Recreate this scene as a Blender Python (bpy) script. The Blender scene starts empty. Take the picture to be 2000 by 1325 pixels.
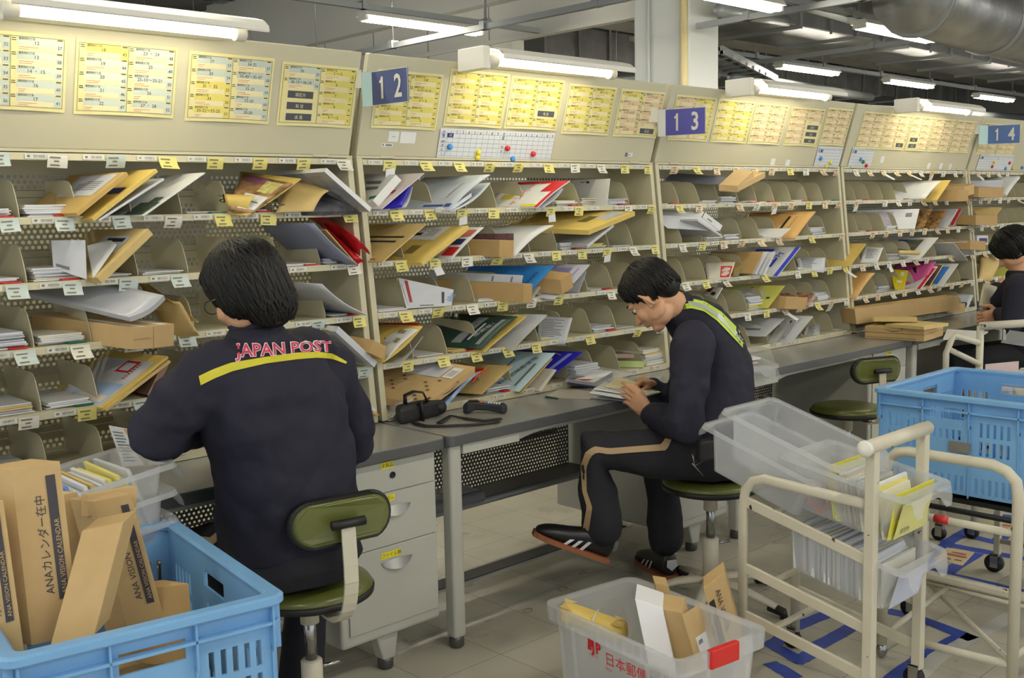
import bpy, math, random
from mathutils import Vector as V, Matrix as M, noise
from mathutils.bvhtree import BVHTree
random.seed(7)
SC = bpy.context.scene
COL = SC.collection
R_ = math.radians
# ---------------------------------------------------------------- camera, world, exposure
FPX = 2084.83
CAM = V((-2.197, -2.626, 1.472))
_pi, _ya, _ro = R_(-6.9227), R_(-43.5212), R_(-1.2662)
FW = V((math.sin(-_ya)*math.cos(_pi), math.cos(_ya)*math.cos(_pi), math.sin(_pi)))
_r = FW.cross(V((0, 0, 1))).normalized(); _u = _r.cross(FW)
RT = _r*math.cos(_ro)+_u*math.sin(_ro); UP = -_r*math.sin(_ro)+_u*math.cos(_ro)
cd = bpy.data.cameras.new('camera'); co = bpy.data.objects.new('camera', cd); COL.objects.link(co)
cd.sensor_width = 36; cd.lens = 36*FPX/2000; cd.clip_start = .05; cd.clip_end = 200
co.matrix_world = M(((RT.x, UP.x, -FW.x, CAM.x), (RT.y, UP.y, -FW.y, CAM.y), (RT.z, UP.z, -FW.z, CAM.z), (0, 0, 0, 1)))
SC.camera = co
SC.view_settings.view_transform = 'Standard'; SC.view_settings.look = 'None'
SC.view_settings.gamma = 1; SC.view_settings.use_curve_mapping = False
SC.view_settings.exposure = 0.75
wd = bpy.data.worlds.new('world'); SC.world = wd; wd.use_nodes = True
wd.node_tree.nodes['Background'].inputs[0].default_value = (.93, .97, 1.0, 1)
wd.node_tree.nodes['Background'].inputs[1].default_value = 0.6
SC.cycles.max_bounces = 8; SC.cycles.diffuse_bounces = 3; SC.cycles.glossy_bounces = 3
SC.cycles.transmission_bounces = 4; SC.cycles.transparent_max_bounces = 16
SC.cycles.sample_clamp_indirect = 4; SC.cycles.caustics_reflective = False; SC.cycles.caustics_refractive = False
try: SC.cycles.use_denoising = True
except Exception: pass

def area(name, loc, sx, sy, power, col=(1, .97, .88), rot=(0, 0, 0)):
    l = bpy.data.lights.new(name, 'AREA'); l.shape = 'RECTANGLE'; l.size = sx; l.size_y = sy
    l.energy = power; l.color = col
    o = bpy.data.objects.new(name, l); COL.objects.link(o); o.location = loc; o.rotation_euler = rot
    return o

# ---------------------------------------------------------------- pixel -> place (calibrated from the photo)
def ray(x, y): return FW+RT*((x-1000)/FPX)-UP*((y-662.5)/FPX)
def at(x, y, Y): d = ray(x, y); return CAM+d*((Y-CAM.y)/d.y)
def atz(x, y, z): d = ray(x, y); return CAM+d*((z-CAM.z)/d.z)
def atx(x, y, X): d = ray(x, y); return CAM+d*((X-CAM.x)/d.x)
def atd(x, y, d): return CAM+ray(x, y)*d

# ---------------------------------------------------------------- materials
def lin(c):
    f = lambda v: (v/255/12.92) if v/255 <= .04045 else ((v/255+.055)/1.055)**2.4
    return (f(c[0]), f(c[1]), f(c[2]), 1)
MATS = {}
def mat(name, c=(200, 200, 200), rough=.5, metal=0, alpha=1, var=0, vscale=8, bump=0, bscale=40, spec=.5, em=0, trans=0, wear=None, stretch=None, coat=0):
    if name in MATS: return MATS[name]
    m = bpy.data.materials.new(name); m.use_nodes = True; nt = m.node_tree; b = nt.nodes['Principled BSDF']
    L = nt.links.new
    col = lin(c); b.inputs['Base Color'].default_value = col; b.inputs['Roughness'].default_value = rough
    b.inputs['Metallic'].default_value = metal; b.inputs['Specular IOR Level'].default_value = spec
    b.inputs['Coat Weight'].default_value = coat
    tc = nt.nodes.new('ShaderNodeTexCoord'); src = tc.outputs['Object']
    if stretch:
        mp = nt.nodes.new('ShaderNodeMapping'); mp.inputs['Scale'].default_value = stretch; L(src, mp.inputs[0]); src = mp.outputs[0]
    if var:
        n = nt.nodes.new('ShaderNodeTexNoise'); n.inputs['Scale'].default_value = vscale; n.inputs['Detail'].default_value = 5
        L(src, n.inputs['Vector'])
        r = nt.nodes.new('ShaderNodeValToRGB'); r.color_ramp.elements[0].position = .3; r.color_ramp.elements[1].position = .7
        r.color_ramp.elements[0].color = tuple(v*(1-var) for v in col[:3])+(1,); r.color_ramp.elements[1].color = tuple(min(1, v*(1+var*.6)) for v in col[:3])+(1,)
        L(n.outputs[0], r.inputs[0]); L(r.outputs[0], b.inputs['Base Color'])
        out = r.outputs[0]
        if wear:
            n2 = nt.nodes.new('ShaderNodeTexNoise'); n2.inputs['Scale'].default_value = wear[1]; n2.inputs['Detail'].default_value = 8
            L(src, n2.inputs['Vector'])
            r2 = nt.nodes.new('ShaderNodeValToRGB'); r2.color_ramp.elements[0].position = wear[2]; r2.color_ramp.elements[1].position = wear[2]+.02
            L(n2.outputs[0], r2.inputs[0])
            mx = nt.nodes.new('ShaderNodeMix'); mx.data_type = 'RGBA'; L(r2.outputs[0], mx.inputs[0]); L(out, mx.inputs[6]); mx.inputs[7].default_value = lin(wear[0])
            L(mx.outputs[2], b.inputs['Base Color'])
    if bump:
        n = nt.nodes.new('ShaderNodeTexNoise'); n.inputs['Scale'].default_value = bscale; n.inputs['Detail'].default_value = 4; L(src, n.inputs['Vector'])
        bp = nt.nodes.new('ShaderNodeBump'); bp.inputs['Strength'].default_value = bump; bp.inputs['Distance'].default_value = .01
        L(n.outputs[0], bp.inputs['Height']); L(bp.outputs[0], b.inputs['Normal'])
    if em:
        b.inputs['Emission Color'].default_value = col; b.inputs['Emission Strength'].default_value = em
    if trans: # translucent plastic: part lets light straight through, part scatters
        t = nt.nodes.new('ShaderNodeBsdfTransparent'); tl = nt.nodes.new('ShaderNodeBsdfTranslucent'); tl.inputs[0].default_value = col
        m1 = nt.nodes.new('ShaderNodeMixShader'); m1.inputs[0].default_value = .35; L(b.outputs[0], m1.inputs[1]); L(tl.outputs[0], m1.inputs[2])
        m2 = nt.nodes.new('ShaderNodeMixShader'); m2.inputs[0].default_value = trans; L(m1.outputs[0], m2.inputs[1]); L(t.outputs[0], m2.inputs[2])
        L(m2.outputs[0], nt.nodes['Material Output'].inputs[0])
    MATS[name] = m; return m

CREAM = mat('cream_steel', (198, 192, 162), .45, var=.05, vscale=3)
CREAM2 = mat('header_steel', (198, 193, 166), .5, var=.03, vscale=2)
DESKG = mat('desk_steel', (186, 186, 176), .4, var=.06, vscale=4)
DESKT = mat('desk_top_grey', (150, 150, 146), .22, var=.05, vscale=3)
EDGE = mat('desk_edge', (84, 85, 86), .35)
DARK = mat('dark_void', (34, 34, 32), .7)
WHITE = mat('white_paper', (228, 230, 230), .6, var=.03, vscale=20)
WHITE2 = mat('white_paper_grey', (205, 208, 214), .5, var=.05, vscale=20)
WSTK = mat('letter_white', (222, 224, 228), .6)
KRAFT = mat('kraft_paper', (200, 168, 102), .6, var=.06, vscale=18, bump=.15, bscale=30)
KRAFTL = mat('kraft_light', (212, 186, 124), .6, var=.06, vscale=18, bump=.15, bscale=30)
KRAFTY = mat('kraft_yellow', (222, 194, 106), .6, var=.05, vscale=18, bump=.15, bscale=30)
CARD = mat('cardboard', (182, 150, 98), .7, var=.05, vscale=25)
CARD2 = mat('cardboard_light', (196, 166, 116), .7, var=.05, vscale=25)
BLUEP = mat('blue_plastic', (122, 174, 222), .38, var=.08, vscale=6, coat=.1)
CLEAR = mat('clear_plastic', (228, 231, 235), .25, trans=.60)
CLEAR2 = mat('clear_tray_plastic', (228, 231, 235), .3, trans=.70)
POLY = mat('polybag', (235, 238, 240), .12, trans=.6, bump=.8, bscale=22)
CARTM = mat('cart_paint', (206, 200, 180), .4, var=.05, vscale=10, wear=((46, 42, 38), 26, .69))
RED = mat('red_print', (206, 38, 48), .5)
REDP = mat('red_plastic', (192, 28, 42), .22, bump=.9, bscale=26)
BLUE = mat('blue_print', (40, 70, 190), .5)
NAVY = mat('navy_print', (44, 50, 110), .5)
GREEN = mat('green_print', (30, 110, 80), .5)
BLACK = mat('black_print', (32, 32, 34), .5)
GREY = mat('grey_print', (120, 122, 126), .5)
YEL = mat('yellow_print', (236, 214, 60), .5)
YELT = mat('tag_yellow', (226, 216, 128), .5)
BLUT = mat('tag_blue', (196, 208, 206), .5)
PNKT = mat('tag_pink', (226, 204, 172), .5)
MOSTW = mat('tag_white', (228, 226, 214), .45)
METAL = mat('chrome_metal', (170, 170, 170), .22, metal=1)
MBLACK = mat('black_rubber', (22, 22, 23), .5)
OLIVE = mat('olive_vinyl', (92, 98, 44), .33, var=.06, vscale=8, coat=.2)
SKIN = mat('skin', (214, 164, 128), .5, var=.05, vscale=14)
HAIR = mat('black_hair', (17, 16, 15), .5, var=.3, vscale=60, spec=.3)
NAVYJ = mat('navy_jacket', (38, 38, 52), .75, var=.08, vscale=10, bump=.25, bscale=14, spec=.25)
NAVYT = mat('charcoal_trousers', (42, 42, 48), .8, var=.08, vscale=10, bump=.25, bscale=12, spec=.2)
TAPEB = mat('blue_floor_tape', (52, 78, 176), .5, var=.25, vscale=9)
TAPEW = mat('white_floor_tape', (196, 196, 190), .5, var=.1, vscale=9)
LAMPW = mat('lamp_tube', (255, 246, 220), .5, em=12)
LAMPC = mat('ceiling_tube', (255, 248, 230), .5, em=44)
LAMPB = mat('lamp_body', (226, 224, 214), .35)
RAIL = mat('rail_steel', (150, 154, 156), .4, metal=.3)

# ---------------------------------------------------------------- geometry builder
class G:
    def __init__(s): s.v = []; s.f = []; s.m = []; s.mats = []; s.sm = []
    def mi(s, m):
        if m not in s.mats: s.mats.append(m)
        return s.mats.index(m)
    def add(s, vs, fs, m, smooth=False):
        b = len(s.v); s.v += [tuple(p) for p in vs]; k = s.mi(m)
        for f in fs: s.f.append(tuple(b+i for i in f)); s.m.append(k); s.sm.append(smooth)
        return s
    def para(s, o, a, b, c, m):  # parallelepiped from a corner and three edges
        o, a, b, c = V(o), V(a), V(b), V(c)
        if a.cross(b).dot(c) < 0: a, b = b, a
        vs = [o, o+a, o+a+b, o+b, o+c, o+a+c, o+a+b+c, o+b+c]
        return s.add(vs, [(3, 2, 1, 0), (4, 5, 6, 7), (0, 1, 5, 4), (1, 2, 6, 5), (2, 3, 7, 6), (3, 0, 4, 7)], m)
    def box(s, x0, x1, y0, y1, z0, z1, m): return s.para((x0, y0, z0), (x1-x0, 0, 0), (0, y1-y0, 0), (0, 0, z1-z0), m)
    def quad(s, a, b, c, d, m): return s.add([a, b, c, d], [(0, 1, 2, 3)], m)
    def prism(s, poly, off, m):  # polygon (list of points) extruded by off
        off = V(off); n = len(poly); p = [V(q) for q in poly]
        nn = V((0, 0, 0))
        for i in range(n): nn += p[i].cross(p[(i+1) % n])
        if nn.dot(off) > 0: p.reverse()
        vs = p+[q+off for q in p]
        fs = [tuple(range(n)), tuple(range(2*n-1, n-1, -1))]+[(i, i+n, (i+1) % n+n, (i+1) % n) for i in range(n)]
        return s.add(vs, fs, m)
    def tube(s, pts, r, m, n=10, caps=True, smooth=True, sq=None):
        pts = [V(p) for p in pts]; k = len(pts); rs = r if isinstance(r, (list, tuple)) else [r]*k
        d0 = (pts[1]-pts[0]).normalized(); ref = V((0, 0, 1)) if abs(d0.z) < .9 else V((1, 0, 0))
        a = d0.cross(ref).normalized(); vs = []; fs = []
        for i, p in enumerate(pts):
            d = ((pts[min(i+1, k-1)]-pts[max(i-1, 0)])).normalized()
            a = (a-d*a.dot(d)).normalized(); b = d.cross(a)
            ra, rb = rs[i] if isinstance(rs[i], (tuple, list)) else (rs[i], rs[i])
            for j in range(n):
                t = 2*math.pi*j/n
                if sq: # rounded square section
                    t += math.pi/n; c_, s_ = math.cos(t), math.sin(t); q = (abs(c_)**sq+abs(s_)**sq)**(-1/sq); vs.append(p+a*(c_*q*ra)+b*(s_*q*rb))
                else: vs.append(p+a*math.cos(t)*ra+b*math.sin(t)*rb)
        for i in range(k-1):
            for j in range(n):
                fs.append((i*n+j, i*n+(j+1) % n, (i+1)*n+(j+1) % n, (i+1)*n+j))
        if caps: fs += [tuple(range(n-1, -1, -1)), tuple((k-1)*n+j for j in range(n))]
        return s.add(vs, fs, m, smooth)
    def ell(s, c, rx, ry, rz, m, rot=None, n=16, k=10):
        c = V(c); vs = []; fs = []; rot = rot or M.Identity(3)
        for i in range(k+1):
            th = math.pi*i/k
            for j in range(n):
                ph = 2*math.pi*j/n; vs.append(c+rot@V((rx*math.sin(th)*math.cos(ph), ry*math.sin(th)*math.sin(ph), rz*math.cos(th))))
        for i in range(k):
            for j in range(n): fs.append((i*n+j, (i+1)*n+j, (i+1)*n+(j+1) % n, i*n+(j+1) % n))
        return s.add(vs, fs, m, True)
    def limb(s, pts, rs, m, n=18):  # closed rounded tapering limb; radii may be (side, depth) pairs
        P = [V(p) for p in pts]; R = [q if isinstance(q, (tuple, list)) else (q, q) for q in rs]
        d0 = (P[1]-P[0]).normalized(); d1 = (P[-1]-P[-2]).normalized(); pp = []; rr = []
        for t in (.98, .8, .5): pp.append(P[0]-d0*min(R[0])*t); q = math.sqrt(1-t*t); rr.append((R[0][0]*q, R[0][1]*q))
        pp += P; rr += R
        for t in (.5, .8, .98): pp.append(P[-1]+d1*min(R[-1])*t); q = math.sqrt(1-t*t); rr.append((R[-1][0]*q, R[-1][1]*q))
        return s.tube(pp, rr, m, n)
    def lathe(s, prof, m, mtx=None, n=24):
        mtx = mtx or M.Identity(4); vs = []; fs = []; k = len(prof)
        for (r, z) in prof:
            for j in range(n): t = 2*math.pi*j/n; vs.append(mtx@V((r*math.cos(t), r*math.sin(t), z)))
        for i in range(k-1):
            for j in range(n): fs.append((i*n+j, i*n+(j+1) % n, (i+1)*n+(j+1) % n, (i+1)*n+j))
        fs += [tuple(range(n-1, -1, -1)), tuple((k-1)*n+j for j in range(n))]
        return s.add(vs, fs, m, True)
    def wall(s, o, eu, ev, w, h, t, holes, m):  # slab w x h with rectangular through holes, thickness vector t
        o, eu, ev, t = V(o), V(eu), V(ev), V(t)
        us = sorted({0, w}|{q for H in holes for q in (H[0], H[2]) if 0 < q < w}); vv = sorted({0, h}|{q for H in holes for q in (H[1], H[3]) if 0 < q < h})
        def solid(i, j):
            if i < 0 or j < 0 or i >= len(us)-1 or j >= len(vv)-1: return False
            a, b = (us[i]+us[i+1])/2, (vv[j]+vv[j+1])/2
            return not any(H[0] < a < H[2] and H[1] < b < H[3] for H in holes)
        P = lambda a, b, k: o+eu*a+ev*b+t*k
        for i in range(len(us)-1):
            for j in range(len(vv)-1):
                if not solid(i, j): continue
                a, b, c, d = us[i], us[i+1], vv[j], vv[j+1]
                s.quad(P(a, c, 0), P(b, c, 0), P(b, d, 0), P(a, d, 0), m); s.quad(P(a, d, 1), P(b, d, 1), P(b, c, 1), P(a, c, 1), m)
                if not solid(i-1, j): s.quad(P(a, c, 0), P(a, d, 0), P(a, d, 1), P(a, c, 1), m)
                if not solid(i+1, j): s.quad(P(b, c, 0), P(b, c, 1), P(b, d, 1), P(b, d, 0), m)
                if not solid(i, j-1): s.quad(P(a, c, 0), P(a, c, 1), P(b, c, 1), P(b, c, 0), m)
                if not solid(i, j+1): s.quad(P(a, d, 0), P(b, d, 0), P(b, d, 1), P(a, d, 1), m)
        return s
    def text(s, body, fn, size, m, u=0, v=0, align='C', sx=1, off=0, grow=0):  # fn maps flat (a, b) metres to a place
        vs, fs, w = glyphs(body, grow)
        x0 = {'C': -w/2, 'L': 0, 'R': -w}[align]
        return s.add([fn(u+(x+x0)*size*sx, v+y*size) for x, y in vs], fs, m)
    def xf(s, mtx):
        s.v = [tuple(mtx@V(p)) for p in s.v]; return s
    def objs(s, name, parent=None, **k):  # one object per loose piece
        up = list(range(len(s.v)))
        def fd(a):
            while up[a] != a: up[a] = up[up[a]]; a = up[a]
            return a
        for f in s.f:
            r = fd(f[0])
            for q in f[1:]: up[fd(q)] = r
        gr = {}
        for i, f in enumerate(s.f): gr.setdefault(fd(f[0]), []).append(i)
        for idx in gr.values():
            g = G(); g.mats = s.mats; mp = {}
            for i in idx:
                for q in s.f[i]:
                    if q not in mp: mp[q] = len(g.v); g.v.append(s.v[q])
                g.f.append(tuple(mp[q] for q in s.f[i])); g.m.append(s.m[i]); g.sm.append(s.sm[i])
            g.obj(name, parent, **k)
    def obj(s, name, parent=None, bevel=0, smooth=None, label=None, seg=2):
        me = bpy.data.meshes.new(name); me.from_pydata(s.v, [], s.f)
        for m in s.mats: me.materials.append(m)
        me.polygons.foreach_set('material_index', s.m)
        me.polygons.foreach_set('use_smooth', [bool(x) if smooth is None else smooth for x in s.sm])
        me.update(); o = bpy.data.objects.new(name, me); COL.objects.link(o)
        if bevel:
            b = o.modifiers.new('bevel', 'BEVEL'); b.width = bevel; b.segments = seg; b.limit_method = 'ANGLE'; b.angle_limit = R_(50)
        if parent: par(o, parent)
        if label: o['label'] = label
        return o
_GL = {}
def glyphs(body, grow=0):
    k = (body, grow)
    if k not in _GL:
        cu = bpy.data.curves.new('glyph', 'FONT'); cu.body = body; cu.resolution_u = 2; cu.offset = grow
        o = bpy.data.objects.new('glyph', cu); COL.objects.link(o)
        bpy.context.view_layer.update()
        me = bpy.data.meshes.new_from_object(o.evaluated_get(bpy.context.evaluated_depsgraph_get()))
        vs = [(p.co.x, p.co.y) for p in me.vertices]; fs = [tuple(f.vertices) for f in me.polygons]
        w = max([p[0] for p in vs], default=0)
        bpy.data.objects.remove(o); bpy.data.curves.remove(cu); bpy.data.meshes.remove(me)
        _GL[k] = (vs, fs, w)
    return _GL[k]

def par(o, p):
    o.parent = p; o.matrix_parent_inverse = wmat(p).inverted()
def wmat(o):
    m = M.Translation(o.location)@o.rotation_euler.to_matrix().to_4x4()
    return wmat(o.parent)@o.matrix_parent_inverse@m if o.parent else m
def tag(o, label, cat, group=None, kind=None):
    o['label'] = label; o['category'] = cat
    if group: o['group'] = group
    if kind: o['kind'] = kind
    return o
def thing(name, label, cat, loc=(0, 0, 0), group=None):
    o = bpy.data.objects.new(name, None); COL.objects.link(o); o.location = loc; o.empty_display_size = .05
    return tag(o, label, cat, group)
def struct(o): o['kind'] = 'structure'; return o
def dup(root, d, label=None):
    r = root.copy(); COL.objects.link(r); r.location = root.location+V(d)
    if label: r['label'] = label
    for ch in list(root.children):
        c = ch.copy(); COL.objects.link(c); c.parent = r; c.matrix_parent_inverse = ch.matrix_parent_inverse
        for g in ch.children: e = g.copy(); COL.objects.link(e); e.parent = c; e.matrix_parent_inverse = g.matrix_parent_inverse
    return r
def bake(o):
    dg = bpy.context.evaluated_depsgraph_get(); me = bpy.data.meshes.new_from_object(o.evaluated_get(dg))
    o.modifiers.clear(); o.data = me; return o
def bvh_of(o): return BVHTree.FromPolygons([o.matrix_world@v.co for v in o.data.vertices], [p.vertices for p in o.data.polygons])
# ---------------------------------------------------------------- room shell
CZ = 4.1
def floor_mat():
    m = bpy.data.materials.new('floor_tiles'); m.use_nodes = True; nt = m.node_tree; b = nt.nodes['Principled BSDF']; L = nt.links.new
    tc = nt.nodes.new('ShaderNodeTexCoord'); mp = nt.nodes.new('ShaderNodeMapping'); mp.inputs['Location'].default_value = (-.105, .114, 0); L(tc.outputs['Object'], mp.inputs[0])
    br = nt.nodes.new('ShaderNodeTexBrick'); br.offset = 0; br.inputs['Scale'].default_value = 1; br.inputs['Brick Width'].default_value = .302; br.inputs['Row Height'].default_value = .302
    br.inputs['Mortar Size'].default_value = .0012; br.inputs['Color1'].default_value = lin((200, 196, 180)); br.inputs['Color2'].default_value = lin((193, 189, 173)); br.inputs['Mortar'].default_value = lin((104, 102, 96))
    L(mp.outputs[0], br.inputs[0])
    n = nt.nodes.new('ShaderNodeTexNoise'); n.inputs['Scale'].default_value = 2.6; n.inputs['Detail'].default_value = 8; L(tc.outputs['Object'], n.inputs['Vector'])
    r = nt.nodes.new('ShaderNodeValToRGB'); r.color_ramp.elements[0].position = .3; r.color_ramp.elements[0].color = (.62, .62, .62, 1); r.color_ramp.elements[1].position = .62; r.color_ramp.elements[1].color = (1, 1, 1, 1); L(n.outputs[0], r.inputs[0])
    mx = nt.nodes.new('ShaderNodeMix'); mx.data_type = 'RGBA'; mx.blend_type = 'MULTIPLY'; mx.inputs[0].default_value = .55; L(br.outputs[0], mx.inputs[6]); L(r.outputs[0], mx.inputs[7])
    L(mx.outputs[2], b.inputs['Base Color']); b.inputs['Roughness'].default_value = .24
    rr = nt.nodes.new('ShaderNodeMapRange'); rr.inputs[3].default_value = .18; rr.inputs[4].default_value = .42; L(n.outputs[0], rr.inputs[0]); L(rr.outputs[0], b.inputs['Roughness'])
    return m
FLOORM = floor_mat()
struct(G().box(-7, 22, -7, 16, -.1, 0, FLOORM).obj('floor'))
CEILM = mat('ceiling_dark', (138, 138, 134), .9, var=.35, vscale=1.2)
struct(G().box(-7, 22, -7, 16, CZ, CZ+.1, CEILM).obj('ceiling'))
WALLM = mat('wall_paint', (226, 225, 216), .8, var=.05, vscale=.6)
GWALL = mat('grey_wall', (150, 150, 146), .8, var=.1, vscale=.7)
# back wall and far wall
struct(G().box(-7, 5.6, 10.4, 10.6, 0, CZ, GWALL).obj('wall_back'))
struct(G().box(21.8, 22, -7, 16, 0, CZ, GWALL).obj('wall_right'))
struct(G().box(5.6, 22, 15.8, 16, 0, CZ, GWALL).obj('wall_far'))
# pale partition running away beside the column, with joints, and an opening next to it
XW = 4.75
g = G(); g.box(XW, XW+.15, 2.9, 10.4, 3.02, CZ, WALLM); g.box(XW, XW+.15, 4.6, 10.4, 0, 3.02, WALLM)
struct(g.obj('wall_left'))
g = G()
for i in range(8): g.box(XW-.004, XW, 4.9+i*.9, 4.912+i*.9, 0, CZ, GWALL)
g.box(XW-.03, XW, 2.9, 10.4, 3.0, 3.04, WALLM)
struct(g.obj('trim_1'))
COLM = mat('column_paint', (206, 210, 208), .7, var=.04, vscale=1)
cx0, cy0 = 4.62, 2.51
g = G(); g.box(cx0, cx0+.40, cy0, cy0+.545, 0, CZ, COLM)
struct(g.obj('column', bevel=.02))
g = G(); g.tube([(cx0-.015, cy0+.38, 0), (cx0-.015, cy0+.38, CZ)], .012, COLM, 8); g.tube([(cx0-.03, cy0+.02, 0), (cx0-.03, cy0+.02, CZ)], .03, mat('old_pipe_paint', (214, 200, 150), .6), 10)
struct(g.obj('trim_2'))
# ceiling beams
BEAM = mat('beam_concrete', (130, 128, 122), .9, var=.2, vscale=2)
g = G()
for x in (1.5, 9.5, 14.5): g.box(x, x+.5, -6, 15, 3.7, CZ, BEAM)
g.box(cx0, cx0+.75, -6, 10, 3.35, CZ, WALLM)
g.box(5.4, 21, 5.2, 5.7, 3.5, CZ, BEAM)
struct(g.obj('beam'))
# ducts
DUCT = mat('duct_foil', (150, 150, 148), .35, metal=.55, var=.2, vscale=5, bump=.6, bscale=9)
DUCTS = []
def duct(label, x0, x1, y0, y1, z0, z1):
    DUCTS.append((x0, x1, y0, y1, z0)); t = thing('air_duct', label, 'duct', (x0, y0, z0))
    G().box(x0, x1, y0, y1, z0, z1, DUCT).obj('duct_body', t, bevel=.01)
    g = G(); n = max(2, int((x1-x0)/1.1))
    for i in range(n+1):
        x = x0+(x1-x0)*i/n; g.box(x-.02, x+.02, y0-.03, y1+.03, z0-.03, z1+.03, RAIL)
    g.objs('flange', t)
    g = G()
    for i in range(n): g.box(x0+(i+.5)*(x1-x0)/n-.01, x0+(i+.5)*(x1-x0)/n+.01, y0-.04, y0-.02, z0-.03, CZ, RAIL)
    g.objs('hanger', t)
duct('long square foil-wrapped duct nearest the pale column', 6.2, 14, 3.2, 4.1, 3.2, 3.7)
duct('wide low foil duct running behind the round duct', 8.0, 18, 1.4, 2.4, 3.3, 3.75)
duct('dark flat duct farthest back under the ceiling', 7.2, 19, 6.6, 7.4, 3.3, 3.7)
t = thing('round_duct', 'large round foil-covered duct at the top right', 'duct', (6.6, .5, 3.6))
p0, p1 = atd(1772, -12, 7.4), atd(2060, 75, 9.2)
G().tube([p0+V((0, 0, .02)), p0.lerp(p1, .3), p0.lerp(p1, .7), p1], .27, DUCT, 20).obj('duct_body', t)
g = G()
for q in (.05, .5, .95):
    c = p0.lerp(p1, q); d = (p1-p0).normalized(); g.tube([c-d*.02, c+d*.02], .285, RAIL, 20)
g.objs('flange', t)
# cable tray beside the column
t = thing('cable_tray', 'ladder-like cable tray hanging right of the pale column', 'cable tray', (6, 3, 3))
g = G(); a, b = atd(1412, 105, 9.2), atd(1520, 160, 12.0); s = V((0, .35, 0))
for o in (V(), s): g.para(a+o, b-a, (0, .03, 0), (0, 0, .07), RAIL)
for i in range(9): g.para(a.lerp(b, i/8.5), s, (.03, 0, 0), (0, 0, .03), RAIL)
g.obj('ladder', t); G().tube([a+V((0, .1, .05)), b+V((0, .1, .05))], .04, DARK, 8).obj('cable', t)
# conduit pipes
for i, (pa, pb, r, lb) in enumerate([((1405, 20, 8), (1560, 45, 11), .05, 'thin grey pipe sloping beside the top of the column'), ((1430, 150, 11), (1700, 190, 15), .06, 'grey pipe running level behind the header lamp of cabinet 13'),
        ((1560, 5, 8), (1730, 55, 10.5), .05, 'pale pipe between the crossing rails'), ((1700, 215, 14), (2010, 232, 17), .07, 'lowest thin pipe far back on the right')]):
    g = G(); g.tube([atd(*pa), atd(*pb)], r, RAIL, 10); tag(g.obj('pipe'), lb, 'pipe')
# suspended lighting rails (channel + hangers)
def rail(lb, a, b, n=5):
    a, b = V(a), V(b); t = thing('lighting_rail', lb, 'rail', a); d = (b-a).normalized(); s = d.cross(V((0, 0, 1)))*.022
    g = G(); g.para(a-s, b-a, s*2, (0, 0, .042), RAIL); g.obj('channel', t)
    g = G()
    for i in range(n):
        p = a.lerp(b, (i+.5)/n); zt = min([CZ]+[q[4]-.03 for q in DUCTS if q[0]-.05 < p.x < q[1]+.05 and q[2]-.05 < p.y < q[3]+.05]); g.tube([p+V((0, 0, .04)), V((p.x, p.y, zt))], .005, RAIL, 6)
        g.para(p-s*1.6-d*.025, d*.05, s*3.2, (0, 0, .06), RAIL)
    g.objs('hanger', t)
rail('steel rail going away to the left above the header of cabinet 12', (3.30, .6, 2.80), (3.30, 9.5, 2.80), 8)
rail('steel rail across the top over the column', (4.585, -1.2, 2.80), (4.585, 2.4, 2.80), 4)
rail('steel rail carrying the nearer row of ceiling lamps', (3.4, 1.53, 2.845), (13.5, 1.53, 2.845), 8)
rail('steel rail carrying the back row of ceiling lamps', (-.4, 4.1, 2.99), (4.6, 4.1, 2.99), 4)
rail('far steel rail carrying lamps beyond the column', (5.6, 3.9, 2.99), (15, 3.9, 2.99), 7)
rail('steel rail going away right of the round duct', (7.4, -1.5, 2.9), (7.4, 8, 2.9), 6)
# ceiling speaker grille
t = thing('ceiling_speaker', 'round dark grille in the ceiling above cabinet 11', 'speaker', atz(435, 2, CZ-.02))
p = atz(435, -6, CZ-.01)
G().lathe([(.0, -.02), (.30, -.02), (.33, 0), (.33, .01)], mat('grille_dark', (60, 62, 60), .6), M.Translation(p)).obj('grille', t)
g = G()
for r in (.08, .14, .2, .26): g.tube([p+V((r*math.cos(q/12*math.pi), r*math.sin(q/12*math.pi), -.028)) for q in range(25)], .006, RAIL, 6)
g.objs('ring', t)

# ---------------------------------------------------------------- ceiling lamps
def ceil_lamp(x, y, z, lb, L=1.22, pw=28):
    t = thing('ceiling_lamp', lb, 'lamp', (x, y, z), 'fluorescent lamps hanging under the ceiling')
    g = G(); prof = [(-.075, .012), (-.05, .05), (.05, .05), (.075, .012)]
    g.prism([V((x, y+a, z+b)) for a, b in prof], (L, 0, 0), LAMPB); g.obj('housing', t, bevel=.004)
    g = G()
    for yy in (-.034, .034): g.tube([(x+.03, y+yy, z-.008), (x+L-.03, y+yy, z-.008)], .016, LAMPC, 10)
    g.objs('tube', t)
    g = G(); g.box(x+.005, x+.03, y-.05, y+.05, z-.02, z+.014, LAMPB); g.box(x+L-.03, x+L-.005, y-.05, y+.05, z-.02, z+.014, LAMPB); g.objs('socket', t)
for (x, y, z, lb) in [(2.74, 4.15, 2.94, 'ceiling lamp above the gap between cabinets 11 and 12'), (3.10, 1.53, 2.79, 'ceiling lamp at the top edge over the column'),
        (5.42, 1.53, 2.79, 'ceiling lamp below the square duct, upper right of cabinet 13'), (8.0, 3.87, 2.94, 'ceiling lamp just above the header lamp of cabinet 13'),
        (10.4, 3.87, 2.94, 'ceiling lamp above the header lamp of the fourth cabinet'), (9.6, 1.62, 2.60, 'rightmost ceiling lamp, cut by the frame edge'), (6.4, 6.6, 3.0, 'lamp glimpsed through the opening left of the column')]:
    ceil_lamp(x, y, z, lb)
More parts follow.
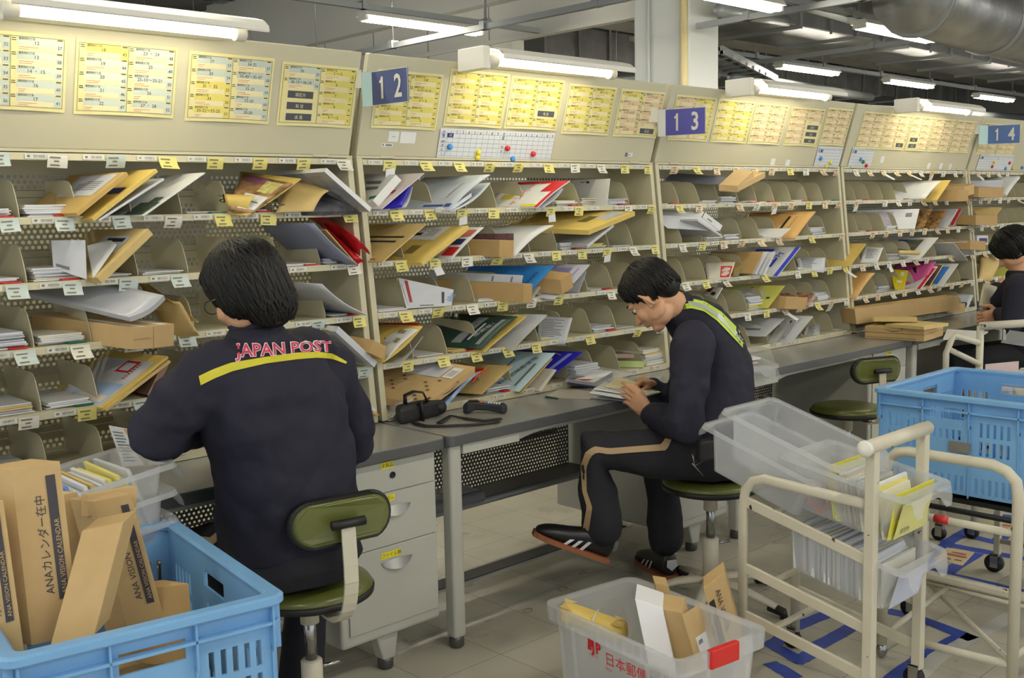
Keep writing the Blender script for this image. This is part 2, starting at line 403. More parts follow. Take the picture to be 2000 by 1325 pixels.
for i, (x, y) in enumerate([(-3.6, .2), (-1.2, .9), (-3.6, -2.2), (-.6, -2.2), (2.4, -2.2), (5.4, -2.2), (8.4, -2.2), (.3, 1.62), (-2.4, 4.15), (-5, 2.5), (12.5, 1.62), (13, 3.87), (2, -4.8), (-2, -4.8), (6, -4.8)]):
    ceil_lamp(x, y, 2.9, 'ceiling lamp outside the picture', pw=34)
# ---------------------------------------------------------------- sorting cabinets on the desks
W = 1.636; ZD = .74; KF = (.4472-.3527)/(1.66-.74)
YF = lambda z: .3527+(z-ZD)*KF
YB = .69
ZS = [1.657, 1.48, 1.301, 1.122, .944, .768]     # top lip, four shelves, floor of the lowest row
KH = (.355-.454)/(2.005-1.666)
YH = lambda z: .454+(z-1.666)*KH                  # slanted header face
LU = 1.618                                        # unit length (small gap between units)
def divx(j, i): return W*j+.022+.16*i
BARC = mat('barcode_white', (222, 222, 212), .5)
HOLEB = CREAM
def perforated(g, x0, x1, z0, rows, y, pitch=.0182, r=.0058, m=HOLEB, th=.0):
    n = int((x1-x0)/pitch); row = pitch*.87
    for k in range(rows):
        off = (k % 2)*pitch/2
        za, zb = z0+k*row, z0+(k+1)*row
        for i in range(-1, n+1):
            xa, xb = x0+i*pitch+off, x0+(i+1)*pitch+off
            if xb < x0+.001 or xa > x1-.001: continue
            if xa < x0 or xb > x1: g.quad((max(xa, x0), y, za), (min(xb, x1), y, za), (min(xb, x1), y, zb), (max(xa, x0), y, zb), m); continue
            cx, cz = (xa+xb)/2, (za+zb)/2; b = len(g.v)
            g.v += [(xa, y, za), (xb, y, za), (xb, y, zb), (xa, y, zb)]+[(cx+r*math.cos(math.pi*(q+.5)/4+math.pi), y, cz+r*math.sin(math.pi*(q+.5)/4+math.pi)) for q in range(8)]
            mi = g.mi(m)
            for f in [(0, 1, 6, 5), (0, 5, 4), (1, 7, 6), (1, 2, 8, 7), (2, 9, 8), (2, 3, 10, 9), (3, 11, 10), (3, 0, 4, 11)]:
                g.f.append(tuple(b+q for q in f)); g.m.append(mi); g.sm.append(False)
    return z0+rows*row
def unit_proto():
    t = thing('sorting_cabinet', '', 'sorting cabinet', (0, 0, ZD), 'sorting cabinets standing on the row of desks')
    for xa in (0, LU-.024):
        G().prism([(xa, YF(.745), .745), (xa, YB, .745), (xa, YB, 1.66), (xa, YF(1.66), 1.66)], (.024, 0, 0), CREAM).obj('side_panel', t, bevel=.002)
    # back panel: solid slats and perforated bands
    g = G(); xa, xb = .024, LU-.024; z = .745
    for q in range(5):
        zl = ZS[5-q]; zt = ZS[4-q]
        g.quad((xa, YB, z), (xb, YB, z), (xb, YB, zl+.006), (xa, YB, zl+.006), CREAM)
        z1 = perforated(g, xa, xb, zl+.006, 2, YB)
        for s in range(2):
            h = .0215; g.quad((xa, YB, z1), (xb, YB, z1), (xb, YB, z1+h-.0015), (xa, YB, z1+h-.0015), CREAM)
            g.quad((xa, YB+.004, z1+h-.0015), (xb, YB+.004, z1+h-.0015), (xb, YB+.004, z1+h), (xa, YB+.004, z1+h), DARK); z1 += h
        z = perforated(g, xa, xb, z1, 5 if q < 4 else 3, YB)
        if q == 4: g.quad((xa, YB, z), (xb, YB, z), (xb, YB, 1.655), (xa, YB, 1.655), CREAM)
        else:
            z0 = zt+.004; g.quad((xa, YB, z), (xb, YB, z), (xb, YB, z0), (xa, YB, z0), CREAM); z = z0
    g.obj('back_panel', t)
    shelves = []
    for q, z in enumerate(ZS):
        g = G(); yf = YF(z); lip = .020 if q < 5 else .026
        g.box(.024, LU-.024, yf+.002, YB, z-.004, z-.001, CREAM)
        g.prism([(.024, yf, z), (.024, yf-.004, z-lip), (.024, yf-.001, z-lip), (.024, yf+.004, z)], (LU-.048, 0, 0), CREAM)
        for i in range(10):
            x = .022+.16*i+.022
            f = lambda a, b: V((x+a, yf-.0055, z-.010+b))
            g.quad(f(0, -.007), f(.062, -.007), f(.062, .007), f(0, .007), BARC)
            for s in range(9): g.quad(f(.024+s*.0035, -.004), f(.0262+s*.0035, -.004), f(.0262+s*.0035, .004), f(.024+s*.0035, .004), GREY)
            g.quad(f(.006, -.003), f(.014, -.003), f(.014, .003), f(.006, .003), GREY)
        shelves.append(g.obj('shelf', t))
    for q in range(1, 6):
        z = ZS[q]; y0 = YF(z)+.028
        def dprof():
            y1 = YB-.004; h = .104; P = [(y0, z), (y0+.004, z+.022), (y0+.022, z+.066), (y0+.034, z+.088), (y0+.050, z+.100), (y0+.070, z+h), (y1, z+h+.003), (y1, z)]
            return [V((0, a, b)) for a, b in P]
        base = None
        for i in range(1, 10):
            if base is None:
                base = G().prism(dprof(), (.0022, 0, 0), CREAM).obj('divider', t); base.location = (.022+.16*i, 0, 0)
            else:
                d = base.copy(); COL.objects.link(d); d.location = (.022+.16*i, 0, 0)
    # slanted header board with turned edges and its brackets
    g = G(); za, zb = 1.668, 2.005; n = V((0, -1, KH)).normalized(); th = .028
    P = [V((0, YH(za), za)), V((0, YH(zb), zb)), V((0, YH(zb)+th, zb+.004)), V((0, YH(za)+th, za))]
    g.prism(P, (LU-.012, 0, 0), CREAM2); h = g.obj('header_board', t, bevel=.004); h.location = (.004, 0, 0)
    g = G()
    for x in (.002, LU-.012):
        g.prism([(x, YH(1.67)+.03, 1.665), (x, YH(1.95)+.03, 1.95), (x, .66, 1.70), (x, .66, 1.665)], (.008, 0, 0), CREAM)
    g.box(0, LU, YF(1.66), YB, 1.660, 1.668, CREAM)
    for x in (.10, LU-.16): g.box(x, x+.06, YF(1.66)-.004, YF(1.66)+.02, 1.662, 1.670, CREAM)
    g.objs('header_bracket', t)
    return t
proto = unit_proto()
UL = {-1: 'leftmost cream sorting cabinet, in front of the man with JAPAN POST on his back', 0: 'cream sorting cabinet under the blue 12 sign', 1: 'cream sorting cabinet under the blue 13 sign',
      2: 'cream sorting cabinet between the 13 cabinet and the 14 sign, long brown box in front', 3: 'cream sorting cabinet under the blue 14 sign, at the right edge'}
UNITS = {}
for j in (-1, 0, 1, 2, 3):
    if j == 0: r = proto; r['label'] = UL[0]
    else: r = dup(proto, (W*j, 0, 0), UL[j])
    UNITS[j] = r
# little name tabs hanging from the shelf lips: sub-parts of each shelf
TABM = {-1: [BLUT, BLUT, YELT, BLUT, MOSTW], 0: [YELT, YELT, YELT, YELT, MOSTW], 1: [PNKT, YELT, YELT, PNKT, MOSTW], 2: [PNKT, PNKT, MOSTW], 3: [PNKT, MOSTW]}
TXT = mat('tab_print', (120, 118, 96), .6)
rt = random.Random(3)
for j, r in UNITS.items():
    sh = sorted([c for c in r.children if c.name.startswith('shelf')], key=lambda o: o.name)
    for q, s in enumerate(sh[:5]):
        z = ZS[q]; yf = YF(z)
        for i in range(10):
            if rt.random() < .08: continue
            x = W*j+.022+.16*i+.088+rt.uniform(-.006, .006); w = .050+rt.uniform(0, .008); m = rt.choice(TABM[j]); g = G(); an = rt.uniform(-.05, .05); fl = rt.uniform(-.02, .012)
            def f(a, b): 
                ca, sa = math.cos(an), math.sin(an)
                return V((x+a*ca-b*sa, yf-.008+(fl*(b/.03)**2 if b < 0 else 0), z-.004+b*ca+a*sa))
            n = 4
            for k in range(n):
                b0, b1 = -.036*k/n, -.036*(k+1)/n
                g.add([f(0, b0), f(0, b1), f(w, b1), f(w, b0)], [(0, 1, 2, 3)], m, True)
            for (u, v, ww) in ((.006, -.006, .03), (.018, -.016, .014), (.008, -.027, .026)):
                a = [f(u, v), f(u, v-.004), f(u+ww, v-.004), f(u+ww, v)]; g.add([p-V((0, .0012, 0)) for p in a], [(0, 1, 2, 3)], TXT)
            g.obj('name_tab', s)
            if rt.random() < .12 and j >= 0:
                g = G(); a = .052; b = -.03
                g.add([f(.01, b)-V((0, .003, 0)), f(.012, b-.030)-V((0, .012, 0)), f(a, b-.026)-V((0, .012, 0)), f(a-.004, b+.004)-V((0, .003, 0))], [(0, 1, 2, 3)], WHITE)
                g.obj('paper_flag', s)
# ---------------------------------------------------------------- address charts on the headers
def hp(x, z, off=.0015): return V((x, YH(z)-off, z+off*.3))
CHB = mat('chart_blue_cell', (198, 208, 196), .55); CHY = mat('chart_yellow_cell', (226, 212, 112), .55); CHP = mat('chart_pink_cell', (226, 200, 160), .55)
CHN = mat('chart_note_cell', (232, 222, 178), .55); CHL = mat('chart_laminate', (232, 222, 162), .35); CHR = mat('chart_red_note', (214, 150, 118), .6); CHK = mat('chart_dark_cell', (78, 80, 88), .5); CHT = mat('chart_ink', (84, 84, 66), .6)
def chart(lb, x0, x1, z0, z1, left, right, tone, darks=(), nums=(1, 50)):
    W_, H_ = x1-x0, z1-z0
    def f(u, v): 
        bow = .006*math.sin(math.pi*min(1, max(0, u/W_)))*max(0, 1-v/H_)**3
        return hp(x0+u, z0+v, .002+bow)
    g = G(); n = 6
    def patch(u0, v0, u1, v1, m, off=.0006, nu=None):
        nu = nu or max(1, int((u1-u0)/.05)+1)
        for k in range(nu):
            a, b = u0+(u1-u0)*k/nu, u0+(u1-u0)*(k+1)/nu
            P = [f(a, v0), f(b, v0), f(b, v1), f(a, v1)]; g.add([p-V((0, off, 0)) for p in P], [(0, 1, 2, 3)], m)
    for k in range(n): patch(0, H_*k/n, W_, H_*(k+1)/n, CHL, 0, 6)
    mx, my = .009, .010; cw = (W_-2*mx)/2; rh = (H_-2*my)/5
    for (u0, u1) in ((mx-.001, mx), (mx+2*cw, mx+2*cw+.001), (mx+cw-.0006, mx+cw+.0006)): patch(u0, my, u1, H_-my, CHT, .0012)
    for v in (my, H_-my): patch(mx, v-.0005, W_-mx, v+.0005, CHT, .0012)
    num = nums[0]
    ft = lambda u, v: f(u, v)-V((0, .0016, 0))
    for c in range(2):
        lst = (left, right)[c]; num = nums[c]
        for r in range(5):
            u, v = mx+cw*c, H_-my-rh*(r+1)
            if (c, r) in darks:
                patch(u+.022, v+.007, u+cw-.020, v+rh-.006, CHK, .0008); g.text(darks[(c, r)], ft, .013, CHN, u+cw/2, v+rh/2-.005); continue
            tn = tone[(c*5+r) % len(tone)]; tm = {'b': CHB, 'y': CHY, 'p': CHP}[tn]
            patch(u+.018, v+rh*.42, u+cw-.022, v+rh-.001, tm, .0005); patch(u+cw-.022, v+.001, u+cw-.001, v+rh*.82, tm, .0005); patch(u+.018, v+.001, u+cw-.022, v+rh*.42, CHN, .0005)
            g.text('葛野西町3丁目', ft, .0072, CHT, u+.021, v+rh-.0075, 'L', .9, grow=.004)
            g.text(lst[r % len(lst)], ft, .0125, CHT, u+cw*.48, v+rh*.48, 'C', 1.1)
            g.text(str(num), ft, .0125, CHT, u+cw-.0115, v+rh*.25, 'C'); num += 1
            patch(u+.022, v+.009, u+.022+.02+.03*((r*7+c*3) % 4)/3, v+.0105, CHR, .0012); patch(u+.022, v+.004, u+.022+.015+.03*((r*5+c) % 4)/3, v+.0055, CHR, .0012)
            patch(u+.003, v+rh-.006, u+.014, v+rh-.004, CHT, .0012); patch(u+.003, v+rh-.011, u+.015, v+rh-.009, CHT, .0012)
            patch(u+cw-.018, v+rh*.87, u+cw-.004, v+rh*.87+.003, CHT, .0012)
    tag(g.obj('address_chart'), lb, 'chart', 'address charts taped to the header boards')
SP = '　'
chart('address chart at the left edge, its rows numbered 37 to 43', -1.30, -1.002, 1.766, 1.966, ['6', '7', '8', '10', '11'], ['12', '13', '14 ・ 15', '16', '17'], 'b', (), (32, 37))
chart('address chart reading 18 to 22 on the left, below the big lamp', -.978, -.680, 1.764, 1.964, ['18', '19', '20', '21', '22'], ['23 ・ 24', '25', '25-10～25-21', '26', '27 ・ 28'], 'ybbbbbbbbb', (), (43, 48))
chart('half yellow half blue address chart reading 29 to 33-25', -.644, -.355, 1.759, 1.959, ['29', '30', '31 ・ 32', '33', '33-22～33-25'], ['34-35', '35-40～35-47', '35-20', '35-20', '35-20'], 'bbyyybbbbb', (), (53, 57))
chart('address chart with three stacked dark bars on its left half', -.327, -.034, 1.757, 1.953, ['36', '36-13～36-18'], ['1 ～ 5', '6', '7', '8', '9 ～ 12'], 'bbbbbyyyyy', {(0, 2): '誤区分', (0, 3): '転 送', (0, 4): '返 還'}, (55, 5))
chart('yellow address chart behind the 12 sign', .046, .338, 1.762, 1.957, ['1 ～ 3', '1-29～1-31', '4', '1-29～1-31', '2'], ['2-8', '2-12～2-16', '3 ～ 5', '4', '5'], 'y', (), (14, 19))
chart('yellow address chart above the left tally grid', .369, .660, 1.781, 1.980, ['7', '8 ・ 9', '10', '10-10～10-14', '10-51'], ['10-51', '11', '12', '13', '14'], 'y', (), (16, 29))
chart('yellow address chart with one dark bar below the lamp of cabinet 12', .673, .964, 1.782, 1.976, ['16', '18 ～ 19', '19 ・ 20', '21 ・ 22', '23 ～ 25'], ['26 ～ 28', '28', '29 ～ 31', '', '2-10-52'], 'y', {(1, 3): '転 送'}, (38, 43))
chart('yellow address chart second from the right on cabinet 12', .993, 1.283, 1.772, 1.968, ['1 ～ 3', '4 ・ 5', '6 ～ 7', '8 ・ 9', '2-10-53'], ['10 ～ 11', '13', '14', '3 ・ 7'], 'y', (), (10, 40))
chart('yellow and pink address chart at the right end of cabinet 12', 1.312, 1.608, 1.771, 1.967, ['1-1～1-12', '3 ～ 5', '2-12～2-15', '3', '2-2-20'], ['2-12～2-22', '2-16', '1', '5', ''], 'yppppppppp', {(1, 4): '転 送'}, (70, 75))
chart('half pink half yellow address chart behind the 13 sign', 1.690, 1.988, 1.766, 1.964, ['1 ～ 3', '1-29', '4', '5', '6'], ['2-8', '2-12', '3 ～ 5', '4', '5'], 'pppppyyyyy', (), (1, 6))
chart('yellow address chart second from the left on cabinet 13', 2.010, 2.305, 1.766, 1.963, ['7', '8', '9', '10', '11'], ['12', '13', '14', '15', '16'], 'yyyyypyyyy', (), (11, 16))
chart('pale pink address chart in the lamp glow of cabinet 13', 2.320, 2.607, 1.766, 1.961, ['1', '2', '3', '4', '5'], ['6', '7', '8', '9', '10'], 'p', (), (21, 26))
chart('address chart with three dark bars at its right on cabinet 13', 2.640, 2.960, 1.766, 1.958, ['1', '2', '3', '4', '5'], ['6', '7'], 'p', {(1, 2): '誤区分', (1, 3): '転 送', (1, 4): '返 還'}, (31, 36))
chart('address chart above the small tally grid at the end of cabinet 13', 2.985, 3.245, 1.776, 1.970, ['1', '2', '3', '4', '5'], ['6', '7', '8'], 'p', (), (41, 46))
dk = '転 送'
for i, (xa, lb, dd) in enumerate([(3.37, 'leftmost address chart of the cabinet between 13 and 14', ()), (3.66, 'address chart with one dark bar, second on the cabinet before 14', {(1, 4): dk}), (3.955, 'address chart with two dark bars on the cabinet before 14', {(0, 3): dk, (0, 4): dk}), (4.25, 'fourth address chart of the cabinet before 14', ()), (4.55, 'rightmost address chart of the cabinet before 14', ())]):
    chart(lb, xa, xa+.285, 1.768, 1.968, ['1', '2 ・ 3', '4'], ['5', '6', '7 ～ 9'], 'p', dd, (50+i*10, 55+i*10))
chart('address chart behind the 14 sign', 4.96, 5.25, 1.768, 1.968, ['1', '2'], ['3', '4'], 'p', (), (1, 6))
chart('address chart at the right frame edge on the 14 cabinet', 5.27, 5.56, 1.768, 1.968, ['1', '2'], ['3', '4'], 'p', (), (11, 16))
# ---------------------------------------------------------------- tally grids with magnets
GRW = mat('tally_sheet', (222, 226, 230), .4); GRL = mat('tally_line', (110, 118, 130), .6)
def grid(lb, x0, x1, z0, z1, heads, big=True):
    g = G(); f = lambda u, v: hp(x0+u, z0+v, .004); W_, H_ = x1-x0, z1-z0
    q = lambda u0, v0, u1, v1, m, o=.0006: g.add([f(u0, v0)-V((0, o, 0)), f(u1, v0)-V((0, o, 0)), f(u1, v1)-V((0, o, 0)), f(u0, v1)-V((0, o, 0))], [(0, 1, 2, 3)], m)
    q(0, 0, W_, H_, GRW, 0); ft = lambda u, v: f(u, v)-V((0, .0014, 0)); w = W_/len(heads)
    for h, (a, b, cm) in enumerate(heads):
        o = w*h; lw = w*.115; cw = (w-lw)/9
        for i in range(10): q(o+lw+cw*i-.0004, .002, o+lw+cw*i+.0004, H_-.004, GRL, .001)
        for i in range(6): q(o+.004, H_*.06+H_*.155*i-.0004, o+w-.002, H_*.06+H_*.155*i+.0004, GRL, .001)
        for i in range(9): g.text(str(i+1), ft, .017, CHT if big else GRL, o+lw+cw*(i+.5), H_-.018, 'C')
        g.text(a, ft, .014, cm, o+lw*.5, H_-.017, 'C', grow=.01); g.text(b, ft, .014, cm, o+lw*.5, H_-.031, 'C', grow=.01)
        if big:
            for s, (n, zz) in enumerate([('1000', .50), ('100', .37), ('10', .22), ('1', .07)]):
                if h == 0 or s: g.text(n, ft, .013, BLACK, o+lw*.5, H_*zz+.001, 'C', .75)
        if h == 0: q(o+lw+.001, H_*.70, o+lw+cw, H_*.70+.015, NAVY, .0012); g.text('12区' if x0 < 1 else '13区', lambda u, v: ft(u, v)-V((0, .001, 0)), .010, GRW, o+lw+cw/2, H_*.70+.004, 'C', .8)
    tag(g.obj('tally_grid'), lb, 'tally sheet')
grid('white tally grid headed 1 to 9 twice, under the charts of cabinet 12', .360, .962, 1.668, 1.772, [('小', '物', BLUE), ('大', '型', GREEN)])
grid('small white tally grid at the right end of cabinet 13', 2.985, 3.245, 1.668, 1.770, [('小', '物', BLUE)], False)
grid('small white tally grid at the left end of the cabinet before 14', 3.345, 3.602, 1.668, 1.774, [('大', '型', GREEN)], False)
grid('white tally grid under the 14 sign', 5.03, 5.60, 1.668, 1.768, [('小', '物', BLUE), ('大', '型', GREEN)], False)
MR, MBL, MY, MGn = mat('magnet_red', (206, 40, 38), .35), mat('magnet_blue', (64, 140, 220), .35), mat('magnet_yellow', (232, 216, 66), .35), mat('magnet_green', (56, 120, 70), .35)
def magnet(lb, px, py, m):
    n = V((0, -1, KH)).normalized(); d = ray(px, py); c0 = V((0, YH(1.7), 1.7)); p = CAM+d*((c0-CAM).dot(n)/d.dot(n))
    rm = V((0, 0, 1)).rotation_difference(n).to_matrix().to_4x4(); g = G()
    g.lathe([(.0, .003), (.0105, .003), (.0115, .006), (.0105, .0115), (.009, .0135), (.0, .0138)], m, M.Translation(p)@rm, 16)
    tag(g.obj('magnet'), lb, 'magnet', 'round magnets on the tally grids')
for a in [('blue magnet on the 100 row of the left tally grid of cabinet 12', 876, 286, MBL), ('upper yellow magnet of the left tally grid of cabinet 12', 932, 297, MY), ('lower yellow magnet of the left tally grid of cabinet 12', 930, 307, MY),
    ('red magnet at the left of the right tally grid of cabinet 12', 989, 289, MR), ('red magnet at column 5 of the right tally grid of cabinet 12', 1039, 300, MR), ('blue magnet on the lower edge of the tally grid of cabinet 12', 999, 310, MBL),
    ('blue magnet on the tally grid of cabinet 13', 1601, 309, MBL), ('upper yellow magnet on the tally grid of cabinet 13', 1620, 317, MY), ('lower yellow magnet on the tally grid of cabinet 13', 1612, 324, MY),
    ('blue magnet on the tally grid just right of cabinet 13', 1679, 311, MBL), ('green magnet on the tally grid just right of cabinet 13', 1684, 316, MGn), ('red magnet on the tally grid just right of cabinet 13', 1690, 323, MR),
    ('yellow magnet under the 14 sign', 1940, 316, MY), ('lower left red magnet under the 14 sign', 1936, 325, MR), ('red magnet right of the 14 sign grid centre', 1970, 318, MR), ('blue magnet under the 14 sign', 1962, 329, MBL), ('lower yellow magnet under the 14 sign', 1977, 328, MY), ('blue magnet at the frame edge under the 14 sign', 1995, 327, MBL)]: magnet(*a)
def sticker(name, lb, cat, px, py, w, h, rows):
    n = V((0, -1, KH)).normalized(); d = ray(px, py); c0 = V((0, YH(1.7), 1.7)); p = CAM+d*((c0-CAM).dot(n)/d.dot(n)); g = G()
    f = lambda u, v, o=.001: hp(p.x+u, p.z+v, o)
    g.add([f(0, 0), f(w, 0), f(w, h), f(0, h)], [(0, 1, 2, 3)], WHITE)
    for (a, b, c, e, m) in rows: g.add([f(a, b, .002), f(c, b, .002), f(c, e, .002), f(a, e, .002)], [(0, 1, 2, 3)], m)
    tag(g.obj(name), lb, cat)
sticker('barcode_label', 'white barcode label low on the header of cabinet 12, under the paper tags', 'label', 744, 287, .05, .012, [(.018, .003, .045, .009, GREY), (.004, .003, .010, .009, GREY)])
sticker('paper_tag', 'blank white paper tag under the 12 sign chart', 'paper tag', 757, 277, .045, .036, [(.016, .016, .030, .018, GREY)])
sticker('paper_tag', 'larger white paper tag right of the smaller one under the 12 sign', 'paper tag', 780, 280, .07, .04, [])
sticker('barcode_label', 'small grey label at the lower right of the cabinet 12 header', 'label', 1220, 306, .05, .016, [(.0, .0, .016, .016, GREY), (.02, .006, .036, .009, GREY)])
for i, (a, b, lb) in enumerate([(1503, 324, 'first translucent note tag standing on the top lip of cabinet 13'), (1532, 326, 'second translucent note tag standing on the top lip of cabinet 13'), (1718, 318, 'tall note tag right of the grid on the cabinet before 14'), (1809, 330, 'left small note tag on the cabinet before 14'), (1833, 330, 'middle small note tag on the cabinet before 14'), (1851, 331, 'right small note tag on the cabinet before 14')]):
    sticker('paper_tag', lb, 'paper tag', a, b, .04, .036, [])
# ---------------------------------------------------------------- header lamps
def header_lamp(lb, x0):
    t = thing('desk_lamp', lb, 'lamp', (x0, .3, 2.0), 'fluorescent lamps clipped along the header boards'); L = .66
    G().box(x0, x0+L, .265, .335, 1.990, 2.038, LAMPB).obj('housing', t, bevel=.006)
    g = G(); P = [(.300, 2.040), (.250, 2.045), (.200, 2.042), (.155, 2.030), (.130, 2.012), (.126, 1.996)]
    for i in range(5):
        (a, b), (c, d) = P[i], P[i+1]
        g.add([(x0-.0, a, b), (x0+L+.05, a, b), (x0+L+.05, c, d), (x0-.0, c, d)], [(0, 1, 2, 3)], LAMPB, True)
        g.add([(x0-.0, a, b-.004), (x0+L+.05, a, b-.004), (x0+L+.05, c+.003, d-.003), (x0-.0, c+.003, d-.003)], [(3, 2, 1, 0)], LAMPB, True)
    g.obj('reflector', t)
    G().tube([(x0+.04, .215, 1.995), (x0+L-.01, .215, 1.995)], .0145, LAMPW, 14).obj('tube', t)
    g = G(); g.box(x0-.03, x0+.004, .20, .34, 1.965, 2.045, LAMPB); g.tube([(x0, .215, 1.995), (x0+.045, .215, 1.995)], .022, LAMPB, 12); g.tube([(x0+L-.015, .215, 1.995), (x0+L+.02, .215, 1.995)], .022, LAMPB, 12)
    g.objs('socket', t, bevel=.004)
for j, lb in [(-1, 'large glowing fluorescent lamp over the leftmost cabinet'), (0, 'fluorescent lamp over the header of cabinet 12'), (1, 'fluorescent lamp over the header of cabinet 13'), (2, 'fluorescent lamp over the header of the cabinet before 14')]:
    header_lamp(lb, W*j+.41)
# ---------------------------------------------------------------- number signs
def numsign(lb, txt, xc, xr, col, side):
    t = thing('number_sign', lb, 'sign', (xc, .35, 1.9)); z0, z1 = 1.775, 1.945 if False else 1.915
    A = at(side[0], side[1], .33); B = at(side[2], side[3], .16); Hh = side[4]
    e = V((B.x-A.x, B.y-A.y, 0)); w = e.length; e.normalize(); n = V((e.y, -e.x, 0)); o = V((A.x, A.y, A.z))
    f = lambda u, v, off=0: o+e*u+V((0, 0, v))-(-n*off if n.dot(CAM-o) > 0 else n*off)
    g = G(); g.para(o, e*w, V((0, 0, Hh)), -n*.003 if n.dot(CAM-o) > 0 else n*.003, col); g.obj('plate', t)
    g = G()
    for (a, b, c, d) in ((0, 0, w, .0018), (0, Hh-.0018, w, Hh), (w-.0018, 0, w, Hh)): g.add([f(a, b, .001), f(c, b, .001), f(c, d, .001), f(a, d, .001)], [(0, 1, 2, 3)], LAMPB)
    SD = mat('sign_digit', (218, 216, 208), .5); F = lambda u, v: f(u, v, .0015)
    for ch, xc_ in ((txt[0], w*.27), (txt[1], w*.73)):
        if ch == '1': g.add([F(xc_-.001, Hh*.18), F(xc_+.009, Hh*.18), F(xc_+.009, Hh*.82), F(xc_+.001, Hh*.82), F(xc_-.003, Hh*.73), F(xc_-.009, Hh*.70), F(xc_-.009, Hh*.63), F(xc_-.001, Hh*.65)], [(0, 1, 2, 3, 4, 5, 6, 7)], SD)
        else: g.text(ch, F, Hh*.93, SD, xc_, Hh*.19, 'C', .72, grow=.02)
    g.obj('numeral', t)
    cy = mat('sign_side_cyan', (178, 212, 212), .4) if txt != '13' else mat('sign_side_white', (222, 224, 226), .4)
    A2 = at(side[5], side[6], .36); e2 = V((A2.x-A.x, A2.y-A.y, 0))
    G().para(o, e2, V((0, 0, Hh)), (0, .004, 0), cy).obj('side_plate', t, label='pale side plate')
    g = G(); g.para(o+e2+V((0, .004, Hh*.55)), (-.02, .04, 0), (0, 0, .06), (0, .003, 0), LAMPB); g.obj('bracket', t)
SN12, SN13, SN14 = mat('sign_slate_blue', (74, 86, 134), .4), mat('sign_violet_blue', (70, 72, 164), .4), mat('sign_blue', (66, 104, 164), .4)
numsign('slate blue sign with the number 12 at the start of cabinet 12', '12', 0, 0, SN12, (728, 207, 798, 203, .112, 709, 209))
numsign('violet blue sign with the number 13 at the start of cabinet 13', '13', W, 0, SN13, (1300, 266, 1378, 272, .115, 1286, 263))
numsign('blue sign with the number 14 near the right edge', '14', W*3, 0, SN14, (1929, 282, 1992, 278, .120, 1912, 283))
